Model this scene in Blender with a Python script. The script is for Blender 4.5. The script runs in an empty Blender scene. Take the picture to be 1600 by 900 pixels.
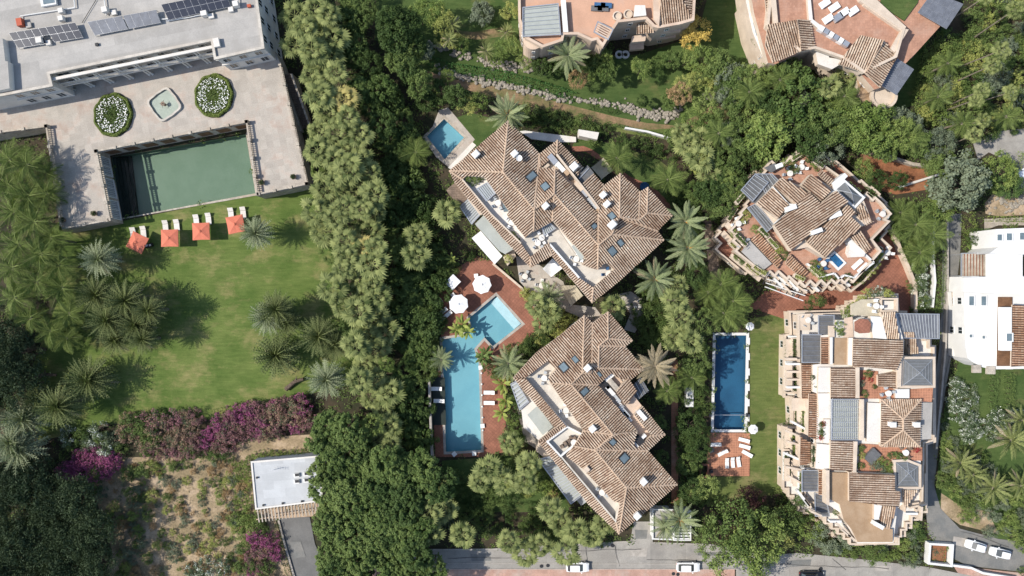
import bpy, math, random
import numpy as np
from mathutils import Vector, Matrix, geometry
R = random.Random(7)
SC = bpy.context.scene
COL = SC.collection
CAMH = 130.0
# ---------------------------------------------------------------- camera
cam = bpy.data.cameras.new('camera'); camo = bpy.data.objects.new('camera', cam); COL.objects.link(camo)
camo.location = (0, 0, CAMH)
cam.sensor_width = 36; cam.lens = 18 / (96.0 / CAMH); cam.clip_start = 1; cam.clip_end = 3000
SC.camera = camo
# ---------------------------------------------------------------- sky, sun, exposure
SUN_EL, SUN_AZ = 46.0, 184.0          # light comes from the west, slightly south; az = direction towards the sun, ccw from +x
w = bpy.data.worlds.new('World'); SC.world = w; w.use_nodes = True
nt = w.node_tree; nt.nodes.clear()
sky = nt.nodes.new('ShaderNodeTexSky'); sky.sky_type = 'NISHITA'; sky.sun_disc = False
sky.sun_elevation = math.radians(SUN_EL); sky.sun_rotation = math.radians(90 - SUN_AZ)
bg = nt.nodes.new('ShaderNodeBackground'); bg.inputs[1].default_value = 0.15
wo = nt.nodes.new('ShaderNodeOutputWorld')
nt.links.new(sky.outputs[0], bg.inputs[0]); nt.links.new(bg.outputs[0], wo.inputs[0])
sun = bpy.data.lights.new('sun', 'SUN'); sun.energy = 4.2; sun.angle = math.radians(0.5); sun.color = (1.0, .95, .87)
suno = bpy.data.objects.new('sun', sun); COL.objects.link(suno)
ce, se = math.cos(math.radians(SUN_EL)), math.sin(math.radians(SUN_EL))
sdir = Vector((math.cos(math.radians(SUN_AZ)) * ce, math.sin(math.radians(SUN_AZ)) * ce, se))
suno.rotation_euler = sdir.to_track_quat('Z', 'Y').to_euler(); suno.location = (-60, -10, 80)
SC.view_settings.view_transform = 'Standard'; SC.view_settings.look = 'None'
SC.view_settings.exposure = 0.35; SC.view_settings.gamma = 1.0
SC.render.engine = 'CYCLES'
SC.cycles.max_bounces = 5; SC.cycles.diffuse_bounces = 2; SC.cycles.transparent_max_bounces = 8
# ---------------------------------------------------------------- helpers
def P(px, py, z=0.0):
    s = 0.12 * (1 - z / CAMH)
    return Vector(((px - 800) * s, (450 - py) * s, z))
def PP(poly, z): return [P(x, y, z) for x, y in poly]
ORG = {}
class MB:
    def __init__(s): s.v = []; s.f = []; s.m = []; s.t = []
    def face(s, pts, m=0, t=None):
        n = len(s.v); s.v.extend([tuple(p) for p in pts]); s.f.append(tuple(range(n, n + len(pts)))); s.m.append(m); s.t.append(R.random() if t is None else t)
    def box(s, c, sx, sy, sz, rot=0.0, m=0, top=1.0, mt=None):     # centre of base, sizes
        cr, sr = math.cos(rot), math.sin(rot); t = R.random()
        def q(x, y, z): return (c[0] + x * cr - y * sr, c[1] + x * sr + y * cr, c[2] + z)
        a, b = sx / 2, sy / 2
        lo = [q(-a, -b, 0), q(a, -b, 0), q(a, b, 0), q(-a, b, 0)]; a *= top; b *= top
        hi = [q(-a, -b, sz), q(a, -b, sz), q(a, b, sz), q(-a, b, sz)]
        s.face(hi, m if mt is None else mt, t); s.face(lo[::-1], m, t)
        for i in range(4): j = (i + 1) % 4; s.face([lo[i], lo[j], hi[j], hi[i]], m, t)
    def prism(s, lo, hi, mt=0, ms=0, bottom=True):
        s.face(hi, mt)
        if bottom: s.face(lo[::-1], ms)
        n = len(lo)
        for i in range(n): j = (i + 1) % n; s.face([lo[i], lo[j], hi[j], hi[i]], ms)
    def tube(s, a, b, r0, r1, n=6, m=0, cap=True):
        a = Vector(a); b = Vector(b); d = (b - a).normalized(); u = d.orthogonal().normalized(); w = d.cross(u); t = R.random()
        A = [a + (u * math.cos(6.2832 * i / n) + w * math.sin(6.2832 * i / n)) * r0 for i in range(n)]
        B = [b + (u * math.cos(6.2832 * i / n) + w * math.sin(6.2832 * i / n)) * r1 for i in range(n)]
        for i in range(n): j = (i + 1) % n; s.face([A[i], A[j], B[j], B[i]], m, t)
        if cap: s.face(B, m, t); s.face(A[::-1], m, t)
    def lathe(s, c, prof, n=16, m=0, ry=1.0):
        for k in range(len(prof) - 1):
            (r0, z0), (r1, z1) = prof[k], prof[k + 1]
            for i in range(n):
                a0, a1 = 6.28318 * i / n, 6.28318 * (i + 1) / n
                pts = [(c[0] + r0 * math.cos(a0), c[1] + ry * r0 * math.sin(a0), c[2] + z0), (c[0] + r0 * math.cos(a1), c[1] + ry * r0 * math.sin(a1), c[2] + z0),
                       (c[0] + r1 * math.cos(a1), c[1] + ry * r1 * math.sin(a1), c[2] + z1), (c[0] + r1 * math.cos(a0), c[1] + ry * r1 * math.sin(a0), c[2] + z1)]
                if r0 < 1e-5: pts = pts[1:]
                elif r1 < 1e-5: pts = pts[:3]
                s.face(pts, m, .5)
def ccw(pts):
    a = sum(pts[i][0] * pts[(i + 1) % len(pts)][1] - pts[(i + 1) % len(pts)][0] * pts[i][1] for i in range(len(pts)))
    return pts if a > 0 else pts[::-1]
def mesh(name, mb, mats, org=(0, 0, 0)):
    me = bpy.data.meshes.new(name)
    o = Vector(org)
    me.from_pydata([(v[0] - o[0], v[1] - o[1], v[2] - o[2]) for v in mb.v], [], mb.f)
    if not isinstance(mats, (list, tuple)): mats = [mats]
    for m in mats: me.materials.append(m)
    me.polygons.foreach_set('material_index', mb.m)
    at = me.attributes.new('tint', 'FLOAT', 'FACE'); at.data.foreach_set('value', mb.t)
    me.update(); return me
def link(name, me, parent=None, kind=None, loc=None):
    o = bpy.data.objects.new(name, me); COL.objects.link(o)
    if parent: o.parent = parent
    if loc is not None: o.location = loc
    if kind: o['kind'] = kind
    return o
def part(name, mb, mats, parent=None, kind=None):
    org = ORG[parent] if parent else Vector((0, 0, 0))
    o = link(name, mesh(name, mb, mats, org), parent, kind); ORG[o] = org; return o
def thing(name, label, cat, loc, rot=0.0, group=None, local=False):
    o = bpy.data.objects.new(name, None); COL.objects.link(o); o.empty_display_size = .5
    o.location = loc; o.rotation_euler = (0, 0, rot); o['label'] = label; o['category'] = cat
    if group: o['group'] = group
    ORG[o] = Vector((0, 0, 0)) if local else Vector(loc)
    return o
def single(name, mb, mats, label, cat, group=None, kind=None, rot=None):
    n = len(mb.v); c = Vector((sum(v[0] for v in mb.v) / n, sum(v[1] for v in mb.v) / n, min(v[2] for v in mb.v)))
    o = link(name, mesh(name, mb, mats, c), None, kind, c); o['label'] = label; o['category'] = cat
    if group: o['group'] = group
    return o
def structure(name, mb, mats):
    o = link(name, mesh(name, mb, mats), None, 'structure'); return o
# ---------------------------------------------------------------- materials
MATS = {}
def nodes(name):
    m = bpy.data.materials.new(name); m.use_nodes = True; n = m.node_tree.nodes; l = m.node_tree.links
    MATS[name] = m; return m, n, l, n['Principled BSDF']
def mixc(n, l, fac, a, b, blend='MIX'):
    x = n.new('ShaderNodeMix'); x.data_type = 'RGBA'; x.blend_type = blend
    for sock, v in ((x.inputs[0], fac), (x.inputs[6], a), (x.inputs[7], b)):
        if isinstance(v, bpy.types.NodeSocket): l.new(v, sock)
        elif isinstance(v, (int, float)): sock.default_value = v
        else: sock.default_value = (*v, 1)
    return x.outputs[2]
def noise(n, l, vec, scale, det=3, rough=.6, stretch=None):
    t = n.new('ShaderNodeTexNoise'); t.inputs['Scale'].default_value = scale; t.inputs['Detail'].default_value = det; t.inputs['Roughness'].default_value = rough
    if stretch:
        mp = n.new('ShaderNodeMapping'); mp.inputs['Scale'].default_value = stretch[:3]
        if len(stretch) > 3: mp.inputs['Rotation'].default_value = (0, 0, stretch[3])
        l.new(vec, mp.inputs[0]); vec = mp.outputs[0]
    l.new(vec, t.inputs['Vector']); return t.outputs[0]
def ramp(n, l, fac, a, b):
    r = n.new('ShaderNodeMapRange'); r.inputs[1].default_value = a; r.inputs[2].default_value = b; l.new(fac, r.inputs[0]); return r.outputs[0]
def mat(name, c, rough=.85, var=.25, scale=.6, fine=6.0, bump=.0, c2=None, lo=.4, hi=.6, metal=0.0, grid=None, gridc=None, rot=0.0, stain=None, spec=.3):
    m, n, l, b = nodes(name)
    pos = n.new('ShaderNodeNewGeometry').outputs['Position']
    k1 = ramp(n, l, noise(n, l, pos, scale, 4), lo, hi); k2 = noise(n, l, pos, fine, 3, .7)
    cd = tuple(x * (1 - var) for x in c); cu = tuple(min(1, x * (1 + var * .6)) for x in c)
    col = mixc(n, l, k1, cd if c2 is None else c2, c)
    col = mixc(n, l, ramp(n, l, k2, .3, .7), mixc(n, l, 1, col, (1 - var,) * 3, 'MULTIPLY'), mixc(n, l, 1, col, (1 + var * .5,) * 3, 'MULTIPLY'))
    at = n.new('ShaderNodeAttribute'); at.attribute_name = 'tint'
    if stain:
        col = mixc(n, l, ramp(n, l, noise(n, l, pos, .25, 5, .7), .5, .72), col, stain)
    if grid:
        mp = n.new('ShaderNodeMapping'); mp.inputs['Rotation'].default_value = (0, 0, rot); l.new(pos, mp.inputs[0])
        bt = n.new('ShaderNodeTexBrick'); bt.inputs['Scale'].default_value = 1; bt.inputs['Brick Width'].default_value = grid[0]; bt.inputs['Row Height'].default_value = grid[1]
        bt.inputs['Mortar Size'].default_value = grid[2]; bt.inputs['Mortar Smooth'].default_value = .3; bt.offset = grid[3] if len(grid) > 3 else 0
        bt.inputs['Color1'].default_value = (1, 1, 1, 1); bt.inputs['Color2'].default_value = (.84, .84, .84, 1); g = gridc or .6; bt.inputs['Mortar'].default_value = (g, g, g, 1)
        l.new(mp.outputs[0], bt.inputs['Vector']); col = mixc(n, l, 1, col, bt.outputs[0], 'MULTIPLY')
    l.new(col, b.inputs['Base Color']); b.inputs['Roughness'].default_value = rough; b.inputs['Metallic'].default_value = metal
    b.inputs['Specular IOR Level'].default_value = spec
    if bump:
        bn = n.new('ShaderNodeBump'); bn.inputs['Strength'].default_value = bump; bn.inputs['Distance'].default_value = .05
        l.new(k2, bn.inputs['Height']); l.new(bn.outputs[0], b.inputs['Normal'])
    return m
def leafmat(name, c1, c2, c3=None, transl=.12, rough=.5, spots=0.0):
    m, n, l, b = nodes(name)
    oi = n.new('ShaderNodeObjectInfo'); at = n.new('ShaderNodeAttribute'); at.attribute_name = 'tint'
    ad = n.new('ShaderNodeMath'); ad.operation = 'MULTIPLY_ADD'; ad.inputs[1].default_value = .4; l.new(oi.outputs['Random'], ad.inputs[0])
    m2 = n.new('ShaderNodeMath'); m2.operation = 'MULTIPLY'; m2.inputs[1].default_value = .6; l.new(at.outputs['Fac'], m2.inputs[0]); l.new(m2.outputs[0], ad.inputs[2])
    col = mixc(n, l, ad.outputs[0], c1, c2)
    if c3 is not None: col = mixc(n, l, ramp(n, l, at.outputs['Fac'], 1 - spots - .02, 1 - spots + .02), col, c3)
    l.new(col, b.inputs['Base Color']); b.inputs['Roughness'].default_value = rough + .1; b.inputs['Specular IOR Level'].default_value = .12
    tr = n.new('ShaderNodeBsdfTranslucent'); l.new(mixc(n, l, 1, col, (1.1, 1.2, .5), 'MULTIPLY'), tr.inputs[0])
    mx = n.new('ShaderNodeMixShader'); mx.inputs[0].default_value = transl
    l.new(b.outputs[0], mx.inputs[1]); l.new(tr.outputs[0], mx.inputs[2]); l.new(mx.outputs[0], n['Material Output'].inputs[0])
    return m
def lawnmat(name, g1, g2, dry, amt, rot=.1):
    m, n, l, b = nodes(name)
    pos = n.new('ShaderNodeNewGeometry').outputs['Position']
    col = mixc(n, l, ramp(n, l, noise(n, l, pos, .16, 5, .65), .35, .65), g1, g2)
    col = mixc(n, l, ramp(n, l, noise(n, l, pos, .13, 5, .7, (1, 1.4, 1, rot)), .66 - amt, .86 - amt), col, dry)
    col = mixc(n, l, ramp(n, l, noise(n, l, pos, 1.0, 5, .75, (.35, 2.2, 1, rot)), .3, .7), mixc(n, l, 1, col, (.72, .76, .7), 'MULTIPLY'), mixc(n, l, 1, col, (1.2, 1.18, 1.15), 'MULTIPLY'))
    f = noise(n, l, pos, 7, 4, .8)
    col = mixc(n, l, ramp(n, l, f, .3, .7), mixc(n, l, 1, col, (.75,) * 3, 'MULTIPLY'), mixc(n, l, 1, col, (1.2,) * 3, 'MULTIPLY'))
    l.new(col, b.inputs['Base Color']); b.inputs['Roughness'].default_value = .95; b.inputs['Specular IOR Level'].default_value = .1
    bn = n.new('ShaderNodeBump'); bn.inputs['Strength'].default_value = .5; bn.inputs['Distance'].default_value = .08; l.new(f, bn.inputs['Height']); l.new(bn.outputs[0], b.inputs['Normal'])
    return m
def watermat(name, tint, rough=.04, bump=.05, sc=1.2):
    m, n, l, b = nodes(name); n.remove(b)
    pos = n.new('ShaderNodeNewGeometry').outputs['Position']
    tr = n.new('ShaderNodeBsdfTransparent'); tr.inputs[0].default_value = (*tint, 1)
    gl = n.new('ShaderNodeBsdfGlossy'); gl.inputs['Roughness'].default_value = rough
    fr = n.new('ShaderNodeFresnel'); fr.inputs[0].default_value = 1.33
    bn = n.new('ShaderNodeBump'); bn.inputs['Strength'].default_value = bump; bn.inputs['Distance'].default_value = .1
    l.new(noise(n, l, pos, sc, 3), bn.inputs['Height']); l.new(bn.outputs[0], gl.inputs['Normal']); l.new(bn.outputs[0], fr.inputs['Normal'])
    mx = n.new('ShaderNodeMixShader'); l.new(fr.outputs[0], mx.inputs[0]); l.new(tr.outputs[0], mx.inputs[1]); l.new(gl.outputs[0], mx.inputs[2])
    l.new(mx.outputs[0], n['Material Output'].inputs[0]); return m
def tilemat(name, stops):
    m, n, l, b = nodes(name)
    at = n.new('ShaderNodeAttribute'); at.attribute_name = 'tint'
    cr = n.new('ShaderNodeValToRGB'); el = cr.color_ramp.elements
    while len(el) < len(stops): el.new(.5)
    for e, (p, c) in zip(el, stops): e.position = p; e.color = (*c, 1)
    l.new(at.outputs['Fac'], cr.inputs[0])
    pos = n.new('ShaderNodeNewGeometry').outputs['Position']
    col = mixc(n, l, ramp(n, l, noise(n, l, pos, .22, 5, .75), .42, .62), cr.outputs[0], mixc(n, l, 1, cr.outputs[0], (.62, .57, .54), 'MULTIPLY'))
    col = mixc(n, l, ramp(n, l, noise(n, l, pos, .6, 4, .8), .6, .74), col, (.30, .27, .21))
    col = mixc(n, l, ramp(n, l, noise(n, l, pos, 9, 3, .8), .35, .7), mixc(n, l, 1, col, (.8,) * 3, 'MULTIPLY'), col)
    l.new(col, b.inputs['Base Color']); b.inputs['Roughness'].default_value = .85; b.inputs['Specular IOR Level'].default_value = .2
    return m
TILE = tilemat('clay_tile', [(0, (.26, .16, .11)), (.2, (.46, .32, .22)), (.5, (.60, .46, .34)), (.8, (.68, .56, .43)), (1, (.78, .70, .58))])
TILE2 = tilemat('clay_tile_orange', [(0, (.26, .12, .07)), (.3, (.48, .27, .16)), (.6, (.58, .38, .25)), (.85, (.66, .50, .36)), (1, (.78, .68, .54))])
PAN = mat('shaded_clay_pan', (.105, .058, .038), .9, .4, .5)  # pan clay darkened to carry the shade in the gaps between cap rows
RIDGE = mat('ridge_tile', (.52, .38, .27), .85, .25, 1.5)
CREAM = mat('cream_render', (.62, .51, .40), .9, .14, .4, stain=(.48, .38, .29))
PINK = mat('peach_render', (.60, .46, .35), .9, .14, .4, stain=(.46, .33, .24))
EDGE = mat('stone_edge', (.56, .51, .44), .85, .2, .6, stain=(.42, .37, .31))
WSTONE = mat('warm_white_floor', (.62, .57, .49), .85, .1, .4, stain=(.52, .47, .40), grid=(.9, .9, .03), gridc=.9, rot=.75)
WHITE = mat('white_render', (.70, .69, .66), .8, .08, .5, stain=(.60, .585, .55))
OFFW = mat('offwhite_render', (.72, .68, .62), .85, .14, .5, stain=(.56, .51, .45))
PEACHF = mat('peach_roof_floor', (.56, .33, .22), .9, .12, .3, stain=(.50, .32, .23))
REDF = mat('terracotta_floor', (.33, .14, .09), .85, .22, .4, grid=(.5, .5, .05), gridc=.75, rot=.7, c2=(.26, .11, .07))
REDF2 = mat('terracotta_tiles', (.43, .20, .12), .8, .2, .5, grid=(.45, .45, .045), gridc=1.25)
BRICKP = mat('brick_paving', (.36, .17, .105), .9, .25, .3, grid=(.8, .4, .05, .5), gridc=.8, stain=(.40, .26, .19))
PINKP = mat('pink_pavement', (.52, .32, .245), .9, .2, .3, grid=(.6, .6, .05), gridc=.85, stain=(.46, .36, .30))
BEIGE = mat('beige_paving', (.50, .45, .385), .9, .2, .25, grid=(1.2, 1.2, .03), gridc=.9, c2=(.42, .375, .32), rot=-.2, stain=(.40, .30, .24))
STONEW = mat('pale_stone', (.50, .44, .36), .9, .3, 1.2, stain=(.36, .29, .22))
BRSTONE = mat('brown_stone', (.26, .19, .14), .9, .3, 1.0, grid=(.9, .4, .04, .5))
GROOF = mat('grey_roof', (.43, .405, .37), .9, .14, .35, stain=(.34, .32, .29), c2=(.38, .36, .33), grid=(9, 1.6, .03, .5), gridc=.86, rot=-.2)
LROOF = mat('light_membrane', (.52, .53, .53), .85, .1, .3, stain=(.45, .455, .45), grid=(4, 1.5, .025, .5), gridc=.92, rot=-.08)
BROOF = mat('brown_roof', (.36, .245, .15), .9, .14, .35, c2=(.31, .205, .12), stain=(.40, .29, .19))
SLATE = mat('slate_panel', (.13, .13, .13), .75, .2, .8, spec=.5)
SLAT = mat('pale_slat', (.42, .44, .45), .5, .1, 1)
ALU = mat('aluminium', (.55, .56, .57), .35, .1, 1, metal=.6)
WOODS = mat('beige_timber', (.50, .36, .24), .8, .25, 1)
BROWNW = mat('brown_timber', (.22, .115, .06), .7, .3, 1, grid=(3, .2, .02, .5))
DARKW = mat('dark_metal', (.03, .03, .032), .5, .1, 1)
ASPH = mat('asphalt', (.31, .285, .25), .95, .18, .35, bump=.1, c2=(.36, .335, .295), stain=(.23, .215, .195), grid=(6.5, 30, .06), gridc=.8)
DRIVE = mat('concrete_drive', (.17, .165, .155), .9, .18, .3, stain=(.12, .12, .115))
LANE = mat('lane_asphalt', (.17, .17, .16), .95, .2, .4, c2=(.22, .21, .19), stain=(.13, .13, .12))
KERB = mat('kerb_stone', (.42, .38, .33), .9, .2, .8)
SOIL = mat('soil', (.055, .042, .026), .95, .4, .3, fine=3, bump=.5, c2=(.032, .036, .016), stain=(.085, .06, .036))  # albedo kept low so bare ground between plants holds the deep foliage shade
DRY = mat('dry_soil', (.40, .295, .185), .95, .35, .25, fine=3, bump=.8, c2=(.26, .20, .115), lo=.38, hi=.6, stain=(.48, .37, .26))
REDS = mat('red_soil', (.32, .135, .065), .95, .3, .3, fine=3, bump=.5, stain=(.24, .13, .07))
PATHD = mat('dirt_path', (.27, .175, .10), .95, .3, .3, fine=3, bump=.5, c2=(.12, .12, .045))
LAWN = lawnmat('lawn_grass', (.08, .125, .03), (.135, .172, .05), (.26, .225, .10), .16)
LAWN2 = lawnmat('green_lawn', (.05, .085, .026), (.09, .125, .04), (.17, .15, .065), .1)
LAWN3 = lawnmat('yellow_green_lawn', (.085, .115, .034), (.13, .155, .05), (.22, .19, .09), .16)  # lighter, yellower green grass
WBLUE = watermat('pool_water', (.93, .98, .985)); WGREEN = watermat('green_water', (.90, .95, .90), .12, .2, 3)
PBLUE = mat('pool_tile', (.19, .40, .46), .5, .08, .3, c2=(.17, .37, .435)); PDEEP = mat('deep_pool_tile', (.022, .085, .165), .5, .2, .15, c2=(.03, .12, .22))
PGREEN = mat('green_pool_tile', (.14, .205, .15), .6, .12, .3, c2=(.16, .225, .17)); PSHADE = mat('painted_shade', (.018, .028, .022), .6, .2, 1)  # the near-black tone is shade put into the colour of pool steps and deck
POND = mat('pond_floor', (.46, .47, .40), .6, .12, .5)
GLASS = mat('dark_glass', (.03, .04, .045), .12, .1, 1, spec=.8); GLASSB = mat('skylight_glass', (.16, .21, .23), .12, .2, 1, spec=.8)
GLASSG = mat('frosted_glass', (.38, .40, .365), .6, .1, .6, spec=.3)
SLATEG = mat('grey_glazing', (.15, .155, .155), .6, .15, 1, spec=.4)
def solarmat():
    m, n, l, b = nodes('solar_cell')
    pos = n.new('ShaderNodeNewGeometry').outputs['Position']
    col = mixc(n, l, noise(n, l, pos, .8, 2), (.012, .016, .028), (.03, .036, .055))
    l.new(col, b.inputs['Base Color']); b.inputs['Roughness'].default_value = .25; b.inputs['Specular IOR Level'].default_value = .5
    return m
SALMON = mat('salmon_tiles', (.50, .27, .18), .8, .18, .5, grid=(.45, .45, .04), gridc=.85, stain=(.42, .27, .2))
SOLAR = solarmat(); THERM = mat('thermal_panel', (.155, .165, .19), .55, .2, 1, spec=.4)
RED = mat('coral_canvas', (.60, .175, .105), .8, .1, 1); REDB = mat('red_box', (.45, .10, .05), .7, .1, 1)
WCLOTH = mat('white_canvas', (.76, .76, .75), .85, .05, 1); SAIL = mat('sand_canvas', (.47, .41, .30), .9, .15, .6)
WCUSH = mat('white_cushion', (.78, .77, .74), .9, .05, 2); BCUSH = mat('blue_cloth', (.05, .13, .26), .9, .2, 2)
CARW = mat('white_paint', (.78, .78, .77), .2, .03, 1, spec=.6); CARB = mat('black_paint', (.012, .012, .014), .15, .1, 1, spec=.7)
RUBBER = mat('rubber', (.02, .02, .02), .8, .1, 1); LAMP = mat('lamp_lens', (.6, .6, .55), .1, .05, 1); REDL = mat('tail_lens', (.35, .02, .02), .2, .05, 1)
BARK = mat('bark', (.15, .11, .08), .95, .35, 3, bump=.5); PBARK = mat('palm_bark', (.24, .20, .15), .95, .3, 3, bump=.5)
ROCK = mat('pale_rock', (.36, .32, .26), .95, .3, 2.5, bump=.4)
BUTT = mat('fruit_stalk', (.50, .23, .04), .8, .3, 3)
L_FAN = leafmat('fan_leaf', (.05, .078, .022), (.335, .36, .135), transl=.2)
L_FANY = leafmat('yellow_fan_leaf', (0.289, 0.289, 0.098), (0.499, 0.403, 0.148), transl=.2)
L_DATE = leafmat('date_frond', (.14, .185, .08), (.33, .36, .19), transl=.15)
L_DRYP = leafmat('dry_frond', (.27, .22, .13), (.42, .35, .24), transl=.15)
L_SPIKE = leafmat('spiky_frond', (.15, .19, .10), (.33, .36, .22), transl=.12)
L_SPIKD = leafmat('dark_spiky_frond', (.055, .085, .028), (.19, .215, .085), transl=.12)
L_FEATH = leafmat('feather_frond', (.075, .115, .028), (.19, .235, .07), transl=.2)
L_BAN = leafmat('banana_leaf', (0.184, 0.259, 0.057), (0.409, 0.431, 0.122), transl=.3)
L_DARK = leafmat('dark_leaf', (.028, .055, .014), (.095, .14, .042))
L_MID = leafmat('mid_leaf', (.05, .092, .022), (.17, .22, .066))
L_LIGHT = leafmat('light_leaf', (.09, .15, .03), (.28, .33, .10))
L_OLIVE = leafmat('olive_leaf', (0.094, 0.121, 0.073), (0.211, 0.243, 0.158))
L_YEL = leafmat('yellow_leaf', (0.218, 0.261, 0.064), (0.432, 0.432, 0.135))
L_GOLD = leafmat('golden_leaf', (0.468, 0.319, 0.075), (0.729, 0.538, 0.145))
L_RUST = leafmat('rusty_leaf', (0.235, 0.150, 0.065), (0.449, 0.301, 0.163))
L_CONE = leafmat('conifer_leaf', (.026, .045, .024), (.075, .105, .05), transl=.08)
L_BOUG = leafmat('bougainvillea', (.16, .095, .075), (.37, .165, .20), (0.101, 0.122, 0.065), spots=.25)
L_MAG = leafmat('magenta_bract', (.22, .06, .13), (.40, .11, .24), (0.068, 0.082, 0.046), spots=.2)
L_PNK = leafmat('pink_shrub_leaf', (.20, .15, .09), (.44, .26, .20), (0.114, 0.142, 0.078), spots=.3)
L_PALE = leafmat('white_flowering_leaf', (0.076, 0.119, 0.055), (0.162, 0.204, 0.109), (0.772, 0.794, 0.709), spots=.22)
L_IVY = leafmat('ivy_leaf', (.04, .10, .028), (.095, .20, .055)); L_HEDGE = leafmat('hedge_leaf', (0.057, 0.105, 0.031), (0.149, 0.212, 0.064)); L_YHEDGE = leafmat('bright_hedge_leaf', (0.111, 0.164, 0.037), (0.268, 0.321, 0.087))
L_MAROON = leafmat('maroon_leaf', (0.059, 0.027, 0.029), (0.117, 0.053, 0.048))
WFLOW = mat('white_petal', (.85, .85, .80), .8, .05, 2)
# ---------------------------------------------------------------- ground sheets with real openings
def poly_faces(mb, loops, m=0):           # first loop outer, rest holes; all horizontal
    loops = [[Vector(p) for p in lp] for lp in loops]
    tris = geometry.tessellate_polygon(loops); flat = [p for lp in loops for p in lp]
    n = len(mb.v); mb.v.extend([tuple(p) for p in flat])
    for t in tris:
        a, b, c = (flat[i] for i in t)
        up = (b - a).cross(c - a).z > 0
        mb.f.append(tuple(n + i for i in (t if up else t[::-1]))); mb.m.append(m); mb.t.append(.5)
def sheet(name, polypx, m, z, holes=(), world=False):
    mb = MB(); outer = polypx if world else PP(polypx, z)
    outer = [Vector((p[0], p[1], z)) for p in outer]
    poly_faces(mb, [outer] + [[Vector((p[0], p[1], z)) for p in h] for h in holes]); return structure(name, mb, m)
def offset(pts, d, closed=True):          # positive d = to the left of travel (inside of a ccw ring)
    n = len(pts); out = []
    for i in range(n):
        p = Vector(pts[i][:2]) if not isinstance(pts[i], Vector) else pts[i].xy
        a = pts[i - 1] if (closed or i) else None; b = pts[(i + 1) % n] if (closed or i < n - 1) else None
        na = nb = None
        if a is not None: e = (p - Vector((a[0], a[1]))).normalized(); na = Vector((-e.y, e.x))
        if b is not None: e = (Vector((b[0], b[1])) - p).normalized(); nb = Vector((-e.y, e.x))
        if na is None: na = nb
        if nb is None: nb = na
        q = na + nb
        q = na if q.length < .2 else q / max(.35, q.dot(na)) 
        out.append(Vector((p.x + q.x * d, p.y + q.y * d, pts[i][2])))
    return out
def jag(poly, ang, step=16, sgn=1):
    u = (math.cos(ang), math.sin(ang)); v = (-u[1], u[0]); out = []
    for i in range(len(poly)):
        (x0, y0), (x1, y1) = poly[i], poly[(i + 1) % len(poly)]; dx, dy = x1 - x0, y1 - y0; a, b = dx * u[0] + dy * u[1], dx * v[0] + dy * v[1]; out.append((x0, y0))
        if min(abs(a), abs(b)) < 5: continue
        k = max(1, round(math.hypot(dx, dy) / step))
        for j in range(k):
            sx, sy = x0 + dx * j / k, y0 + dy * j / k; out.append((sx + u[0] * a / k, sy + u[1] * a / k) if sgn > 0 else (sx + v[0] * b / k, sy + v[1] * b / k))
            if j < k - 1: out.append((x0 + dx * (j + 1) / k, y0 + dy * (j + 1) / k))
    return out
JIT = [0]
def jit(): JIT[0] = (JIT[0] + 1) % 11; return JIT[0] * .0035
def block(parent, name, polypx, zt, zb, mt, ms, inset=0.0):
    zt += jit(); top = ccw(PP(polypx, zt))
    if inset: top = offset(top, inset)
    lo = [Vector((p.x, p.y, zb)) for p in top]
    mb = MB(); mb.prism(lo, top, 0, 1)
    return part(name, mb, [mt, ms], parent), top
def wallstrip(parent, name, pts, zb, zt, w, m, closed=False, top=None):   # pts world
    a = offset(pts, w / 2, closed); b = offset(pts, -w / 2, closed); mb = MB(); n = len(pts)
    for i in range(n if closed else n - 1):
        j = (i + 1) % n
        q = [b[i], b[j], a[j], a[i]]
        hi = [Vector((p.x, p.y, zt)) for p in q]; lo = [Vector((p.x, p.y, zb)) for p in q]
        mb.face(hi, 1 if top else 0, .5); mb.face([lo[0], lo[1], hi[1], hi[0]]); mb.face([lo[2], lo[3], hi[3], hi[2]])
        if not closed and i == 0: mb.face([lo[3], lo[0], hi[0], hi[3]])
        if not closed and i == n - 2: mb.face([lo[1], lo[2], hi[2], hi[1]])
    return part(name, mb, [m, top] if top else [m], parent)
def parapet(parent, polypx, z, h=.9, w=.3, m=None, closed=True, name='parapet', zp=None):
    pts = PP(polypx, z + h if zp is None else zp)
    if closed: pts = ccw(pts)
    return wallstrip(parent, name, pts, z - .05, z + h + jit(), w, m or CREAM, closed)
# ---------------------------------------------------------------- windows
WIN = {}
def winmesh(w, h, fm, gm):
    k = (w, h, fm.name, gm.name)
    if k not in WIN:
        a = MB()
        for x, z, sx, sz in ((0, 0, w, .1), (0, h - .1, w, .1), (-w / 2 + .05, .1, .1, h - .2), (w / 2 - .05, .1, .1, h - .2), (0, .1, .06, h - .2)):
            a.box((x, 0, z), sx, .14, sz)
        b = MB(); b.box((0, 0, .05), w - .1, .05, h - .1)
        WIN[k] = (mesh('window', a, fm), mesh('pane', b, gm))
    return WIN[k]
def window(parent, p, rot, w=1.3, h=1.5, fm=None, gm=None, name='window'):
    f, g = winmesh(w, h, fm or WHITE, gm or GLASS)
    o = link(name, f, parent, loc=Vector(p) - ORG[parent]); o.rotation_euler = (0, 0, rot)
    link('pane', g, o)
def windows(parent, ring, zs, gap=4.0, w=1.3, h=1.5, fm=None, off=.03):   # ring: ccw world pts
    n = len(ring)
    for i in range(n):
        a, b = ring[i].xy, ring[(i + 1) % n].xy; d = b - a; L = d.length
        k = int((L - 1.2) / gap + .35)
        if k < 1: continue
        d.normalize(); nn = Vector((d.y, -d.x)); rot = math.atan2(d.y, d.x)
        for j in range(k):
            q = a + d * (L * (j + .5) / k) + nn * off
            for z in zs: window(parent, (q.x, q.y, z), rot, w, h, fm)
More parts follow.
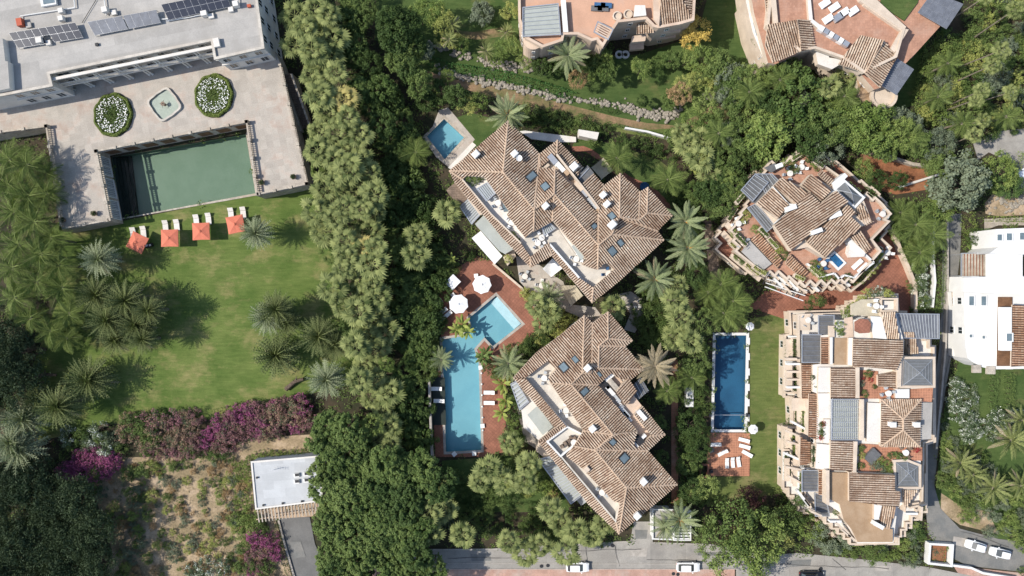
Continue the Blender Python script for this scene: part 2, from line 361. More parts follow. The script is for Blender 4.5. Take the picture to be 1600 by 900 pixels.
# ---------------------------------------------------------------- tiled roof slopes
FAC = {}
PITCH = .34
def plane(kind, p, q, z, poly, slope=PITCH):
    a, b = P(p[0], p[1], z), P(q[0], q[1], z); d = (b - a).normalized(); n = Vector((-d.y, d.x, 0))
    c = sum((P(x, y, z) for x, y in poly), Vector()) / len(poly)
    if (c - a).dot(n) < 0: n = -n
    g = n * (slope if kind == 'e' else -slope)          # gradient: eave rises towards the slope, ridge falls
    nrm = Vector((-g.x, -g.y, 1)); return a, nrm
def hit(px, py, a, nrm):
    c = Vector((0, 0, CAMH)); r = P(px, py, 0) - c
    return c + r * ((a - c).dot(nrm) / r.dot(nrm))
def tiles_on(mb, pts, nrm, pitch=.40, tl=.46, r=.135):
    st0 = R.uniform(-.09, .07)
    nn = nrm.normalized(); dn = Vector((nn.x, nn.y, 0))
    down = Vector((dn.x, dn.y, 0)); down = (down - nn * down.dot(nn)).normalized(); side = nn.cross(down).normalized()
    o = pts[0]; uv = [((p - o).dot(side), (p - o).dot(down)) for p in pts]
    u0, u1 = min(u for u, v in uv), max(u for u, v in uv); n = len(uv)
    k = math.ceil(u0 / pitch); prof = [(-r, -.01), (-r * .55, r * .85), (r * .55, r * .85), (r, -.01)]
    while k * pitch < u1:
        u = k * pitch; k += 1; xs = []
        for i in range(n):
            (a, b), (c, d) = uv[i], uv[(i + 1) % n]
            if (a <= u) != (c <= u): xs.append(b + (d - b) * (u - a) / (c - a))
        xs.sort()
        for v0, v1 in zip(xs[::2], xs[1::2]):
            v = v0 - R.random() * .1; rt0 = R.gauss(0, .05)
            while v < v1 - .06:
                e = min(v + tl, v1 + .04); v_ = max(v, v0 - .02); lift = .045; j = R.uniform(-.012, .012)
                base = len(mb.v)
                for vv, li, sc in ((v_, .0, .82), (e, lift, 1.0)):
                    for x, y in prof:
                        q = o + side * (u + x * sc + j) + down * vv + nn * (y * sc + li + .02); mb.v.append((q.x, q.y, q.z))
                t = min(1, max(0, .5 + st0 + rt0 + R.gauss(0, .13)))
                for i in range(3):
                    mb.f.append((base + i, base + 4 + i, base + 5 + i, base + 1 + i)); mb.m.append(0); mb.t.append(t)
                mb.f.append((base + 4, base + 7, base + 6, base + 5)); mb.m.append(0); mb.t.append(0)
                v += tl
def slope(parent, spec, poly, skirt=None, tm=None, slp=PITCH, pitch=.40):
    kind, p, q, z = spec
    a, nrm = plane(kind, p, q, z, poly, slp)
    pts = ccw([hit(x, y, a, nrm) for x, y in poly])
    mb = MB(); lo = [Vector((v.x, v.y, skirt if skirt is not None and skirt < v.z - .3 else v.z - .3)) for v in pts]
    mb.prism(lo, pts, 0, 1); o = part('roof_slope', mb, [PAN, CREAM], parent)
    tb = MB(); tiles_on(tb, pts, nrm, pitch)
    part('roof_tiles', tb, tm or TILE, o, 'stuff')
    FAC.setdefault(parent, []).append((poly, a, nrm)); return o
def inside(px, py, poly):
    c = False; n = len(poly)
    for i in range(n):
        (x0, y0), (x1, y1) = poly[i], poly[i - 1]
        if (y0 > py) != (y1 > py) and px < (x1 - x0) * (py - y0) / (y1 - y0) + x0: c = not c
    return c
def roofat(parent, px, py, z=9):
    for poly, a, nrm in FAC.get(parent, []):
        if inside(px, py, poly): return hit(px, py, a, nrm), nrm.normalized()
    return P(px, py, z), Vector((0, 0, 1))
def ridges(parent):
    ed = {}
    for poly, a, nrm in FAC[parent]:
        c = [hit(x, y, a, nrm) for x, y in poly]; cz = sum(v.z for v in c) / len(c)
        for i in range(len(poly)):
            p, q = poly[i], poly[(i + 1) % len(poly)]; k = tuple(sorted((p, q)))
            ed.setdefault(k, []).append(((hit(*k[0], a, nrm), hit(*k[1], a, nrm)), cz))
    mb = MB()
    for k, lst in ed.items():
        if len(lst) < 2: continue
        a = (lst[0][0][0] + lst[1][0][0]) / 2; b = (lst[0][0][1] + lst[1][0][1]) / 2
        if (a - b).length < 1.2: continue
        up = .06 if (a.z + b.z) / 2 > min(lst[0][1], lst[1][1]) - .15 else -.02
        n = max(1, int((b - a).length / .5)); d = (b - a) / n
        for i in range(n): mb.tube(a + d * i + Vector((0, 0, up)), a + d * (i + 1) + Vector((0, 0, up + .02)), .15, .18, 6, 0, False)
    if mb.f: part('ridge_tiles', mb, RIDGE, parent, 'stuff')
def roof(parent, facets, skirt=None, tm=None, slp=PITCH, caps=True, pitch=.40):
    for spec, poly in facets: slope(parent, spec, poly, skirt, tm, slp, pitch)
    if caps: ridges(parent)
def chimney(parent, px, py, rot=.75, s=1.0, h=1.5, m=None):
    p, n = roofat(parent, px, py); p = p - Vector((0, 0, .4)); mb = MB()
    mb.box(p, 1.0 * s, .8 * s, h, rot); o = part('chimney', mb, m or WHITE, parent)
    mb = MB(); q = p + Vector((0, 0, h)); 
    for sx in (-1, 1):
        for sy in (-1, 1): mb.box(q + Vector((math.cos(rot) * sx * .35 * s - math.sin(rot) * sy * .25 * s, math.sin(rot) * sx * .35 * s + math.cos(rot) * sy * .25 * s, 0)), .15, .15, .25, rot)
    mb.box(q + Vector((0, 0, .25)), 1.2 * s, 1.0 * s, .12, rot, top=.8); part('chimney_cap', mb, m or WHITE, o)
def skylight(parent, px, py, L=1.3, W=1.0, rot=None):
    p, n = roofat(parent, px, py); dn = Vector((n.x, n.y, 0))
    if dn.length < .01: dn = Vector((0, -1, 0))
    d = (dn - n * dn.dot(n)).normalized(); s = n.cross(d)
    for nm, k, h, m, pr in (('skylight', 1.0, .22, DARKW, parent), ('pane', .8, .26, GLASSB, None)):
        mb = MB(); q = [p + s * (a * W / 2 * k) + d * (b * L / 2 * k) for a, b in ((-1, -1), (1, -1), (1, 1), (-1, 1))]
        if (q[1] - q[0]).cross(q[2] - q[0]).z < 0: q = q[::-1]
        mb.prism([v - n * .1 for v in q], [v + n * h for v in q]); o = part(nm, mb, m, pr or last)
        last = o
def louvre(parent, quad, z, n, ms=None, mf=None, back=None, name='pergola_roof', thick=.08, wid=.5, posts=True, zb=None, slat='slat'):
    # quad a,b,c,d in px; slats run a->d, spaced a->b
    a, b, c, d = [P(x, y, z) for x, y in quad]; mb = MB(); mf = mf or ALU
    ring = ccw([a, b, c, d])
    o = wallstrip(parent, name, ring, z - .15, z + .1 + jit(), .16, mf, True)
    if posts:
        for p in offset(ring, .15): pm = MB(); pm.box((p.x, p.y, zb or 0), .14, .14, z - .15 - (zb or 0)); part('post', pm, mf, o)
    if back:
        bm = MB(); r2 = offset(ring, .1); bm.prism([v - Vector((0, 0, .14)) for v in r2], [v - Vector((0, 0, .08)) for v in r2]); part('panel', bm, back, o)
    for i in range(n):
        t = (i + .5) / n; p, q = a.lerp(b, t), d.lerp(c, t); e = (b - a) / n * wid / 2
        sm = MB(); r = ccw([p - e, p + e, q + e, q - e]); sm.prism([v - Vector((0, 0, .03)) for v in r], [v + Vector((0, 0, thick)) for v in r]); part(slat, sm, ms or SLAT, o)
    return o
def flatpanel(parent, name, poly, z, m, th=.12, ms=None):
    top = ccw(PP(poly, z + jit())); mb = MB(); mb.prism([v - Vector((0, 0, th)) for v in top], top, 0, 1); return part(name, mb, [m, ms or m], parent)
def rbox(parent, name, px, py, z, sx, sy, sz, rot, m, top=1.0):
    mb = MB(); mb.box(P(px, py, z), sx, sy, sz, rot, top=top); return part(name, mb, m, parent)
def quadc(quad): return (sum(p[0] for p in quad) / len(quad), sum(p[1] for p in quad) / len(quad))
# ---------------------------------------------------------------- leaf geometry
def npmesh(name, V, F, T, m, extra=None):
    me = bpy.data.meshes.new(name); V = np.asarray(V, dtype=np.float32); F = np.asarray(F, dtype=np.int32)
    nf, k = F.shape
    me.vertices.add(len(V)); me.vertices.foreach_set('co', V.ravel()); me.loops.add(nf * k); me.loops.foreach_set('vertex_index', F.ravel())
    me.polygons.add(nf); me.polygons.foreach_set('loop_start', np.arange(nf, dtype=np.int32) * k)
    try: me.polygons.foreach_set('loop_total', np.full(nf, k, dtype=np.int32))
    except Exception: pass
    me.materials.append(m); at = me.attributes.new('tint', 'FLOAT', 'FACE'); at.data.foreach_set('value', np.asarray(T, dtype=np.float32))
    me.update(); me.validate(); return me
def leafquads(rg, C, N, size, asp=.55, tint=None):
    n = len(C); N = N / (np.linalg.norm(N, axis=1, keepdims=True) + 1e-9)
    r = rg.normal(size=(n, 3)); U = np.cross(N, r); U /= np.linalg.norm(U, axis=1, keepdims=True) + 1e-9; W = np.cross(N, U)
    s = (size * rg.uniform(.6, 1.3, n))[:, None]
    V = np.stack([C - U * s * .5, C - W * s * asp * .5 + N * s * .06, C + U * s * .5 - N * s * .1, C + W * s * asp * .5 + N * s * .06], 1).reshape(-1, 3)
    F = np.arange(4 * n).reshape(n, 4); T = rg.random(n) if tint is None else tint
    return V, F, T
CACHE = {}
def crown_mesh(style, seed, m):
    k = (style, seed, m.name)
    if k in CACHE: return CACHE[k]
    base = ('geo', style, seed)
    if base not in CACHE:
        rg = np.random.default_rng(seed * 17 + sum(map(ord, style)))
        par = dict(round=(72, 62, .34, .62, .23), tuft=(85, 60, .34, .62, .19), airy=(54, 52, .26, .6, .25), shrub=(34, 44, .34, .8, .30), feather=(70, 60, .34, .75, .24), fine=(95, 62, .22, .58, .19))[style]
        nc, nl, ls, sq, rc = par; C = []; N = []; T = []
        lob = rg.normal(size=(7, 3)); lob /= np.linalg.norm(lob, axis=1, keepdims=True); la = rg.uniform(-.22, .28, 7)
        for i in range(nc):
            d = rg.normal(size=3); d[2] = abs(d[2]) * 1.0 - .25; d /= np.linalg.norm(d)
            lump = 1 + float(np.sum(la * np.maximum(0, lob @ d) ** 3))
            rr = rg.uniform(.45, .98) ** .6 * lump
            c = d * rr; c[2] *= sq; r = rc * rg.uniform(.65, 1.3); n = int(nl * rg.uniform(.7, 1.3))
            e = rg.normal(size=(n, 3)); e /= np.linalg.norm(e, axis=1, keepdims=True)
            if style == 'tuft': e[:, 2] = np.abs(e[:, 2]) * 1.9 - .3
            if style == 'feather': e = e * [1.5, 1.5, .35]
            p = c + e * r * rg.uniform(.35, 1.0, (n, 1)); C.append(p)
            N.append(e * .7 + [0, 0, .55] + rg.normal(size=(n, 3)) * .45); ct = rg.random(); T.append(np.clip(ct * .75 + rg.random(n) * .45 - .1, 0, 1))
        C = np.concatenate(C); N = np.concatenate(N); T = np.concatenate(T)
        V, F, T = leafquads(rg, C, N, ls * .36, .55 if style != 'feather' else .3, T); CACHE[base] = (V, F, T)
    V, F, T = CACHE[base]; CACHE[k] = npmesh('crown', V, F, T, m); return CACHE[k]
def trunk_mesh(seed):                       # unit: height 1, crown radius 1 around z=1
    k = ('trunk', seed)
    if k not in CACHE:
        r = random.Random(seed); mb = MB(); prev = Vector((0, 0, -.03)); a = Vector((r.uniform(-.04, .04), r.uniform(-.04, .04), .45)); b = Vector((r.uniform(-.07, .07), r.uniform(-.07, .07), .72))
        mb.tube(prev, a, .05, .036, 7); mb.tube(a, b, .036, .028, 7)
        for i in range(6):
            an = i * 1.05 + r.random(); s = a.lerp(b, r.random()); e = Vector((math.cos(an) * .34, math.sin(an) * .34, r.uniform(.85, 1.1)))
            mid = s.lerp(e, .5) + Vector((0, 0, -.03)); mb.tube(s, mid, .02, .014, 5); mb.tube(mid, e, .014, .006, 5)
            mb.tube(mid, mid + Vector((r.uniform(-.2, .2), r.uniform(-.2, .2), .2)), .01, .004, 4)
        CACHE[k] = mesh('trunk', mb, BARK)
    return CACHE[k]
def frond_mesh(kind, v, m):
    k = ('frond', kind, v, m.name)
    if k in CACHE: return CACHE[k]
    rg = random.Random(v * 7 + len(kind)); V = []; F = []; T = []
    if kind in ('date', 'spike', 'feath', 'queen'):
        n, wl, droop, sag = dict(date=(19, .10, .26, .22), spike=(9, .11, .42, .35), feath=(16, .24, .45, .5), queen=(16, .26, .5, .6))[kind]
        droop *= rg.uniform(.8, 1.25); side = rg.uniform(-.08, .08)
        def pt(t): return Vector((t * (1 - .1 * t * droop), side * t * t, .1 * t - droop * t * t))
        def q4(a, b, c, d, tt): V.extend([tuple(a), tuple(b), tuple(c), tuple(d)]); F.append((len(V) - 4, len(V) - 3, len(V) - 2, len(V) - 1)); T.append(tt)
        for i in range(4):
            a, b = pt(i / 4), pt((i + 1) / 4); w0, w1 = .022 * (1 - i / 5), .022 * (1 - (i + 1) / 5); q4(a + Vector((0, -w0, .004)), b + Vector((0, -w1, .004)), b + Vector((0, w1, .004)), a + Vector((0, w0, .004)), .9)
        for i in range(n):
            t = .14 + .86 * i / (n - 1); L = wl * (math.sin(math.pi * min(1, t * .9 + .12)) ** .6 + .12); p = pt(t); fw = .75 if kind != 'spike' else 1.0
            for sg in (-1, 1):
                j = rg.uniform(.85, 1.15); tip = p + Vector((L * fw * .75, sg * L * j, -L * sag * j + .05 * L)); mid = p.lerp(tip, .5) + Vector((0, 0, L * .12)); hw = Vector((.024, 0, 0)) if kind != 'spike' else Vector((.026, 0, 0))
                q4(p - hw * .6, mid - hw + Vector((0, 0, 0)), tip, mid + hw, rg.random())
    elif kind == 'fan':
        pl = .56; dr = rg.uniform(.05, .3)
        def q4(a, b, c, d, tt): V.extend([tuple(a), tuple(b), tuple(c), tuple(d)]); F.append((len(V) - 4, len(V) - 3, len(V) - 2, len(V) - 1)); T.append(tt)
        q4((0, -.018, 0), (pl, -.012, -dr * .1), (pl, .012, -dr * .1), (0, .018, 0), .9); c = Vector((pl, 0, -dr * .1)); n = 11
        for i in range(n):
            an = math.radians(-115 + 230 * i / (n - 1)); L = (.44 if abs(an) < 1.2 else .40) * rg.uniform(.92, 1.08)
            d = Vector((math.cos(an), math.sin(an), 0)); s = Vector((-d.y, d.x, 0)) * .066
            m1 = c + d * L * .6 + Vector((0, 0, .06 - dr * .25 * max(0, d.x))); tip = c + d * L + Vector((0, 0, -.10 - dr * .5 * max(0, d.x)))
            q4(c, m1 - s + Vector((0, 0, -.012)), tip, m1 + Vector((0, 0, .02)), rg.random()); q4(c, m1 + Vector((0, 0, .02)), tip, m1 + s + Vector((0, 0, -.012)), T[-1] * .8)
    elif kind == 'ban':
        droop = rg.uniform(.3, .55); n = 7
        def pt(t): return Vector((t, 0, .2 * t - droop * t * t))
        def q4(a, b, c, d, tt): V.extend([tuple(a), tuple(b), tuple(c), tuple(d)]); F.append((len(V) - 4, len(V) - 3, len(V) - 2, len(V) - 1)); T.append(tt)
        for i in range(n):
            a, b = pt(.15 + .85 * i / n), pt(.15 + .85 * (i + 1) / n); w0, w1 = (.15 * math.sin(math.pi * (x * .93 + .05)) ** .6 for x in (i / n, (i + 1) / n)); e = Vector((0, 0, -.03))
            q4(a, b, b + Vector((.02, w1, -.04)), a + Vector((.02, w0, -.04)), rg.random() * .6 + .2); q4(a + Vector((.02, -w0, -.04)), b + Vector((.02, -w1, -.04)), b, a, rg.random() * .6 + .2)
        q4((0, -.02, 0), pt(.16) + Vector((0, -.01, 0)), pt(.16) + Vector((0, .01, 0)), (0, .02, 0), .9)
    CACHE[k] = npmesh('frond', V, F, T, m); return CACHE[k]
def palmtrunk():
    if 'pt' not in CACHE:
        mb = MB(); z = -.01
        for i in range(9): mb.tube((0, 0, i / 9), (0, 0, (i + 1) / 9), 1.0 - .35 * i / 9, 1.12 - .35 * i / 9, 8, 0, i == 8)
        CACHE['pt'] = mesh('trunk', mb, PBARK)
    return CACHE['pt']
def bulb():
    if 'bulb' not in CACHE:
        mb = MB(); r = random.Random(3)
        mb.lathe((0, 0, 0), [(.75, -.9), (1.1, -.2), (.9, .25), (.3, .5), (0, .55)], 8); CACHE['bulb'] = mesh('crown_base', mb, PBARK)
        mb = MB()
        for i in range(26):
            a = i * 2.4; e = r.uniform(.1, .8); d = Vector((math.cos(a) * math.cos(e), math.sin(a) * math.cos(e), math.sin(e)))
            mb.tube(d * .3, d * r.uniform(1.3, 2.2), .10, .03, 4)
        CACHE['stalk'] = mesh('fruit_stalk', mb, BUTT)
    return CACHE['bulb']
# ---------------------------------------------------------------- labels that single out: landmark + direction + rank
LM = [  # px, py, phrase
 (285, 60, 'the grey roofed mansion'), (260, 165, 'the quatrefoil fountain'), (290, 260, 'the sunken green pool'), (463, 160, 'the stair beside the stone terrace'), (285, 365, 'the coral parasols'),
 (330, 480, 'the middle of the big lawn'), (200, 600, 'the lawn\'s lower left corner'), (440, 630, 'the lawn\'s lower right corner'), (500, 400, 'the lawn\'s right edge'), (40, 280, 'the terrace\'s left wall'),
 (445, 755, 'the flat grey annex'), (270, 800, 'the dry scrubby slope'), (90, 820, 'the dark conifer wood'), (140, 715, 'the magenta bushes'), (430, 660, 'the pink bougainvillea bank'),
 (697, 215, 'the small square pool'), (720, 620, 'the long turquoise pool'), (735, 460, 'the two white parasols'), (865, 330, 'the upper tile roofed villa'), (930, 660, 'the lower tile roofed villa'),
 (845, 430, 'the beige villa terrace'), (1140, 600, 'the dark blue pool'), (1140, 710, 'the terracotta sun deck'), (1200, 620, 'the narrow right lawn'), (1270, 360, 'the stepped octagonal villa'), (1345, 650, 'the terraced apartment block'),
 (1545, 470, 'the white modern house'), (1485, 420, 'the narrow lane'), (1525, 860, 'the white cars by the gate'), (950, 40, 'the peach apartment building'), (1330, 70, 'the red terraced villa'), (1400, 280, 'the red earth plot'),
 (780, 150, 'the dry stone garden wall'), (1000, 130, 'the upper garden lawn'), (930, 865, 'the asphalt road'), (1045, 822, 'the small white gatehouse'), (1560, 240, 'the paved yard at upper right'), (640, 300, 'the tall dark tree belt'), (700, 40, 'the upper left garden lawn'), (590, 850, 'the dense bottom grove')]
ORD = ['nearest', 'second nearest', 'third nearest', 'fourth nearest', 'fifth nearest', 'sixth nearest', 'seventh nearest', 'eighth nearest', 'ninth nearest', 'tenth nearest', 'eleventh nearest', 'twelfth nearest'] + ['%dth nearest' % i for i in range(13, 60)]
PEND = []
def later(o, desc, px, py): PEND.append((o, desc, px, py))
def flush_labels():
    g = {}
    for o, desc, px, py in PEND:
        d, lx, ly, ph = min((math.hypot(px - a, py - b), a, b, c) for a, b, c in LM)
        dx, dy = px - lx, py - ly
        if d < 14: w = 'beside'
        elif abs(dx) > 2 * abs(dy): w = 'right of' if dx > 0 else 'left of'
        elif abs(dy) > 2 * abs(dx): w = 'below' if dy > 0 else 'above'
        else: w = ('below' if dy > 0 else 'above') + ('-right of' if dx > 0 else '-left of')
        g.setdefault((desc, w, ph), []).append((d, o))
    for (desc, w, ph), l in g.items():
        l.sort(key=lambda t: t[0])
        for i, (d, o) in enumerate(l): o['label'] = '%s %s %s' % (desc, w, ph) + ((', ' + ORD[i]) if len(l) > 1 else '')
# ---------------------------------------------------------------- plants
def tree(px, py, r, h, m, style='round', desc='leafy green tree', name='broadleaf_tree', cat='tree', group=None, sq=1.0):
    # r: crown radius in photo px, h: height of crown centre
    p = P(px, py, h); rm = r * .12 * (1 - h / CAMH); sd = R.randrange(6)
    t = thing(name, desc, cat, (p.x, p.y, 0), 0, group or (desc + 's').replace('ss', 's'), True)
    tr = link('trunk', trunk_mesh(sd % 3), t); tr.scale = (rm * 1.3, rm * 1.3, h * .95); tr.rotation_euler = (0, 0, R.random() * 6.28)
    c = link('crown', crown_mesh(style, sd, m), t, loc=(0, 0, h)); s = rm * R.uniform(.95, 1.08)
    c.scale = (s * R.uniform(.92, 1.08), s * R.uniform(.92, 1.08), s * sq); c.rotation_euler = (0, 0, R.random() * 6.28)
    later(t, desc, px, py); return t
def shrub(px, py, r, m, desc='green shrub', h=None, style='shrub', name=None, cat='shrub', sq=1.0):
    name = name or '_'.join(w for w in desc.split() if w not in ('small', 'low', 'round', 'dark', 'fresh', 'white'))
    rm = r * .12; h = rm * .55 * sq if h is None else h; p = P(px, py, h); sd = R.randrange(6)
    t = thing(name, desc, cat, (p.x, p.y, 0), 0, (desc + 's').replace('ss', 's'), True)
    tr = link('stem', trunk_mesh(sd % 3), t); tr.scale = (rm, rm, h)
    c = link('crown', crown_mesh(style, sd, m), t, loc=(0, 0, h)); c.scale = (rm, rm, rm * sq); c.rotation_euler = (0, 0, R.random() * 6.28)
    later(t, desc, px, py); return t
PALMS = dict(  # n fronds, lowest and highest tilt, frond kind, part name
 date=(27, -16, 66, 'date'), spike=(115, -40, 88, 'spike'), feath=(20, -20, 70, 'feath'), queen=(17, -15, 65, 'queen'), fan=(15, -12, 52, 'fan'), ban=(9, 5, 70, 'ban'), agave=(26, 5, 75, 'date'))
def palm(kind, px, py, r, h, m, desc, name='palm_tree', cat='palm tree', stalk=False, tr=.24, lean=0):
    n, lo, hi, fk = PALMS[kind]; p = P(px, py, h); L = r * .12 * (1 - h / CAMH) * 1.08
    t = thing(name, desc, cat, (p.x, p.y, 0), 0, (desc + 's').replace('ss', 's'), True)
    t.rotation_euler = (R.uniform(-.07, .07), R.uniform(-.07, .07), 0)
    if h > .8:
        o = link('trunk', palmtrunk(), t); o.scale = (tr, tr, h)
    bulb()
    if kind in ('date', 'spike', 'feath', 'queen') and h > .8:
        o = link('crown_base', CACHE['bulb'], t, loc=(0, 0, h)); o.scale = (tr * 1.5,) * 3
    if stalk: o = link('fruit_stalk', CACHE['stalk'], t, loc=(0, 0, h + .1)); o.scale = (.55,) * 3
    nm = 'leaf' if kind in ('fan', 'ban') else 'frond'; a0 = R.random() * 6.28
    for i in range(n):
        u = (i + .5) / n; el = math.radians(hi + (lo - hi) * u ** (.75 if kind != 'spike' else .85) + R.uniform(-7, 7)); az = a0 + i * 2.39996 + R.uniform(-.15, .15)
        o = link(nm, frond_mesh(fk, R.randrange(4), L_DRYP if u > .86 and R.random() < .5 and kind in ('date', 'spike') else m), t, loc=(0, 0, h + .15 - .3 * u))
        s = L * R.uniform(.86, 1.08) * (1 if u > .5 or kind != 'fan' else .5 + u); o.scale = (s, s * (1.0 if kind != 'agave' else .55), s); o.rotation_euler = (R.uniform(-.25, .25), -el, az)
    later(t, desc, px, py); return t
def fill(poly, step, fn, jitter=.3, seed=1, skip=()):
    r = random.Random(seed); xs = [p[0] for p in poly]; ys = [p[1] for p in poly]; y = min(ys); row = 0
    while y < max(ys):
        x = min(xs) + (step / 2 if row % 2 else 0)
        while x < max(xs):
            qx, qy = x + r.uniform(-jitter, jitter) * step, y + r.uniform(-jitter, jitter) * step
            if inside(qx, qy, poly) and not any(inside(qx, qy, s) for s in skip): fn(qx, qy, r)
            x += step
        y += step * .87; row += 1
def cover(name, label, polys, dens, m, hmax=.7, size=.3, seed=1, cat='ground cover', holes=()):
    rg = np.random.default_rng(seed); Cs = []
    for poly in polys:
        a = np.array([tuple(P(x, y).xy) for x, y in poly]); mn, mx = a.min(0), a.max(0); area = np.prod(mx - mn); n = int(area * dens / 22)
        cx = rg.uniform(mn, mx, (n, 2)); hs = [poly] 
        def ins(pt, pl):
            x, y = pt[:, 0], pt[:, 1]; c = np.zeros(len(pt), bool); q = np.array([tuple(P(u, v).xy) for u, v in pl])
            for i in range(len(q)):
                (x0, y0), (x1, y1) = q[i], q[i - 1]
                if y0 != y1: c ^= ((y0 > y) != (y1 > y)) & (x < (x1 - x0) * (y - y0) / (y1 - y0) + x0)
            return c
        k = ins(cx, poly)
        for hpoly in holes: k &= ~ins(cx, hpoly)
        cx = cx[k]; n = len(cx); rad = rg.uniform(.35, 1.1, n)
        e = rg.normal(size=(n, 22, 3)); e /= np.linalg.norm(e, axis=2, keepdims=True); e[:, :, 2] = np.abs(e[:, :, 2])
        p = np.zeros((n, 22, 3)); p[:, :, :2] = cx[:, None, :]; p += e * rad[:, None, None] * [1, 1, hmax] ; Cs.append(p.reshape(-1, 3))
    C = np.concatenate(Cs); N = rg.normal(size=C.shape) * .5 + [0, 0, 1]
    V, F, T = leafquads(rg, C, N, size); me = npmesh(name, V, F, T, m)
    o = link(name, me, None, 'stuff'); o['label'] = label; o['category'] = cat; return o
def hedge(line, wpx, h, m, desc, px=None, name='hedge', dens=26, size=.2, zb=0.0):
    rg = np.random.default_rng(int(line[0][0] * 7 + line[0][1])); C = []; w = wpx * .12
    for (a, b) in zip(line[:-1], line[1:]):
        a, b = P(*a, zb).xy, P(*b, zb).xy; d = b - a; L = d.length; d.normalize(); s = Vector((-d.y, d.x)); n = int((L * (w + 2 * h)) * dens)
        u = rg.uniform(-w * .2, L + w * .2, n); v = rg.uniform(-.5, .5, n); zz = h * (1 - np.abs(rg.normal(size=n)) * .3); edge = rg.random(n) < .45
        v = np.where(edge, np.sign(v) * rg.uniform(.4, .52, n), v); zz = np.where(edge, rg.uniform(.1, 1, n) * h, zz) * (1 - .5 * np.abs(v) ** 3) + .06 * np.sin(u * 3.1 + v * 4) * h
        C.append(np.stack([a.x + d.x * u + s.x * v * w, a.y + d.y * u + s.y * v * w, zz], 1))
    C = np.concatenate(C); N = rg.normal(size=C.shape) * .6 + [0, 0, .8]; V, F, T = leafquads(rg, C, N, size)
    c = np.array([*P(*line[0]).xy, 0]); V[:, 2] += zb
    t = thing(name, desc, 'hedge', (c[0], c[1], zb), 0, None, True); V = V - np.array([c[0], c[1], zb]); link('foliage', npmesh('foliage', V, F, T, m), t)
    sm = MB()
    for (a, b) in zip(line[:-1], line[1:]):
        k = max(1, int(math.dist(a, b) / 8))
        for i in range(k): q = P(*[a[j] + (b[j] - a[j]) * (i + .5) / k for j in (0, 1)], zb) - Vector((c[0], c[1], 0)); sm.tube((q.x, q.y, 0), (q.x, q.y, h * .7), .05, .03, 5)
    link('stem', mesh('stem', sm, BARK), t)
    mx = sum(p[0] for p in line) / len(line); my = sum(p[1] for p in line) / len(line)
    if px is None: later(t, desc, mx, my)
    return t
# ================================================================ GROUND AND POOL BASINS
POOL_SMALL = [(694, 186), (725, 215), (695, 249), (667, 213)]
POOL_LONG = [(775, 462), (815, 506), (770, 541), (757, 527), (741, 545), (748, 568), (752, 703), (697, 706), (691, 530), (720, 526), (737, 510), (733, 497)]
POOL_BLUE = [(1118, 524), (1166, 524), (1163, 671), (1115, 671)]
POOL_GREEN = [(175, 246), (384, 210), (399, 302), (189, 341)]
holes = {k: [Vector(p) for p in ccw(PP(v, 0))] for k, v in dict(s=POOL_SMALL, l=POOL_LONG, b=POOL_BLUE, g=POOL_GREEN).items()}
G = 330
sheet('ground', [(-G, -G), (G, -G), (G, G), (-G, G)], SOIL, 0, list(holes.values()), world=True)
def basin(name, key, depth, tile, water, wl=-.12, group=None):
    ring = holes[key]; mb = MB(); n = len(ring)
    lo = [Vector((p.x, p.y, -depth)) for p in ring]
    mb.face(lo, 0)
    for i in range(n): j = (i + 1) % n; mb.face([lo[j], lo[i], ring[i], ring[j]], 0)
    structure(name + '_basin', mb, tile)
    mb = MB(); mb.face([Vector((p.x, p.y, wl)) for p in ring]); structure(name + '_water', mb, water)
basin('small_pool', 's', 1.0, PBLUE, WBLUE); basin('long_pool', 'l', 1.0, PBLUE, WBLUE); basin('lap_pool', 'b', 1.5, PDEEP, WBLUE); basin('green_pool', 'g', 1.2, PGREEN, WGREEN)
def coping(name, key, w, m, h=.1, wout=None):
    ring = holes[key]; o = offset(ring, -w); mb = MB(); n = len(ring)
    mb.v = []
    for i in range(n):
        j = (i + 1) % n; a, b, c, d = [Vector((p.x, p.y, h)) for p in (o[i], o[j], ring[j], ring[i])]
        mb.face([a, b, c, d]); z = Vector((0, 0, h)); mb.face([a - z, b - z, b, a]); mb.face([c - z * 2, d - z * 2, d, c])
    structure(name, mb, m)
coping('small_pool_coping', 's', .5, STONEW); coping('long_pool_coping', 'l', .45, KERB, .08); coping('lap_pool_coping', 'b', .5, WHITE, .1)
# lap pool dark outline steps, long pool steps
st = MB()
for k in range(5):
    a, b = P(776 + 1.2, 463.5, 0), P(814, 505.5, 0); nrm_ = Vector((-(b - a).y, (b - a).x, 0)).normalized() * -1
    o_ = nrm_ * (.34 * k + .02); q = ccw([a + o_, b + o_, b + o_ + nrm_ * .34, a + o_ + nrm_ * .34]); z1 = -.2 - .17 * k
    st.prism([Vector((v.x, v.y, -.99)) for v in q], [Vector((v.x, v.y, z1)) for v in q])
structure('pool_steps', st, mat('white_pool_step', (.50, .64, .68), .5, .08, 1))
st = MB()
for k in range(5):
    x0, x1 = 176 + k * 5, 190 + k * 4.4
    q = ccw([P(x0, 246.5 - k * .8, 0), P(x0 + 5, 246 - k * .8, 0), P(x1 + 4.4, 339.5 - k, 0), P(x1, 340.5 - k, 0)]); z1 = -.05 - .16 * k
    st.prism([Vector((v.x, v.y, -1.19)) for v in q], [Vector((v.x, v.y, z1)) for v in q])
structure('green_pool_steps', st, PSHADE)  # steps coloured near black for the shade of the west wall
Z = [0.004]
COVERH = []
def lay(name, poly, m, hs=()):
    COVERH.append(poly)
    Z[0] += .0042; return sheet(name, poly, m, Z[0], [holes[h] for h in hs])
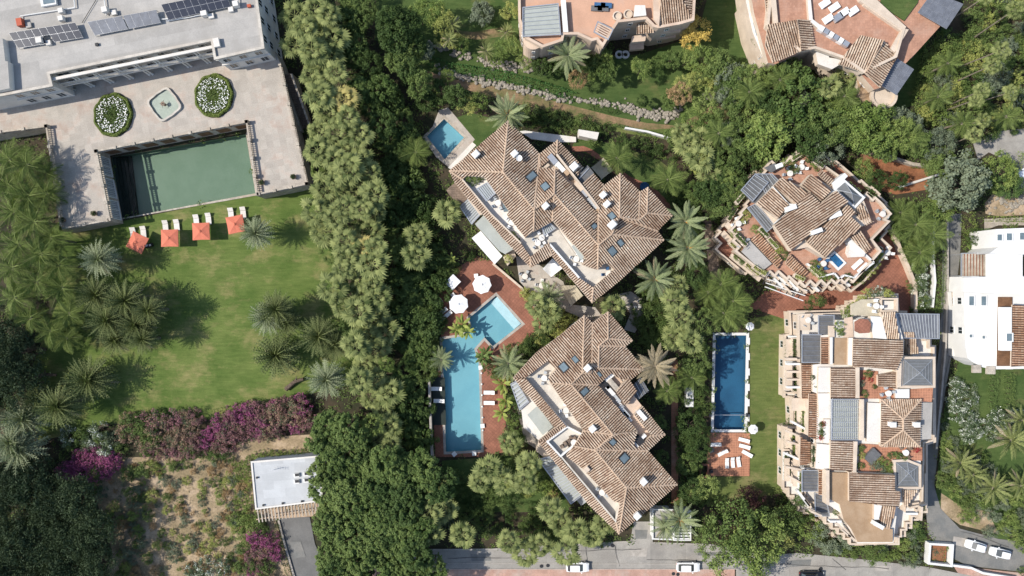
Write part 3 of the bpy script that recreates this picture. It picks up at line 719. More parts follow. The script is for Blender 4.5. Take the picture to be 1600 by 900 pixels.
lay('dry_slope', [(120, 700), (180, 715), (330, 712), (400, 684), (500, 678), (500, 712), (392, 716), (398, 800), (430, 812), (446, 860), (470, 960), (150, 960), (175, 860), (150, 780)], DRY)
lay('lawn', [(70, 365), (100, 340), (170, 350), (404, 302), (486, 286), (500, 330), (545, 470), (560, 600), (470, 618), (400, 640), (330, 656), (250, 650), (150, 668), (60, 690), (40, 600), (90, 470), (60, 420)], LAWN)
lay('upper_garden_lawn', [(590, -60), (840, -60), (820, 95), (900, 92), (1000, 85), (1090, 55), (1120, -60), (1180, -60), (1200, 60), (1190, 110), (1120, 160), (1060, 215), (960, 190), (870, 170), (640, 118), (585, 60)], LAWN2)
lay('brown_garden_path', [(705, 46), (740, 50), (800, 40), (800, 55), (745, 62), (700, 56)], PATHD)
lay('dirt_path', [(660, 108), (700, 122), (740, 128), (830, 148), (905, 168), (960, 182), (1010, 192), (1055, 196), (1100, 175), (1110, 165), (1150, 172), (1140, 190), (1060, 206), (990, 204), (940, 195), (880, 178), (800, 160), (735, 142), (690, 132)], PATHD)
lay('lower_strip_lawn', [(955, 193), (1010, 203), (1060, 200), (1065, 222), (1000, 212), (955, 204)], LAWN3)
lay('courtyard_lawn', [(712, 184), (735, 176), (790, 190), (742, 232)], LAWN2)
lay('villa_side_lawn', [(900, 215), (960, 225), (1030, 250), (1080, 290), (1070, 325), (1045, 330), (985, 285), (930, 245), (893, 232)], LAWN2)
lay('lower_villa_lawn', [(690, 720), (800, 712), (880, 760), (890, 800), (700, 800)], LAWN2)
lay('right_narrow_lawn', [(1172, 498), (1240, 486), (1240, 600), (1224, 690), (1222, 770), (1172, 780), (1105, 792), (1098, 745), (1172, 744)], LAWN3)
lay('top_right_lawn', [(1385, -40), (1500, -60), (1440, 90), (1435, 160), (1395, 178), (1345, 150), (1370, 20)], LAWN2)
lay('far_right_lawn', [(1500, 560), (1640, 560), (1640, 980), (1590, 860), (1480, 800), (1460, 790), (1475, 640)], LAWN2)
lay('sandy_garden_bed', [(1470, 770), (1500, 790), (1545, 800), (1560, 835), (1500, 820), (1470, 800)], DRY)
lay('small_pool_deck', [(686, 172), (700, 168), (712, 182), (742, 218), (702, 262), (682, 246), (660, 214), (676, 198)], BEIGE, 's'); lay('small_pool_step', [(700, 262), (738, 222), (744, 227), (707, 266)], OFFW)
lay('pool_patio', [(745, 400), (768, 408), (815, 448), (838, 480), (846, 515), (800, 548), (790, 560), (790, 706), (757, 714), (680, 714), (676, 600), (690, 540), (686, 455), (715, 418)], REDF, 'l')
lay('lap_pool_deck', [(1105, 676), (1172, 676), (1171, 744), (1104, 744)], REDF2)
lay('octagonal_villa_forecourt', [(1358, 350), (1378, 354), (1392, 368), (1402, 392), (1424, 440), (1426, 500), (1330, 500), (1230, 500), (1170, 480), (1195, 455), (1300, 440)], REDF)
lay('curved_garden_path', [(893, 229), (912, 228), (926, 234), (945, 248), (966, 262), (985, 276), (1010, 287), (1030, 300), (1046, 318), (1052, 338), (1044, 342), (1036, 322), (1020, 306), (995, 293), (975, 284), (955, 268), (935, 250), (915, 237), (894, 236)], REDF)
lay('narrow_side_path', [(1049, 560), (1059, 560), (1060, 800), (1049, 800)], BRICKP)
lay('gap_path', [(1098, 345), (1112, 345), (1125, 420), (1130, 470), (1112, 470), (1108, 420)], BRSTONE)
lay('red_earth', [(1345, 240), (1380, 250), (1450, 262), (1450, 296), (1400, 304), (1345, 290)], REDS)
lay('villa_terrace', [(806, 400), (830, 405), (880, 440), (893, 476), (930, 480), (945, 500), (915, 500), (870, 480), (835, 466), (812, 440)], BEIGE)
lay('stair_landing', [(966, 460), (985, 455), (1005, 468), (1008, 492), (992, 520), (975, 515), (985, 490)], BEIGE)
lay('lower_villa_terrace', [(800, 590), (830, 600), (870, 670), (860, 715), (820, 690), (808, 640)], BEIGE)
lay('rock_garden_bed', [(1538, 318), (1550, 304), (1640, 298), (1640, 334), (1560, 338), (1540, 334)], DRY)
lay('paved_yard', [(1520, 222), (1560, 205), (1700, 190), (1700, 320), (1590, 300), (1584, 256), (1545, 238), (1528, 250)], ASPH)
lay('lane', [(1473, 334), (1503, 334), (1500, 400), (1492, 470), (1486, 560), (1472, 640), (1466, 700), (1460, 760), (1470, 795), (1500, 826), (1560, 842), (1700, 860), (1700, 905), (1512, 884), (1480, 868), (1450, 835), (1444, 760), (1449, 700), (1458, 620), (1468, 540), (1472, 440)], LANE)
lay('gravel_path', [(1538, 342), (1640, 338), (1640, 352), (1560, 352), (1538, 360)], STONEW)
lay('driveway', [(436, 806), (484, 808), (492, 850), (506, 880), (530, 960), (468, 960), (452, 870)], DRIVE)
lay('road', [(640, 858), (770, 857), (900, 849), (985, 845), (990, 815), (1018, 815), (1020, 847), (1110, 850), (1200, 868), (1245, 864), (1330, 872), (1450, 886), (1520, 900), (1700, 940), (1700, 1000), (1150, 1000), (1150, 888), (640, 888)], ASPH)
mb = MB(); pts = PP([(560, 889), (1148, 889), (1148, 960), (560, 960)], .12); pts = ccw(pts); mb.prism([Vector((p.x, p.y, 0)) for p in pts], pts); structure('pavement', mb, PINKP)
mb = MB()
for x in range(560, 1148, 8):
    a = P(x, 888.6, 0); mb.box((a.x + .48, a.y, 0), .94, .16, .135)
structure('kerb', mb, KERB)
mb = MB(); pts = ccw(PP([(1490, 884), (1640, 900), (1640, 960), (1560, 930), (1500, 900)], .12)); mb.prism([Vector((p.x, p.y, 0)) for p in pts], pts); structure('pavement', mb, PINKP)
mb = MB()
for a, b in (((640, 859), (770, 858)), ((770, 858), (900, 850)), ((900, 850), (984, 846)), ((1022, 847.5), (1108, 850.5))):
    A, B = P(*a), P(*b); n = int((B - A).length); 
    for i in range(n): c = A.lerp(B, (i + .5) / n); mb.box((c.x, c.y, 0), .97, .18, .14, math.atan2((B - A).y, (B - A).x))
structure('kerb', mb, KERB)
for k_, pl in enumerate(([(735, 866), (765, 864), (768, 876), (737, 877)], [(985, 858), (1012, 857), (1010, 870), (984, 869)], [(1090, 862), (1118, 863), (1120, 868), (1090, 868)], [(1228, 876), (1268, 874), (1266, 884), (1230, 886)], [(1366, 884), (1392, 884), (1394, 892), (1368, 892)], [(860, 854), (878, 853), (880, 862), (861, 863)], [(992, 828), (1012, 828), (1010, 842), (993, 842)], [(1490, 838), (1514, 842), (1510, 856), (1488, 850)], [(452, 846), (470, 846), (478, 870), (460, 872)], [(1476, 460), (1486, 462), (1484, 490), (1474, 488)])): lay('asphalt_patch', pl, [LANE, KERB, DRIVE][k_ % 3] if k_ != 8 else LANE)
rc_ = random.Random(9); CRACK = mat('crack_filler', (.09, .085, .08), .9, .1, 1); mb = MB(); Z[0] += .0042
for x, y, n_, dx, dy in ((700, 872, 16, 9, .3), (880, 862, 12, 10, -.2), (1010, 874, 10, 9, .2), (960, 851, 8, 1, 4.5), (915, 852, 8, .5, 4.5), (1205, 880, 18, 10, .4), (1300, 872, 7, 3, 3), (1500, 830, 8, 9, 3), (1480, 360, 14, -.6, 10), (1488, 520, 14, -1.8, 9)):
    p0 = P(x, y, 0)
    for i in range(n_):
        x += dx + rc_.uniform(-1, 1); y += dy + rc_.uniform(-1, 1); p1 = P(x, y, 0); e = (p1 - p0).normalized(); s_ = Vector((-e.y, e.x, 0)) * rc_.uniform(.03, .07); q = [Vector((v.x, v.y, Z[0])) for v in (p0 - s_, p1 - s_, p1 + s_, p0 + s_)]; mb.face(q, 0, .5); p0 = p1
structure('road_crack', mb, CRACK)
mb = MB()
for x0, y0, x1, y1 in ((700, 880, 1150, 881),):
    a, b = P(x0, y0, 0), P(x1, y1, 0); mb.face([(a.x, a.y - .06, Z[0] + .004), (b.x, b.y - .06, Z[0] + .004), (b.x, b.y + .06, Z[0] + .004), (a.x, a.y + .06, Z[0] + .004)])
structure('gutter_line', mb, KERB)
for x, y in ((846, 884), (856, 883), (1052, 896), (1059, 897), (1282, 888), (812, 871), (957, 852)):
    mb = MB(); a = P(x, y, 0); z0 = Z[0] + .004 if y < 889 else .124; mb.lathe((a.x, a.y, z0), [(.34, 0), (.34, .015), (0, .018)], 12); o = single('manhole_cover', mb, DARKW, '', 'manhole cover', 'manhole covers along the road'); later(o, 'small round manhole cover in the paving', x, y)
# ================================================================ MANSION (top left)
TZ = 4.3; RZ = 11.0
def at(px, py, z): return P(px, py, z)
loc = P(250, 60, 0)
man = thing('mansion', 'large grey flat roofed mansion with a two storey column loggia facing the terrace', 'mansion', loc)
MROOF = [(-90, -90), (388, -90), (411, 74), (336, 91), (331, 62), (75, 114), (80, 133), (8, 147), (-90, 165)]
body, ring = block(man, 'walls', MROOF, RZ - .1, 0, GROOF, OFFW)
parapet(man, MROOF, RZ - .1, .35, .45, EDGE, True, 'roof_edge')
flatpanel(man, 'roof_step', [(-90, 60), (4, 60), (8, 95), (12, 96), (15, 138), (-90, 160)], RZ + 1.2, GROOF, 1.4, OFFW)
flatpanel(man, 'cornice', [(75, 114), (331, 62), (332, 65.5), (76, 117.5)], RZ - .5, EDGE, .3)
a, b = P(88, 120, RZ).xy, P(330, 71, RZ).xy
k = [P(75, 114, RZ - .1).xy, P(331, 62, RZ - .1).xy]; d = (k[1] - k[0]).normalized(); nn = Vector((d.y, -d.x)); rot = math.atan2(d.y, d.x); L = (k[1] - k[0]).length
for s_, z in enumerate((TZ + .3, TZ + 3.55)):
    for i in range(8):
        q = k[0] + d * (L * (i + .5) / 8) + nn * .08; window(man, (q.x, q.y, z), rot, 2.5, 2.3, OFFW, GLASS)
    for i in range(9):
        for e in (-.28, .28):
            q = k[0] + d * min(L - .3, max(.3, L * i / 8 + e)) + nn * 1.1; mb = MB(); mb.lathe((q.x, q.y, z - .25), [(.24, 0), (.24, .2), (.17, .25), (.14, 2.5), (.24, 2.65), (.24, 2.8)], 8); part('column', mb, OFFW, man)
    mb = MB(); q = k[0] + d * L / 2 + nn * 1.1; mb.box((q.x, q.y, z + 2.55), L, .5, .3, rot); part('gallery_beam', mb, OFFW, man)
    if s_:
        mb = MB(); q = k[0] + d * L / 2 + nn * 1.25; mb.box((q.x, q.y, z + .65), L, .12, .12, rot)
        for i in range(100): u = k[0] + d * (L * (i + .5) / 100) + nn * 1.25; mb.box((u.x, u.y, z - .25), .1, .1, .95, rot)
        part('balustrade', mb, OFFW, man)
for (x0, y0), (x1, y1), n in (((8, 147), (80, 133), 3), ((336, 91), (411, 74), 3)):
    A, B = P(x0, y0, RZ - .1).xy, P(x1, y1, RZ - .1).xy; dd = (B - A).normalized()
    for z in (TZ + .9, TZ + 4.0):
        for i in range(n): q = A + dd * ((B - A).length * (i + .5) / n) + Vector((dd.y, -dd.x)) * .04; window(man, (q.x, q.y, z), math.atan2(dd.y, dd.x), 1.4, 1.9, WHITE)
    for z in (TZ + 3.2, RZ - .9): mb = MB(); q = (A + B) / 2 + Vector((dd.y, -dd.x)) * .1; mb.box((q.x, q.y, z), (B - A).length + .3, .25, .25, math.atan2(dd.y, dd.x)); part('string_course', mb, OFFW, man)
A, B = P(411, 74, RZ - .1).xy, P(388, -90, RZ - .1).xy; dd = (B - A).normalized()
for z in (1.2, TZ + .9, TZ + 4.0):
    for i in range(6): q = A + dd * (2 + i * 3.2) + Vector((dd.y, -dd.x)) * .04; window(man, (q.x, q.y, z), math.atan2(dd.y, dd.x), 1.4, 1.9, WHITE)
def roofbox(px, py, sx, sy, sz, m=OFFW, rot=.2, nm='vent_box', z=RZ): return rbox(man, nm, px, py, z, sx, sy, sz, rot, m)
for x, y, a_, b_, c_ in ((99, 19, .8, .8, .9), (99, 31, .8, .8, .9), (168, 18, .9, .9, 1.1), (180, 21, .8, .8, .5), (67, 66, 1.0, .9, 1.2), (78, 68, .8, .8, .5), (322, 24, 1.0, .8, 1.1), (331, 26, .9, .8, .4), (371, 9, .9, .9, 1.1), (362, 16, .8, .8, .5), (340, 68, 1.0, 1.5, .6), (10, 96, 1.2, .8, .8)): roofbox(x, y, a_, b_, c_)
roofbox(35, 37, .9, 1.3, .9, REDB, nm='red_cabinet'); roofbox(390, 10, .6, .5, .4, REDB, nm='red_cabinet'); roofbox(152, 70, .5, .5, .25, DARKW, nm='roof_drain'); roofbox(46, 40, .9, .9, .3, GROOF)
for pts in ([(32, 32), (32, 25), (117, 12), (115, -8)], [(166, 24), (163, 0), (162, -30)], [(260, 33), (322, 22)], [(252, 30), (290, 28), (315, 23)], [(372, 8), (372, -20)]):
    mb = MB(); w_ = PP(pts, RZ + .25)
    for u, v in zip(w_[:-1], w_[1:]): mb.tube(u, v, .09, .09, 6)
    part('roof_pipe', mb, WHITE if pts[0][0] != 260 else ALU, man)
mb = MB(); mb.tube(P(150, 0, RZ + .1), P(128, 36, RZ + .1), .05, .05, 5); part('cable', mb, DARKW, man)
rbox(man, 'roof_window', 78, 3, RZ, 2.6, 1.6, .5, .17, WHITE); rbox(man, 'pane', 76, 1, RZ + .5, 1.9, 1.0, .06, .17, GLASSB)
def solar(label, q, cols, rows, z, m, skip=(), split=None, gap=.06, tilt=.35, base=None):
    A, B, C, D = [P(x, y, z) for x, y in q]      # A->B along columns, A->D along rows; D side is the low edge
    c = (A + B + C + D) / 4; t = thing('solar_array', label, 'solar panels', (c.x, c.y, base if base is not None else z - .4), 0, 'solar panel arrays on the roofs')
    fm = MB()
    for i in range(cols):
        for j in range(rows):
            if (i, j) in skip: continue
            def g(u, v): p = A.lerp(B, u).lerp(D.lerp(C, u), v); return Vector((p.x, p.y, z + .15 + tilt * (1 - v)))
            e = .007; u0, u1, v0, v1 = (i + e) / cols, (i + 1 - e) / cols, (j + e * .6) / rows, (j + 1 - e * .6) / rows
            if split and i == split: u0 += .5 / cols * .3
            r = ccw([g(u0, v0), g(u1, v0), g(u1, v1), g(u0, v1)]); mb = MB(); mb.prism([p - Vector((0, 0, .05)) for p in r], r, 0, 1)
            o = part('solar_panel', mb, [ALU, ALU], t); r2 = offset(r, .018)
            mb = MB(); mb.prism([p + Vector((0, 0, .002)) for p in r2], [p + Vector((0, 0, .012)) for p in r2]); part('glass', mb, m, o)
    for i in range(0, cols + 1, 2):
        for v in (0.03, .97): p = A.lerp(B, i / cols).lerp(D.lerp(C, i / cols), v); fm.box((p.x, p.y, (base if base is not None else z - .4)), .08, .08, .45 + tilt * (1 - v))
    part('mounting_frame', fm, ALU, t); return t
solar('dark blue solar array left on the mansion roof with a missing corner', [(17, 53), (120, 37), (131, 59), (29, 76)], 9, 2, RZ + .4, SOLAR, skip=((4, 1), (4, 0)) and ((4, 1),))
solar('greyish solar collector array in the middle of the mansion roof', [(139, 36), (246, 17), (252, 36), (149, 56)], 8, 1, RZ + .4, THERM, split=4)
solar('dark blue solar array upper right on the mansion roof', [(254, 9), (354, -11), (361, 11), (264, 32)], 9, 2, RZ + .4, SOLAR)
# terrace
TP = [(-90, 100), (420, 60), (437, 96), (482, 289), (401, 306), (385, 190), (150, 236), (172, 346), (94, 361), (72, 196), (0, 208), (-90, 222)]
ter = thing('stone_terrace', 'raised beige stone terrace with balustrades framing the sunken green pool', 'terrace', P(260, 180, 0))
block(ter, 'paving', TP, TZ, 0, BEIGE, STONEW)
def balus(pts, z=TZ, h=.95, parent=ter, seg=30):
    w_ = PP(pts, z + h)
    for u, v in zip(w_[:-1], w_[1:]):
        L = (v - u).length; n = max(1, round(L / (seg * .116))); d = (v - u) / n; rot = math.atan2(d.y, d.x)
        for i in range(n):
            p0 = u + d * i; mb = MB(); mb.box((p0.x, p0.y, z), .55, .55, h + .15, rot); part('pier', mb, STONEW, parent)
            c = p0 + d / 2; Ls = d.length - .6; mb = MB(); mb.box((c.x, c.y, z + h - .15), Ls, .3, .15, rot); mb.box((c.x, c.y, z), Ls, .3, .12, rot)
            k = int(Ls / .3)
            for j in range(k): q = p0 + d * ((j + .9) / (k + .9)); mb.box((q.x, q.y, z + .12), .13, .13, h - .27, rot)
            part('balustrade', mb, STONEW, parent)
        mb = MB(); mb.box((v.x, v.y, z), .55, .55, h + .15, rot); part('pier', mb, STONEW, parent)
balus([(402, 303), (385, 190), (150, 236), (171, 343)]); balus([(437, 100), (479, 287), (404, 303)]); balus([(0, 206), (72, 197), (95, 357), (168, 344)])
for i in range(3):      # white lattice openings in the pool's west wall
    a, b = P(150, 236, TZ), P(172, 346, TZ); u0, u1 = .06 + i * .315, .06 + i * .315 + .26; A, B = a.lerp(b, u0), a.lerp(b, u1)
    c = (A + B) / 2; rot = math.atan2((B - A).y, (B - A).x); L = (B - A).length; nx = Vector((-(B - A).y, (B - A).x, 0)).normalized() * .06
    mb = MB(); mb.box((c.x + nx.x, c.y + nx.y, .7), L, .05, 2.7, rot); o = part('opening', mb, GLASS, ter); mb = MB()
    for z in (.6, 3.4): mb.box((c.x + nx.x, c.y + nx.y, z), L + .3, .3, .2, rot)
    for u in (0, .5, 1): q = A.lerp(B, u); mb.box((q.x + nx.x, q.y + nx.y, .6), .16, .3, 2.9, rot)
    for s2 in range(2):
        for k2 in range(7):
            zc = .9 + k2 * .36; q = A.lerp(B, .25 + .5 * s2); mb.box((q.x + nx.x * 1.8, q.y + nx.y * 1.8, zc), L * .42, .06, .07, rot)
        for k2 in range(4): q = A.lerp(B, .08 + .5 * s2 + k2 * .11); mb.box((q.x + nx.x * 1.8, q.y + nx.y * 1.8, .8), .07, .06, 2.5, rot)
    part('lattice', mb, WHITE, o)
a, b = P(385, 190, TZ), P(150, 236, TZ)
for i in range(8):
    q = a.lerp(b, (i + .5) / 8); rot = math.atan2((a - b).y, (a - b).x); mb = MB(); mb.box((q.x + .03, q.y - .06, .8), 2.2, .06, 2.2, rot); part('dark_opening', mb, BROWNW, ter)
mb = MB(); r_ = ccw(PP([(170, 346), (402, 305), (398.5, 302), (189, 341)], .15)); mb.prism([Vector((p.x, p.y, 0)) for p in r_], r_); structure('green_pool_coping', mb, STONEW)
mb = MB(); r_ = ccw(PP([(399, 302), (402, 305), (386, 205), (384, 209)], .14)); mb.prism([Vector((p.x, p.y, 0)) for p in r_], r_); structure('green_pool_coping', mb, STONEW)
for x, y in ((101, 344), (150, 334), (411, 286), (460, 277)):
    t = thing('potted_plant', 'dark round potted plant', 'potted plant', P(x, y, TZ), 0, 'pots on the terrace corners', True); mb = MB(); mb.lathe((0, 0, .01), [(.3, 0), (.45, .5), (.5, .55), (.38, .56)], 12); part('pot', mb, BRSTONE, t)
    c = link('foliage', crown_mesh('shrub', 1, L_DARK), t, loc=(0, 0, .8)); c.scale = (.5, .5, .5); later(t, 'dark round potted plant on the terrace corner', x, y)
# oval flower beds
for x, y, nm in ((178, 180, 'left'), (335, 150, 'right')):
    c = P(x, y, TZ); t = thing('flower_bed', 'oval bed of white flowers with clipped green border %s of the fountain' % nm, 'flower bed', c, -.15 if nm == 'left' else -.1, 'oval flower beds on the terrace', True)
    mb = MB(); mb.lathe((0, 0, .01), [(3.5, 0), (3.5, .15), (0, .16)], 32, 0, 1.14); part('soil', mb, SOIL, t)
    rg = np.random.default_rng(x); n = 5200; an = rg.uniform(0, 6.283, n); u = rg.uniform(-1, 1, n); rr = 3.2 + .28 * u + .1 * np.sin(an * 9); C = np.stack([rr * np.cos(an), rr * 1.14 * np.sin(an), .15 + .5 * np.sqrt(np.maximum(0, 1 - u * u)) * rg.uniform(.6, 1.05, n)], 1)
    V, F, T = leafquads(rg, C, rg.normal(size=C.shape) * .5 + [0, 0, 1], .17); link('border_hedge', npmesh('border_hedge', V, F, T, L_YHEDGE), t)
    n = 6500; an = rg.uniform(0, 6.283, n); rr = 2.9 * np.sqrt(rg.random(n)); C = np.stack([rr * np.cos(an), rr * 1.14 * np.sin(an), .2 + .4 * rg.random(n)], 1); V, F, T = leafquads(rg, C, rg.normal(size=C.shape) * .6 + [0, 0, 1], .22); link('foliage', npmesh('foliage', V, F, T, L_MID), t)
    n = 400; an = rg.uniform(0, 6.283, n); rr = .9 + 1.95 * np.sqrt(rg.random(n)); C = np.stack([rr * np.cos(an), rr * 1.14 * np.sin(an), .5 + .25 * rg.random(n)], 1); V, F, T = leafquads(rg, C, rg.normal(size=C.shape) * .25 + [0, 0, 1], .2, .9)
    o = link('blossom', npmesh('blossom', V, F, T, WFLOW), t, 'stuff')
# fountain
c = P(258, 164, TZ); t = thing('fountain', 'pale quatrefoil fountain basin between the two oval flower beds', 'fountain', c, -.15, None, True); N_ = 48
def quatre(r, z): return [Vector((r * (1 + .10 * math.cos(4 * a) + .03 * math.cos(8 * a)) * math.cos(a), r * (1 + .10 * math.cos(4 * a) + .03 * math.cos(8 * a)) * math.sin(a), z)) for a in [6.28318 * i / N_ for i in range(N_)]]
mb = MB(); o_, i_ = quatre(2.75, .45), quatre(2.4, .45); ob, ib = quatre(2.8, .01), quatre(2.4, .2)
for i in range(N_):
    j = (i + 1) % N_; mb.face([o_[i], o_[j], i_[j], i_[i]]); mb.face([ob[i], ob[j], o_[j], o_[i]]); mb.face([i_[i], i_[j], ib[j], ib[i]])
part('rim', mb, EDGE, t); mb = MB(); mb.face(quatre(2.4, .08)); part('basin_floor', mb, POND, t); mb = MB(); mb.face(quatre(2.42, .32)); part('water', mb, WBLUE, t)
mb = MB(); mb.lathe((0, 0, .05), [(.3, 0), (.12, .3), (.1, .7), (.4, .85), (.1, .9), (0, 1.1)], 12)
for i in range(4): mb.tube((0, 0, .9), (.7 * math.cos(i * 1.57), .7 * math.sin(i * 1.57), .75), .06, .03, 5)
part('spout', mb, BRSTONE, t)
# stair on the right of the terrace
t = thing('garden_stair', 'long brown stone stair descending between the terrace balustrade and the palm row', 'stair', P(463, 160, 0))
for i in range(24):
    u = i / 24; mb = MB(); c = P(448 + 31 * u, 118 + 84 * u, 3.2 * (1 - u)); mb.box((c.x, c.y, 0), 1.5, .44, 3.3 * (1 - u) + .1, .2); part('step', mb, BRSTONE, t)
for dx in (-8, 8):
    mb = MB(); a, b = P(448 + dx, 116, 3.4), P(480 + dx, 206, 1.0); d = b - a
    for i in range(10): q = a + d * (i + .5) / 10; mb.box((q.x, q.y, 0), .35, d.length / 10 * .98, q.z + .4, -.0 + math.atan2(d.y, d.x) - 1.5708)
    part('side_wall', mb, STONEW, t)
# ================================================================ ANNEX (bottom left)
an = thing('annex', 'flat grey roofed annex with beige slatted canopy beside the dense grove', 'annex', P(445, 755, 0))
AR = [(393, 722), (500, 713), (503, 782), (400, 795)]
block(an, 'walls', AR, 4, 0, LROOF, WHITE); parapet(an, AR, 3.95, .22, .3, OFFW, True, 'roof_edge')
for x, y in ((464, 742), (479, 740), (464, 752), (479, 750)):
    rbox(an, 'roof_vent', x, y, 4.05, .95, .75, .35, .1, WHITE); rbox(an, 'vent_cap', x, y, 4.4, .7, .5, .04, .1, DARKW)
for x, y in ((412, 789), (442, 786), (472, 783), (493, 774), (402, 746), (487, 745)): rbox(an, 'roof_outlet', x, y, 4.05, .3, .3, .3, 0, DARKW)
mb = MB(); mb.tube(P(428, 734, 4.05), P(428, 734, 5.4), .04, .04, 5); mb.tube(P(420, 735, 5.2), P(437, 734, 5.2), .03, .03, 4)
for i in range(5): mb.tube(P(421 + i * 4, 732, 5.2), P(421 + i * 4, 737, 5.2), .02, .02, 4)
part('antenna', mb, ALU, an)
A, B = P(400, 800, 3.0), P(505, 785, 3.0); d = (B - A); rot = math.atan2(d.y, d.x)
mb = MB(); c = A.lerp(B, .5); mb.box((c.x, c.y - 1.4, 2.75), d.length, .18, .2, rot); part('canopy_beam', mb, WOODS, an); mb = MB(); mb.box((c.x, c.y + .1, 2.75), d.length, .12, .2, rot); part('canopy_beam', mb, WOODS, an)
for i in range(20):
    c = A.lerp(B, (i + .5) / 20); mb = MB(); mb.box((c.x + .15, c.y - .75, 2.96), .2, 2.4, .14, rot); part('canopy_slat', mb, STONEW, an)
lay('annex_path', [(395, 797), (505, 785), (505, 806), (400, 812)], WOODS)
# ================================================================ VILLA 1
v1 = thing('tile_roofed_villa', 'large tile roofed villa with long white roof terraces above the turquoise pool', 'villa', P(865, 330, 0))
A1, H1, T1, N1, R1 = (702, 267), (786, 269), (794, 189), (843, 241), (835, 328)
S1, R2, Q1, M1 = (866, 303), (935, 383), (956, 366), (968, 339)
TOP1, TOP2, TOP3 = (871, 219), (969, 271), (1012, 293)
V1 = [(('e', A1, T1, 9), [A1, T1, H1]),
 (('e', T1, N1, 9), [T1, N1, R1, H1]),
 (('r', H1, R1, 11.1), [A1, H1, R1, (834, 361), (821, 371), (792, 335), (796, 330), (757, 276), (730, 275), (722, 280)]),
 (('r', H1, R1, 11.1), [A1, (722, 280), (767, 334), (814, 380), (829, 401), (829, 418), (784, 370), (755, 335), (730, 309), (711, 285)]),
 (('e', (829, 418), (862, 399), 9), [(829, 401), (857, 379), (862, 399), (829, 418)]),
 (('e', (862, 399), (922, 472), 9), [(857, 379), (905, 434), (927, 449), (925, 473), (862, 399)]),
 (('e', TOP1, N1, 9), [TOP1, (870, 240), (844, 262), N1]),
 (('e', TOP1, N1, 9), [(844, 262), (867, 264), S1, R1, N1]),
 (('e', TOP1, (911, 262), 9), [TOP1, (911, 262), (902, 275), (893, 268), (870, 240)]),
 (('e', (927, 272), (944, 290), 9), [(910, 288), (927, 272), (944, 290), (936, 322), (927, 312)]),
 (('r', S1, R2, 11.2), [S1, (867, 264), (935, 336), R2]),
 (('r', S1, R2, 11.2), [S1, R2, (934, 421), (922, 418), (910, 413), (917, 405), (869, 350), (863, 345)]),
 (('r', R1, S1, 11.1), [R1, S1, (863, 345), (852, 352), (834, 361)]),
 (('e', TOP2, (944, 290), 9), [TOP2, (944, 290), (936, 322), (935, 336), R2, Q1, M1]),
 (('e', TOP2, (1000, 300), 9), [TOP2, (1000, 300), (998, 344), M1]),
 (('e', TOP3, (998, 303), 9), [TOP3, (1000, 300), (998, 344), (1011, 333)]),
 (('e', TOP3, (1050, 337), 9), [TOP3, (1050, 337), (1011, 333)]),
 (('e', (1050, 337), (1027, 361), 9), [(1050, 337), (1027, 361), M1, (998, 344), (1011, 333)]),
 (('e', (1027, 361), (1037, 375), 9), [(1027, 361), (1037, 375), Q1, M1]),
 (('e', (1037, 375), (925, 473), 9), [R2, Q1, (1037, 375), (1000, 409), (967, 439), (925, 473), (927, 449), (960, 421), (947, 409), (934, 421)])]
BO1 = [A1, T1, N1, TOP1, (911, 262), (944, 290), TOP2, (1000, 300), TOP3, (1050, 337), (1027, 361), (1037, 375), (925, 473), (862, 399), (829, 418)]
b_, ring = block(v1, 'walls', BO1, 8.2, 0, OFFW, CREAM, inset=.5); windows(v1, ring, (1.0, 3.7, 6.3), 3.6)
roof(v1, V1, 8.15)
flatpanel(v1, 'terrace_floor', [(722, 280), (757, 276), (796, 330), (821, 371), (814, 380), (767, 334)], 8.3, OFFW, .1); flatpanel(v1, 'terrace_floor', [(834, 361), (852, 352), (863, 345), (910, 413), (934, 421), (947, 409), (960, 421), (927, 449), (857, 379), (829, 401), (814, 380), (821, 371)], 8.32, WSTONE, .1)
flatpanel(v1, 'terrace_floor', [(867, 264), (880, 262), (935, 322), (935, 336)], 8.7, PINK, .1); flatpanel(v1, 'terrace_floor', [(844, 262), (870, 240), (893, 268), (930, 318), (935, 336), (868, 264)], 8.55, CREAM, .1)
wallstrip(v1, 'terrace_parapet', PP([(857, 379), (905, 434)], 9.6), 8.2, 9.6, .3, WHITE); wallstrip(v1, 'terrace_parapet', PP([(870, 240), (927, 312), (937, 326)], 10.6), 8.2, 10.4, .25, CREAM); wallstrip(v1, 'terrace_parapet', PP([(722, 280), (767, 334), (814, 380)], 9.5), 8.2, 9.4, .25, CREAM)
flatpanel(v1, 'flat_roof_piece', [(902, 276), (918, 258), (928, 270), (910, 288)], 9.2, SLATE, .5); wallstrip(v1, 'panel_rail', PP([(905, 279), (920, 263)], 9.5), 9.1, 9.4, .15, ALU)
flatpanel(v1, 'glass_canopy', [(893, 385), (903, 377), (916, 392), (909, 408)], 9.9, GLASSG, .06)
for q, z, mm in (([(745, 295), (762, 285), (774, 302), (760, 314)], 9.3, SLAT), ([(847, 355), (860, 349), (868, 357), (850, 368)], 9.0, WCLOTH)): louvre(v1, q, z, 6, back=GLASSG, name='shade_pergola', posts=True, zb=8.3)
flatpanel(v1, 'skylight_slab', [(785, 315), (790, 323), (796, 330), (787, 331)], 8.7, GLASSB, .4)
for x, y, s in ((744, 243, 1.1), (804, 242, 1.0), (852, 323, 1.0), (955, 352, 1.2), (896, 262, 1.2), (941, 306, 1.0), (947, 320, 1.0)): chimney(v1, x, y, .75, s)
for x, y, L_, W_ in ((830, 276, 2.1, 1.3), (852, 292, 1.5, 1.4), (928, 354, 1.1, .9), (956, 338, 1.4, 1.2), (969, 379, 1.3, 1.0), (956, 392, 1.7, 1.4)): skylight(v1, x, y, L_, W_)
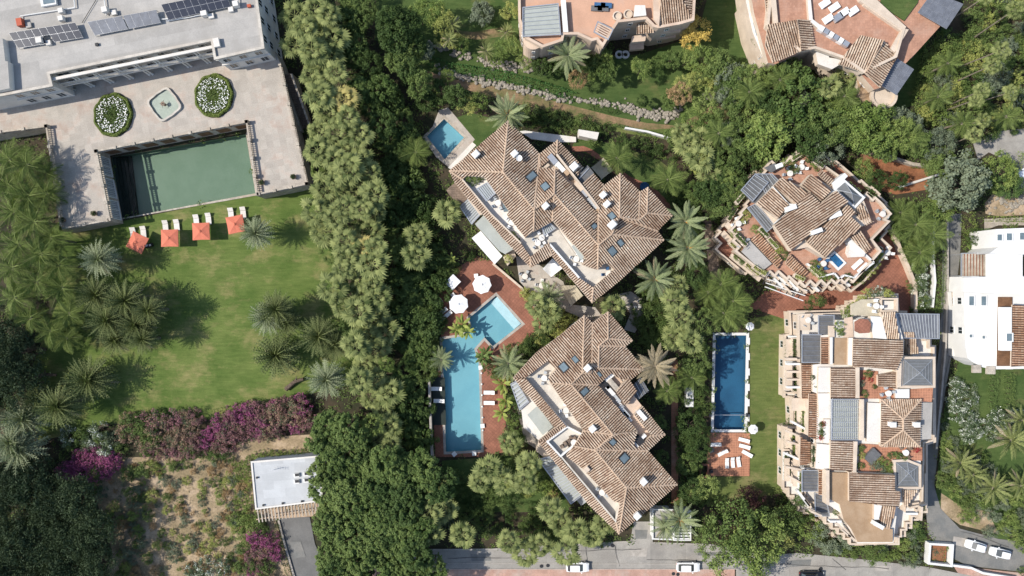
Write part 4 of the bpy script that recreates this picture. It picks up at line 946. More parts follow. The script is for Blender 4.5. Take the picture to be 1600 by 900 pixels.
mb = MB(); p, n = roofat(v1, 811, 249); mb.tube(p, p + Vector((0, 0, .8)), .05, .05, 6); q = p + Vector((0, 0, .9)); mb.lathe(q, [(0, .0), (.3, .05), (.55, .22), (.5, .2), (.28, .08), (0, .04)], 16); part('satellite_dish', mb, WHITE, v1)
for x, y, a_, b_, h_, m_ in ((863, 250, 1.8, 1.0, 1.0, ALU), (868, 256, 1.0, .8, .7, WHITE), (875, 262, 2.0, .8, .9, WHITE), (884, 270, 1.2, .7, .8, WOODS), (852, 262, 1.6, .5, .6, CREAM), (904, 292, 1.8, .8, .9, CREAM), (913, 302, 1.6, .7, .8, ALU), (925, 318, 2.4, .7, .7, SLAT), (931, 324, 1.2, .8, .8, SLAT), (937, 334, 2.0, .7, .9, WOODS), (892, 279, .6, .6, .5, DARKW)):
    rbox(v1, 'rooftop_unit', x, y, 8.75, a_, b_, h_, -.85 if x > 860 else .7, m_)
# lower balconies on the pool side
flatpanel(v1, 'balcony_roof', [(697, 297), (711, 285), (730, 311), (718, 322)], 6, BRSTONE, 6); louvre(v1, [(718, 322), (737, 350), (750, 336), (730, 311)], 5.8, 9, back=GLASSG, name='glass_pergola')
flatpanel(v1, 'glass_balcony_roof', [(742, 350), (757, 335), (803, 389), (789, 397), (780, 392)], 6, GLASSG, .12); flatpanel(v1, 'balcony_base', [(743, 351), (757, 336), (803, 390), (790, 397)], 5.7, CREAM, 5.7)
flatpanel(v1, 'entry_parapet', [(711, 285), (716, 290), (754, 335), (750, 336)], 6.9, CREAM, 1)
flatpanel(v1, 'white_awning', [(737, 372), (751, 361), (785, 400), (773, 413)], 3.4, WCLOTH, .06); flatpanel(v1, 'terrace_base', [(786, 402), (803, 391), (806, 400), (793, 415)], 4, CREAM, 4)
for x, y in ((738, 372), (751, 362), (784, 400), (773, 412)): p = P(x, y, 3.3); mb = MB(); mb.tube((p.x, p.y, 0), p, .05, .05, 5); part('awning_post', mb, ALU, v1)
# awnings on the beige terrace
def awning(name, label, quad, zs, m, seams=4):
    pts = [P(x, y, z) for (x, y), z in zip(quad, zs)]; c = sum(pts, Vector()) / 4; t = thing(name, label, 'awning', (c.x, c.y, 0))
    mb = MB(); G_ = 8
    def g(u, v): p = pts[0].lerp(pts[1], u).lerp(pts[3].lerp(pts[2], u), v); return p - Vector((0, 0, .5 * math.sin(math.pi * u) * math.sin(math.pi * v)))
    for i in range(G_):
        for j in range(G_):
            a = [g(i / G_, j / G_), g((i + 1) / G_, j / G_), g((i + 1) / G_, (j + 1) / G_), g(i / G_, (j + 1) / G_)]
            if (a[1] - a[0]).cross(a[2] - a[0]).z < 0: a = a[::-1]
            mb.face(a, 0, .5)
    part('canvas', mb, m, t)
    for p in pts: mb = MB(); mb.tube((p.x, p.y, 0), p, .06, .05, 6); part('post', mb, ALU, t)
    for k_ in range(1, seams): 
        mb = MB()
        for j in range(G_): mb.tube(g(k_ / seams, j / G_) + Vector((0, 0, .03)), g(k_ / seams, (j + 1) / G_) + Vector((0, 0, .03)), .035, .035, 4)
        part('seam', mb, m, t)
    return t
awning('white_sail', 'bright white square sail over the beige villa terrace', [(848, 420), (863, 404), (879, 419), (861, 433)], (2.9, 2.9, 2.9, 2.9), WCLOTH, 1)
awning('sand_sail', 'wide sand coloured sail with folds beside the villa\'s bottom corner', [(873, 446), (899, 446), (911, 462), (892, 478)], (3.2, 3.2, 2.8, 2.8), SAIL, 5)
awning('beige_canopy', 'beige square canopy across the curved red garden path', [(924, 262), (943, 246), (958, 266), (940, 280)], (3.0, 3.0, 3.0, 3.0), SAIL, 1)
flatpanel(v1, 'side_roof', [(904, 202), (936, 207), (933, 218), (905, 212)], 2.8, OFFW, 2.8)
flatpanel(v1, 'rear_court_wall', [(812, 205), (820, 204), (900, 214), (900, 222), (868, 222), (830, 217)], .6, OFFW, .6)
# ================================================================ VILLA 2
v2 = thing('tile_roofed_villa', 'lower tile roofed villa with an L shaped white terrace near the road', 'villa', P(930, 660, 0))
B1, B2, C1, C2, C3, C4 = (913, 493), (910, 583), (950, 487), (950, 529), (936, 540), (935, 575)
D1, D2, D3, D4 = (892, 600), (958, 679), (930, 703), (979, 762)
V2 = [(('e', B1, (802, 590), 9), [B1, (873, 526), (838, 551), (802, 590), (822, 590), (856, 564), (869, 577), (857, 591), (860, 598), D1, B2]),
 (('e', B1, (926, 505), 9), [B1, (926, 505), (925, 568), (923, 583), B2]),
 (('e', C1, (926, 505), 9), [C1, (926, 505), (925, 568), C4, C3, C2]),
 (('e', C1, (988, 532), 9), [C1, (988, 532), C2]), (('e', (988, 532), (977, 541), 9), [C2, (988, 532), (977, 541), C3]),
 (('e', (977, 541), (1006, 577), 9), [C3, (977, 541), (1006, 577), C4]),
 (('e', (1006, 577), (985, 593), 9), [C4, (1006, 577), (985, 593), (970, 593), (955, 583), (934, 601), D1, B2, (923, 583), (925, 568)]),
 (('r', D1, D2, 11), [D1, (934, 601), (996, 674), D2]), (('r', D1, D2, 11), [D1, D2, (912, 673), (860, 598)]),
 (('r', D2, D3, 11), [D2, D3, (897, 697), (912, 673)]),
 (('e', (1039, 679), (1012, 704), 9), [D2, (996, 674), (990, 692), (996, 700), (1018, 681), (1039, 679), (1012, 704), D3]),
 (('e', (1003, 634), (1039, 679), 9), [(1003, 634), (1039, 679), (1018, 681), (991, 648)]),
 (('e', (1012, 704), (1058, 757), 9), [D3, (1012, 704), (1058, 757), D4]),
 (('e', (1058, 757), (967, 834), 9), [D4, (1058, 757), (967, 834)]),
 (('r', D3, D4, 11.2), [D3, D4, (967, 834), (963, 817), (969, 785), (960, 784), (911, 733), (885, 712), (897, 697)]),
 (('r', D3, D4, 11.2), [(841, 690), (856, 690), (875, 715), (963, 817), (967, 834), (920, 788)]),
 (('e', (802, 590), (868, 668), 9), [(802, 590), (822, 592), (886, 667), (868, 668)]), (('e', (841, 689), (868, 668), 9), [(868, 668), (884, 668), (856, 690), (841, 689)])]
BO2 = [B1, (926, 505), C1, (988, 532), (977, 541), (1006, 577), (985, 593), (993, 615), (1003, 634), (1039, 679), (1012, 704), (1058, 757), (967, 834), (841, 690), (868, 668), (802, 590)]
b_, ring = block(v2, 'walls', BO2, 8.2, 0, OFFW, CREAM, inset=.5); windows(v2, ring, (1.0, 3.7, 6.3), 3.6)
roof(v2, V2, 8.15)
flatpanel(v2, 'terrace_floor', [(822, 592), (856, 564), (869, 577), (857, 591), (860, 598), (912, 673), (897, 697), (886, 667)], 8.3, WSTONE, .1); flatpanel(v2, 'terrace_floor', [(853, 690), (884, 668), (915, 680), (876, 713)], 8.5, WSTONE, .2); flatpanel(v2, 'terrace_floor', [(877, 713), (885, 711), (911, 733), (960, 784), (969, 785), (963, 817)], 8.31, WSTONE, .1)
parapet(v2, [(855, 690), (886, 667), (914, 681), (876, 713)], 8.4, 1.0, .3, WHITE, True, 'terrace_parapet'); wallstrip(v2, 'terrace_parapet', PP([(821, 594), (886, 667)], 9.4), 8.2, 9.35, .3, WHITE); wallstrip(v2, 'terrace_parapet', PP([(877, 714), (962, 815), (969, 786)], 9.6), 8.2, 9.5, .25, WSTONE)
flatpanel(v2, 'terrace_floor', [(934, 601), (955, 583), (970, 593), (1003, 634), (1020, 660), (1018, 681), (996, 700), (990, 692), (996, 674)], 8.45, PINK, .1)
slope(v2, ('e', (985, 593), (1007, 615), 9.2), [(972, 600), (982, 590), (995, 612), (978, 634), (963, 612)], 8.15, slp=.2)
louvre(v2, [(990, 597), (1003, 605), (1013, 613), (998, 602)], 7.5, 2, ms=SLATE, posts=False); flatpanel(v2, 'slate_canopy', [(984, 607), (1000, 591), (1013, 611), (994, 628)], 7.8, SLATE, .2)
for i in range(5): a, b = P(985 + i * 4, 606 - i * 4, 7.9), P(995 + i * 4.6, 627 - i * 4, 7.9); mb = MB(); mb.tube(a, b, .05, .05, 4); part('canopy_bar', mb, ALU, v2)
for x, y, a_, b_, h_, m_ in ((945, 590, 1.8, .8, .6, SLATE), (952, 588, .7, 2.0, .8, WHITE), (957, 600, 2.2, .9, .9, STONEW), (946, 600, 1.8, .7, .6, DARKW), (953, 610, 2.0, .7, .6, WHITE), (962, 620, 2.2, .5, .5, SLAT), (968, 630, 2.0, .4, .4, WHITE), (975, 642, 2.6, .6, .6, SLAT), (980, 650, 2.2, .4, .6, WHITE), (1001, 647, 2.0, .8, 1.2, WHITE), (998, 688, 1.8, 1.3, 1.0, DARKW), (993, 694, 1.2, .6, .9, WHITE), (1003, 682, .5, 1.4, .9, WHITE)): rbox(v2, 'rooftop_unit', x, y, 8.55, a_, b_, h_, -.85, m_)
for x, y in ((917, 574), (925, 668), (1004, 750), (948+46, 803)): chimney(v2, x, y, .75, 1.0)
chimney(v2, 916, 732, .7, .9, 1.0, CREAM)
for x, y, L_, W_ in ((881, 574, 1.6, 1.4), (899, 562, 1.3, .9), (913, 612, 1.6, 1.1), (957, 690, 1.2, 1.1), (975, 716, 1.7, 1.5), (936, 584, 1.1, .6)): skylight(v2, x, y, L_, W_)
for x, y in ((883, 692), (889, 688), (897, 684), (878, 697)): rbox(v2, 'terrace_chair', x, y, 8.52, .7, .6, .7, .6, BRSTONE, .8)
louvre(v2, [(841, 718), (892, 787), (912, 772), (864, 712)], 4.5, 17, back=GLASSG, name='glass_pergola', wid=.3); louvre(v2, [(798, 600), (812, 640), (826, 628), (806, 596)], 5, 7, back=GLASSG, name='glass_pergola')
flatpanel(v2, 'terrace_base', [(841, 690), (866, 715), (850, 715), (838, 705)], 4, CREAM, 4); flatpanel(v2, 'balcony_base', [(812, 620), (828, 618), (868, 668), (842, 688), (818, 668)], 4.6, OFFW, 4.6)
flatpanel(v2, 'patio_canopy', [(824, 648), (840, 634), (864, 667), (848, 680)], 6.0, GLASSG, .1); flatpanel(v2, 'lower_canopy', [(893, 772), (905, 765), (920, 782), (908, 790)], 3, SLAT, .1)
# ================================================================ OCTAGONAL STEPPED VILLA
v3 = thing('stepped_villa', 'octagonal stepped villa with orange terraces, small rooftop pool and many tile roofs', 'villa', P(1270, 360, 0))
t0 = [(1126, 362), (1165, 298), (1180, 266), (1217, 248), (1262, 232), (1302, 248), (1330, 272), (1362, 292), (1394, 332), (1384, 344), (1392, 345), (1376, 372), (1384, 396), (1352, 437), (1330, 455), (1300, 452), (1240, 462), (1190, 430), (1165, 428), (1128, 398)]
t0 = jag(t0, .74, 17); b_, ring = block(v3, 'walls', t0, 3.0, 0, REDF, CREAM); windows(v3, ring, (.8,), 3.2); parapet(v3, t0, 3.0, .8, .35)
t1 = [(1142, 360), (1172, 306), (1196, 262), (1217, 262), (1248, 238), (1262, 240), (1292, 262), (1318, 280), (1350, 308), (1378, 318), (1392, 334), (1382, 343), (1389, 346), (1362, 374), (1376, 392), (1340, 433), (1300, 437), (1250, 440), (1217, 424), (1190, 424), (1150, 392)]
t1 = jag(t1, .74, 15, -1); b_, ring = block(v3, 'walls', t1, 6.0, 2.9, SALMON, CREAM); windows(v3, ring, (3.7,), 3.2); parapet(v3, t1, 6.0, .85, .35)
t2 = [(1183, 318), (1209, 292), (1223, 278), (1253, 289), (1270, 272), (1304, 294), (1322, 283), (1350, 309), (1364, 346), (1347, 356), (1290, 405), (1262, 388), (1237, 393), (1210, 353)]
b_, ring = block(v3, 'walls', t2, 8.2, 5.9, CREAM, CREAM, inset=.2)
V3 = [(('e', (1209, 290), (1223, 277), 9), [(1209, 290), (1223, 277), (1262, 301), (1245, 319)]), (('e', (1182, 318), (1208, 292), 8.7), [(1182, 318), (1208, 292), (1233, 319), (1216, 341)]), (('e', (1253, 289), (1268, 272), 9.2), [(1253, 289), (1268, 272), (1299, 298), (1284, 313)])]
roof(v3, V3, 7.5, TILE, .22, caps=False, pitch=.41)
roof(v3, [(('e', (1210, 352), (1237, 392), 9), [(1210, 352), (1264, 300), (1283, 318), (1307, 298), (1326, 315), (1260, 371), (1237, 392)]), (('e', (1258, 376), (1289, 402), 8.6), [(1258, 376), (1325, 320), (1338, 333), (1330, 339), (1347, 354), (1289, 402)])], 7.5, TILE, .17, caps=False, pitch=.41)
for sp, pl, tm_ in ((('e', (1364, 346), (1350, 352), 8), [(1337, 333), (1346, 317), (1364, 346), (1351, 353)], TILE), (('e', (1362, 387), (1352, 395), 7.6), [(1329, 371), (1343, 360), (1362, 386), (1353, 395)], TILE), (('e', (1172, 373), (1216, 420), 6.6), [(1172, 373), (1186, 364), (1222, 405), (1216, 420)], TILE2), (('e', (1227, 412), (1252, 434), 6.6), [(1227, 412), (1234, 397), (1263, 425), (1252, 434)], TILE2), (('e', (1293, 268), (1310, 285), 8), [(1278, 272), (1284, 266), (1306, 286), (1300, 294)], TILE)): slope(v3, sp, pl, None, tm_, .2, .41)
for q, n_, z, m_ in (([(1158, 297), (1180, 272), (1200, 285), (1176, 314)], 6, 8.2, SLATE), ([(1180, 272), (1206, 272), (1216, 282), (1196, 302)], 4, 8.0, SLATE), ([(1168, 325), (1181, 318), (1210, 352), (1198, 362)], 4, 7.9, SLATE)):
    louvre(v3, q, z, n_, ms=SLAT, back=m_, name='shade_roof', wid=.12, thick=.05, zb=3, posts=False)
flatpanel(v3, 'shade_roof', [(1158, 297), (1180, 272), (1210, 274), (1216, 281), (1182, 318), (1174, 316)], 7.7, SLATE, .15); flatpanel(v3, 'slate_roof', [(1159, 393), (1172, 376), (1206, 412), (1190, 424)], 6.7, GROOF, .5); flatpanel(v3, 'dark_shade', [(1194, 262), (1210, 255), (1218, 262), (1205, 270)], 7.2, SLATE, .15)
def pyramid(parent, quad, z, h, m, frame=WHITE, lines=0):
    r = ccw(PP(quad, z)); apex = sum(r, Vector()) / len(r) + Vector((0, 0, h)); o = wallstrip(parent, 'skylight_frame', r, z - 1.2, z + .15, .4, frame, True)
    for i in range(len(r)): mb = MB(); mb.face([r[i], r[(i + 1) % len(r)], apex]); part('glass_facet', mb, m, o)
    mb = MB()
    for p in r: mb.tube(p + Vector((0, 0, .03)), apex + Vector((0, 0, .03)), .05, .05, 4)
    for k in range(1, lines):
        q = [p.lerp(apex, k / lines) + Vector((0, 0, .03)) for p in r]
        for i in range(len(q)): mb.tube(q[i], q[(i + 1) % len(q)], .03, .03, 4)
    part('glazing_bar', mb, ALU, o)
pyramid(v3, [(1304, 296), (1319, 283), (1349, 309), (1335, 324)], 8.4, 1.0, SLATEG)
flatpanel(v3, 'white_wall_top', [(1300, 286), (1320, 270), (1325, 275), (1318, 282), (1303, 296)], 8.5, WHITE, 2)
for pl, z in (([(1217, 343), (1210, 350), (1245, 319), (1262, 301), (1264, 304)], 9.3), ([(1208, 291), (1233, 318), (1245, 319), (1237, 325)], 9.4), ([(1283, 318), (1300, 298), (1307, 298), (1288, 318)], 9.4)): flatpanel(v3, 'valley_wall', pl, z, WHITE, 1)
for x, y, a_, b_ in ((1300, 337, 2.4, 1.0), (1272, 362, 2.0, .8), (1232, 326, 2.0, .9), (1215, 260, .8, .8)): rbox(v3, 'chimney', x, y, 9.0, a_, b_, 1.4, .35, WHITE, .9)
flatpanel(v3, 'curved_wall', [(1324, 372), (1330, 371), (1352, 397), (1350, 401), (1330, 402), (1326, 395), (1328, 385)], 7.4, OFFW, 1.4); flatpanel(v3, 'dormer', [(1325, 379), (1330, 372), (1353, 396), (1340, 398)], 7.5, WHITE, 1.2)
flatpanel(v3, 'pool_surround', [(1291, 404), (1304, 392), (1323, 411), (1310, 423)], 6.25, WHITE, .3); flatpanel(v3, 'plunge_pool', [(1296, 403.5), (1304.5, 396.5), (1318, 410.5), (1310, 418)], 6.3, PBLUE if 0 else mat('plunge_water', (.03, .13, .27), .08, .3, 1.5, spec=.6), .05)
for x, y in ((1338, 413), (1347, 419)):
    t = thing('sun_lounger', 'white sun lounger on the octagonal villa terrace, %s of the two' % ('inner' if x == 1338 else 'outer'), 'sun lounger', P(x, y, 6.05), .75, 'loungers on the octagonal villa terrace', True); mb = MB(); mb.box((0, 0, .2), 2.2, .8, .15); part('seat', mb, WCUSH, t); mb = MB(); mb.box((.8, 0, .36), .6, .75, .12); part('pillow', mb, WCUSH, t); mb = MB()
    for sx in (-.9, .9):
        for sy in (-.32, .32): mb.box((sx, sy, 0), .08, .08, .22)
    part('leg', mb, ALU, t)
for k_, pl in enumerate(([(1126, 366), (1163, 404), (1168, 398), (1132, 360)], [(1132, 352), (1166, 388), (1171, 381), (1138, 346)], [(1140, 402), (1186, 440), (1190, 434), (1144, 396)], [(1150, 396), (1192, 430), (1196, 424), (1156, 390)])): flatpanel(v3, 'balcony_ledge', pl, 4.4 + k_ % 2 * 1.4, CREAM, .5)
for k_ in range(7):
    a, b = P(1200 + k_ * 9, 424 + k_ * 4.6, 4.4), P(1192 + k_ * 9, 444 + k_ * 4.0, 4.4); mb = MB(); mb.tube(a, b, .09, .09, 4); part('pergola_beam', mb, DARKW, v3)
for k_ in range(5): a, b = P(1195 + k_ * 1.5, 448 - k_ * 6, 4.6), P(1255 + k_ * 3, 470 - k_ * 8, 4.6); mb = MB(); mb.tube(a, b, .11, .11, 4); part('pergola_beam', mb, WHITE, v3)
for k_, (x, y, rt) in enumerate(((1206, 430, .8), (1216, 436, .8), (1226, 442, .8), (1236, 447, .8), (1248, 452, .6), (1212, 442, .8), (1224, 450, .8), (1290, 440, -.8), (1308, 444, .8), (1316, 440, .8), (1278, 436, .6), (1268, 448, .8))): rbox(v3, 'terrace_wall', x, y, 3.3, 2.3, .35, 1.4, -rt, WHITE if k_ % 2 else CREAM)
for a, b in (((1262, 412), (1285, 432)), ((1285, 432), (1304, 427)), ((1304, 427), (1312, 436)), ((1312, 436), (1320, 430)), ((1320, 430), (1335, 434)), ((1335, 434), (1366, 410)), ((1366, 410), (1352, 397))): wallstrip(v3, 'white_parapet', PP([a, b], 6.9), 5.9, 6.85, .28, WHITE)
# ================================================================ TERRACED APARTMENT BLOCK
ap = thing('apartment_block', 'terraced apartment block with stepped cream balconies, tile roofs and glass pergolas', 'apartment block', P(1345, 650, 0))
q0 = [(1234, 487), (1304, 486), (1345, 462), (1402, 460), (1404, 487), (1440, 519), (1461, 552), (1461, 690), (1448, 694), (1448, 800), (1434, 812), (1404, 850), (1338, 851), (1302, 832), (1290, 806), (1256, 798), (1224, 752), (1224, 668), (1238, 664), (1236, 620), (1226, 612), (1227, 524), (1236, 522)]
q0 = jag(q0, 0, 15); b_, ring = block(ap, 'walls', q0, 3.0, 0, OFFW, CREAM); windows(ap, ring, (.8,), 3.2)
parapet(ap, q0, 3.0, .6, .35)
q1 = [(1248, 492), (1304, 490), (1346, 466), (1400, 464), (1402, 490), (1438, 520), (1459, 555), (1459, 688), (1443, 692), (1441, 796), (1400, 849), (1338, 850), (1300, 818), (1290, 800), (1262, 778), (1249, 745), (1249, 690), (1251, 640), (1249, 560)]
q1 = jag(q1, 0, 14); b_, ring = block(ap, 'walls', q1, 6.0, 2.9, OFFW, CREAM); windows(ap, ring, (3.8,), 3.2); parapet(ap, q1, 6.0, .7, .3)
q2 = [(1283, 524), (1304, 522), (1306, 500), (1332, 500), (1400, 490), (1412, 532), (1412, 556), (1459, 558), (1459, 604), (1440, 628), (1438, 762), (1402, 795), (1396, 848), (1340, 849), (1312, 800), (1296, 790), (1291, 735), (1274, 732), (1277, 615), (1270, 612), (1270, 570), (1284, 568)]
b_, ring = block(ap, 'walls', q2, 9.0, 5.9, OFFW, CREAM); windows(ap, ring, (6.8,), 3.2)
APW = lambda n, p, z, m, th=.6: flatpanel(ap, n, p, z, m, th, CREAM)
APW('flat_roof', [(1305, 528), (1327, 528), (1326, 570), (1303, 570)], 9.4, BROOF); APW('white_band', [(1326, 528), (1333, 528), (1332, 571), (1325, 570)], 9.9, WHITE, 1); APW('white_band', [(1297, 527), (1301, 527), (1301, 569), (1297, 569)], 10, WHITE, 1.2)
rs = lambda sp, pl, tm=TILE, sk=8.9, s=.12, pt=.38: slope(ap, sp, pl, sk, tm, s, pt)
rs(('e', (1333, 529), (1332, 572), 10.2), [(1333, 529), (1411, 533), (1411, 556), (1401, 578), (1332, 572)])
rs(('e', (1283, 527), (1283, 569), 9.2), [(1283, 527), (1297, 527), (1297, 569), (1283, 569)], TILE2)
rs(('e', (1252, 568), (1253, 622), 8.3), [(1252, 568), (1268, 568), (1266, 623), (1253, 622)], TILE2, 6.2)
rs(('e', (1298, 575), (1298, 622), 10), [(1298, 575), (1337, 575), (1337, 622), (1298, 622)])
rs(('e', (1298, 688), (1297, 735), 10), [(1298, 688), (1336, 690), (1333, 736), (1297, 735)])
rs(('e', (1264, 615), (1262, 680), 8.8), [(1264, 615), (1277, 615), (1277, 688), (1263, 681)], TILE2, 6.2)
rs(('e', (1251, 683), (1250, 728), 8.3), [(1251, 683), (1266, 691), (1266, 724), (1250, 728)], TILE2, 6.2)
rs(('e', (1279, 734), (1279, 772), 8.8), [(1279, 734), (1291, 734), (1290, 775), (1279, 772)], TILE2, 6.2)
rs(('e', (1372, 585), (1372, 603), 9.8), [(1372, 586), (1403, 581), (1402, 608), (1372, 603)])
rs(('e', (1327, 738), (1327, 783), 10.2), [(1327, 738), (1398, 742), (1398, 766), (1407, 769), (1405, 792), (1327, 783)])
rs(('e', (1391, 826), (1372, 824), 9.7), [(1379, 790), (1400, 792), (1391, 826), (1372, 824)])
rs(('e', (1406, 530), (1385, 529), 9.6), [(1377, 488), (1398, 487), (1406, 530), (1386, 530)])
rs(('e', (1436, 552), (1420, 553), 8), [(1413, 519), (1428, 519), (1436, 552), (1420, 553)], TILE, 6)
rs(('e', (1398, 765), (1430, 768), 9.3), [(1410, 766), (1434, 766), (1417, 792), (1414, 800)], TILE, 6)
e_ = 9.8; hip = [(1377, 624), (1439, 624), (1437, 698), (1376, 698)]; k1, k2 = (1411, 655), (1411, 672)
for sp, pl in ((('e', hip[0], hip[1], e_), [hip[0], hip[1], k1]), (('e', hip[0], hip[3], e_), [hip[0], k1, k2, hip[3]]), (('e', hip[3], hip[2], e_), [hip[3], k2, hip[2]]), (('e', hip[1], hip[2], e_), [hip[1], hip[2], k2, k1])): slope(ap, sp, pl, 8.9, TILE, .28, .38)
ridges(ap); chimney(ap, 1391, 662, 0, .9, 1.2); chimney(ap, 1428, 662, 0, .9, 1.2)
for pl, z in (([(1279, 574), (1298, 574), (1298, 613), (1278, 613)], 9.6), ([(1278, 614.5), (1298, 614.5), (1298, 653), (1280, 653)], 9.5), ([(1287, 655), (1297, 655), (1297, 692), (1286, 692)], 9.3), ([(1276, 693), (1296, 695), (1295, 733), (1274, 732)], 9.5), ([(1356, 629), (1377, 630), (1376, 691), (1354, 690)], 9.6), ([(1399, 608), (1421, 608), (1421, 622), (1399, 622)], 9.7)): APW('flat_roof', pl, z, OFFW if z != 9.7 else WHITE)
APW('flat_roof', [(1440, 629), (1457, 629), (1455, 686), (1437, 687)], 9.4, GROOF)
for pl in ([(1337, 574), (1343, 574), (1343, 622), (1337, 622)], [(1345, 624), (1350, 624), (1350, 688), (1344, 688)], [(1334, 690), (1340, 690), (1338, 738), (1333, 738)], [(1402, 556), (1409, 558), (1408, 604), (1402, 606)], [(1291, 735), (1296, 735), (1296, 790), (1291, 788)], [(1411, 531), (1413, 531), (1412, 556), (1410, 556)]): APW('parapet', pl, 10.6, CREAM, 1.6)
for pl in ([(1343, 578), (1372, 580), (1372, 603), (1401, 608), (1401, 623), (1343, 623)], [(1343, 693), (1441, 699), (1441, 720), (1395, 718), (1398, 742), (1341, 738)], [(1421, 608), (1458, 606), (1456, 628), (1421, 626)]): APW('roof_patio', pl, 9.15, REDF2, .2)
pyramid(ap, [(1409, 559), (1459, 559), (1459, 604), (1408, 604)], 9.9, .7, SLATEG, CREAM, 5); pyramid(ap, [(1397, 720), (1417, 719), (1437, 727), (1437, 762), (1399, 762)], 9.6, .5, SLATEG, CREAM, 4)
louvre(ap, [(1299, 624), (1299, 687), (1345, 687), (1345, 624)], 10, 8, ms=ALU, back=GLASSG, name='greenhouse_roof', wid=.12, posts=False); louvre(ap, [(1300, 624), (1345, 624), (1345, 687), (1299, 687)], 10.03, 15, ms=ALU, name='greenhouse_grid', wid=.14, posts=False)
for q, n_, z, b2 in (([(1253, 523), (1253, 566), (1283, 566), (1283, 523)], 6, 8.8, SLATE), ([(1279, 493), (1279, 524), (1303, 524), (1303, 493)], 5, 8.6, SLATE), ([(1400, 490), (1467, 491), (1467, 529), (1410, 528)], 14, 8.4, THERM), ([(1253, 735), (1253, 767), (1278, 767), (1279, 735)], 6, 8.6, SLATE), ([(1273, 770), (1274, 806), (1296, 806), (1290, 776)], 6, 7.5, SLATE)): louvre(ap, q, z, n_, ms=THERM if b2 is SLATE else SLAT, back=b2, name='shade_roof', wid=.14, thick=.04, posts=False)
APW('brown_roof', [(1297, 738), (1327, 739), (1327, 783), (1366, 788), (1366, 812), (1372, 814), (1372, 825), (1395, 827), (1395, 847), (1340, 847), (1330, 826), (1318, 812), (1312, 788), (1297, 780)], 9.6, BROOF, 1)
APW('white_wall', [(1366, 788), (1378, 790), (1373, 812), (1366, 812)], 10.2, WHITE, 1.2); rbox(ap, 'chimney', 1368, 818, 9.6, 1.8, .7, 1.2, -.5, WHITE)
APW('beige_terrace', [(1330, 476), (1346, 468), (1374, 467), (1374, 494), (1358, 494), (1330, 492)], 9.2, SAIL, .3); APW('flat_roof', [(1360, 494), (1377, 495), (1386, 530), (1364, 528)], 9.8, WHITE, .9); APW('beige_terrace', [(1320, 497), (1332, 495), (1334, 528), (1318, 527)], 9.2, PINK, .3)
APW('parasol_roof', [(1335, 503), (1343, 498), (1356, 499), (1361, 506), (1359, 520), (1343, 521), (1335, 517)], 10.6, REDF, .15); APW('flat_roof', [(1380, 470), (1402, 470), (1402, 486), (1380, 486)], 8.5, OFFW)
parapet(ap, [(1377, 467), (1402, 467), (1402, 486), (1377, 486)], 8.6, .8, .3); APW('balcony_slab', [(1247, 492), (1266, 492), (1266, 516), (1247, 516)], 6.6, CREAM, .4); APW('flat_roof', [(1296, 509), (1304, 509), (1304, 527), (1296, 527)], 9.5, CREAM)
for k_, (x0, y0, x1, y1) in enumerate(((1229, 530, 1248, 564), (1227, 570, 1238, 610), (1243, 568, 1250, 612), (1238, 622, 1262, 642), (1227, 668, 1238, 700), (1244, 672, 1250, 712), (1226, 716, 1234, 752), (1240, 716, 1248, 760), (1235, 620, 1240, 662), (1246, 640, 1252, 676), (1276, 655, 1287, 657))): APW('balcony_slab', [(x0, y0), (x1, y0), (x1, y1), (x0, y1)], 5.0 + (k_ % 2) * 1.8, CREAM, .4)
for k_, (x, y, l, rt) in enumerate(((1240, 568, 3, 0), (1240, 580, 3, 0), (1240, 592, 3, 0), (1240, 604, 3, 0), (1236, 676, 3, -.4), (1240, 692, 3.0, -.3), (1236, 712, 3, -.4), (1238, 730, 3, -.2), (1240, 748, 3, -.5), (1252, 776, 3.5, -.9), (1262, 788, 3, -.9), (1272, 800, 2, -.4), (1246, 664, 3, -.5), (1233, 560, 2, 0), (1312, 822, 3, -.7), (1302, 812, 2, 0), (1318, 830, 2, -.7), (1328, 838, 2, -.7), (1420, 800, 2, 0), (1430, 788, 3, .2), (1435, 800, 2.4, 1.5))): rbox(ap, 'balcony_wall', x, y, 6.6 if y < 800 else 8.4, l, .35, 1.0, rt, WHITE if k_ % 3 == 0 else CREAM)
mb = MB(); mb.box(P(1361, 712, 9.2) , 2.4, 1.8, .6, .8); part('garden_sofa', mb, SLATE, ap)
def planter(parent, x0, y0, x1, y1, z, m=None, lm=None, wd=.75):
    A, B = P(x0, y0, z), P(x1, y1, z); L = (B - A).length; rot = math.atan2((B - A).y, (B - A).x); c = (A + B) / 2; mb = MB(); mb.box((c.x, c.y, z - .5), L, wd, .85, rot); mb.box((c.x, c.y, z + .36), L - .3, wd - .3, .02, rot, 1); o = part('planter', mb, [m or CREAM, SOIL], parent)
    rg = np.random.default_rng(int(x0 * 3 + y0)); n = int(L * 55); u = rg.uniform(-.5, .5, n) * (L - .3); v = rg.normal(size=n) * .26; zz = .4 + np.abs(rg.normal(size=n)) * .22 * (1 + np.sin(u * 2.3)) ; cr, sr = math.cos(rot), math.sin(rot); og = ORG[o]
    C = np.stack([c.x + u * cr - v * sr - og.x, c.y + u * sr + v * cr - og.y, z + zz - og.z], 1); V, F, T = leafquads(rg, C, rg.normal(size=C.shape) * .6 + [0, 0, 1], .22); link('planting', npmesh('planting', V, F, T, lm or L_MID), o, 'stuff')
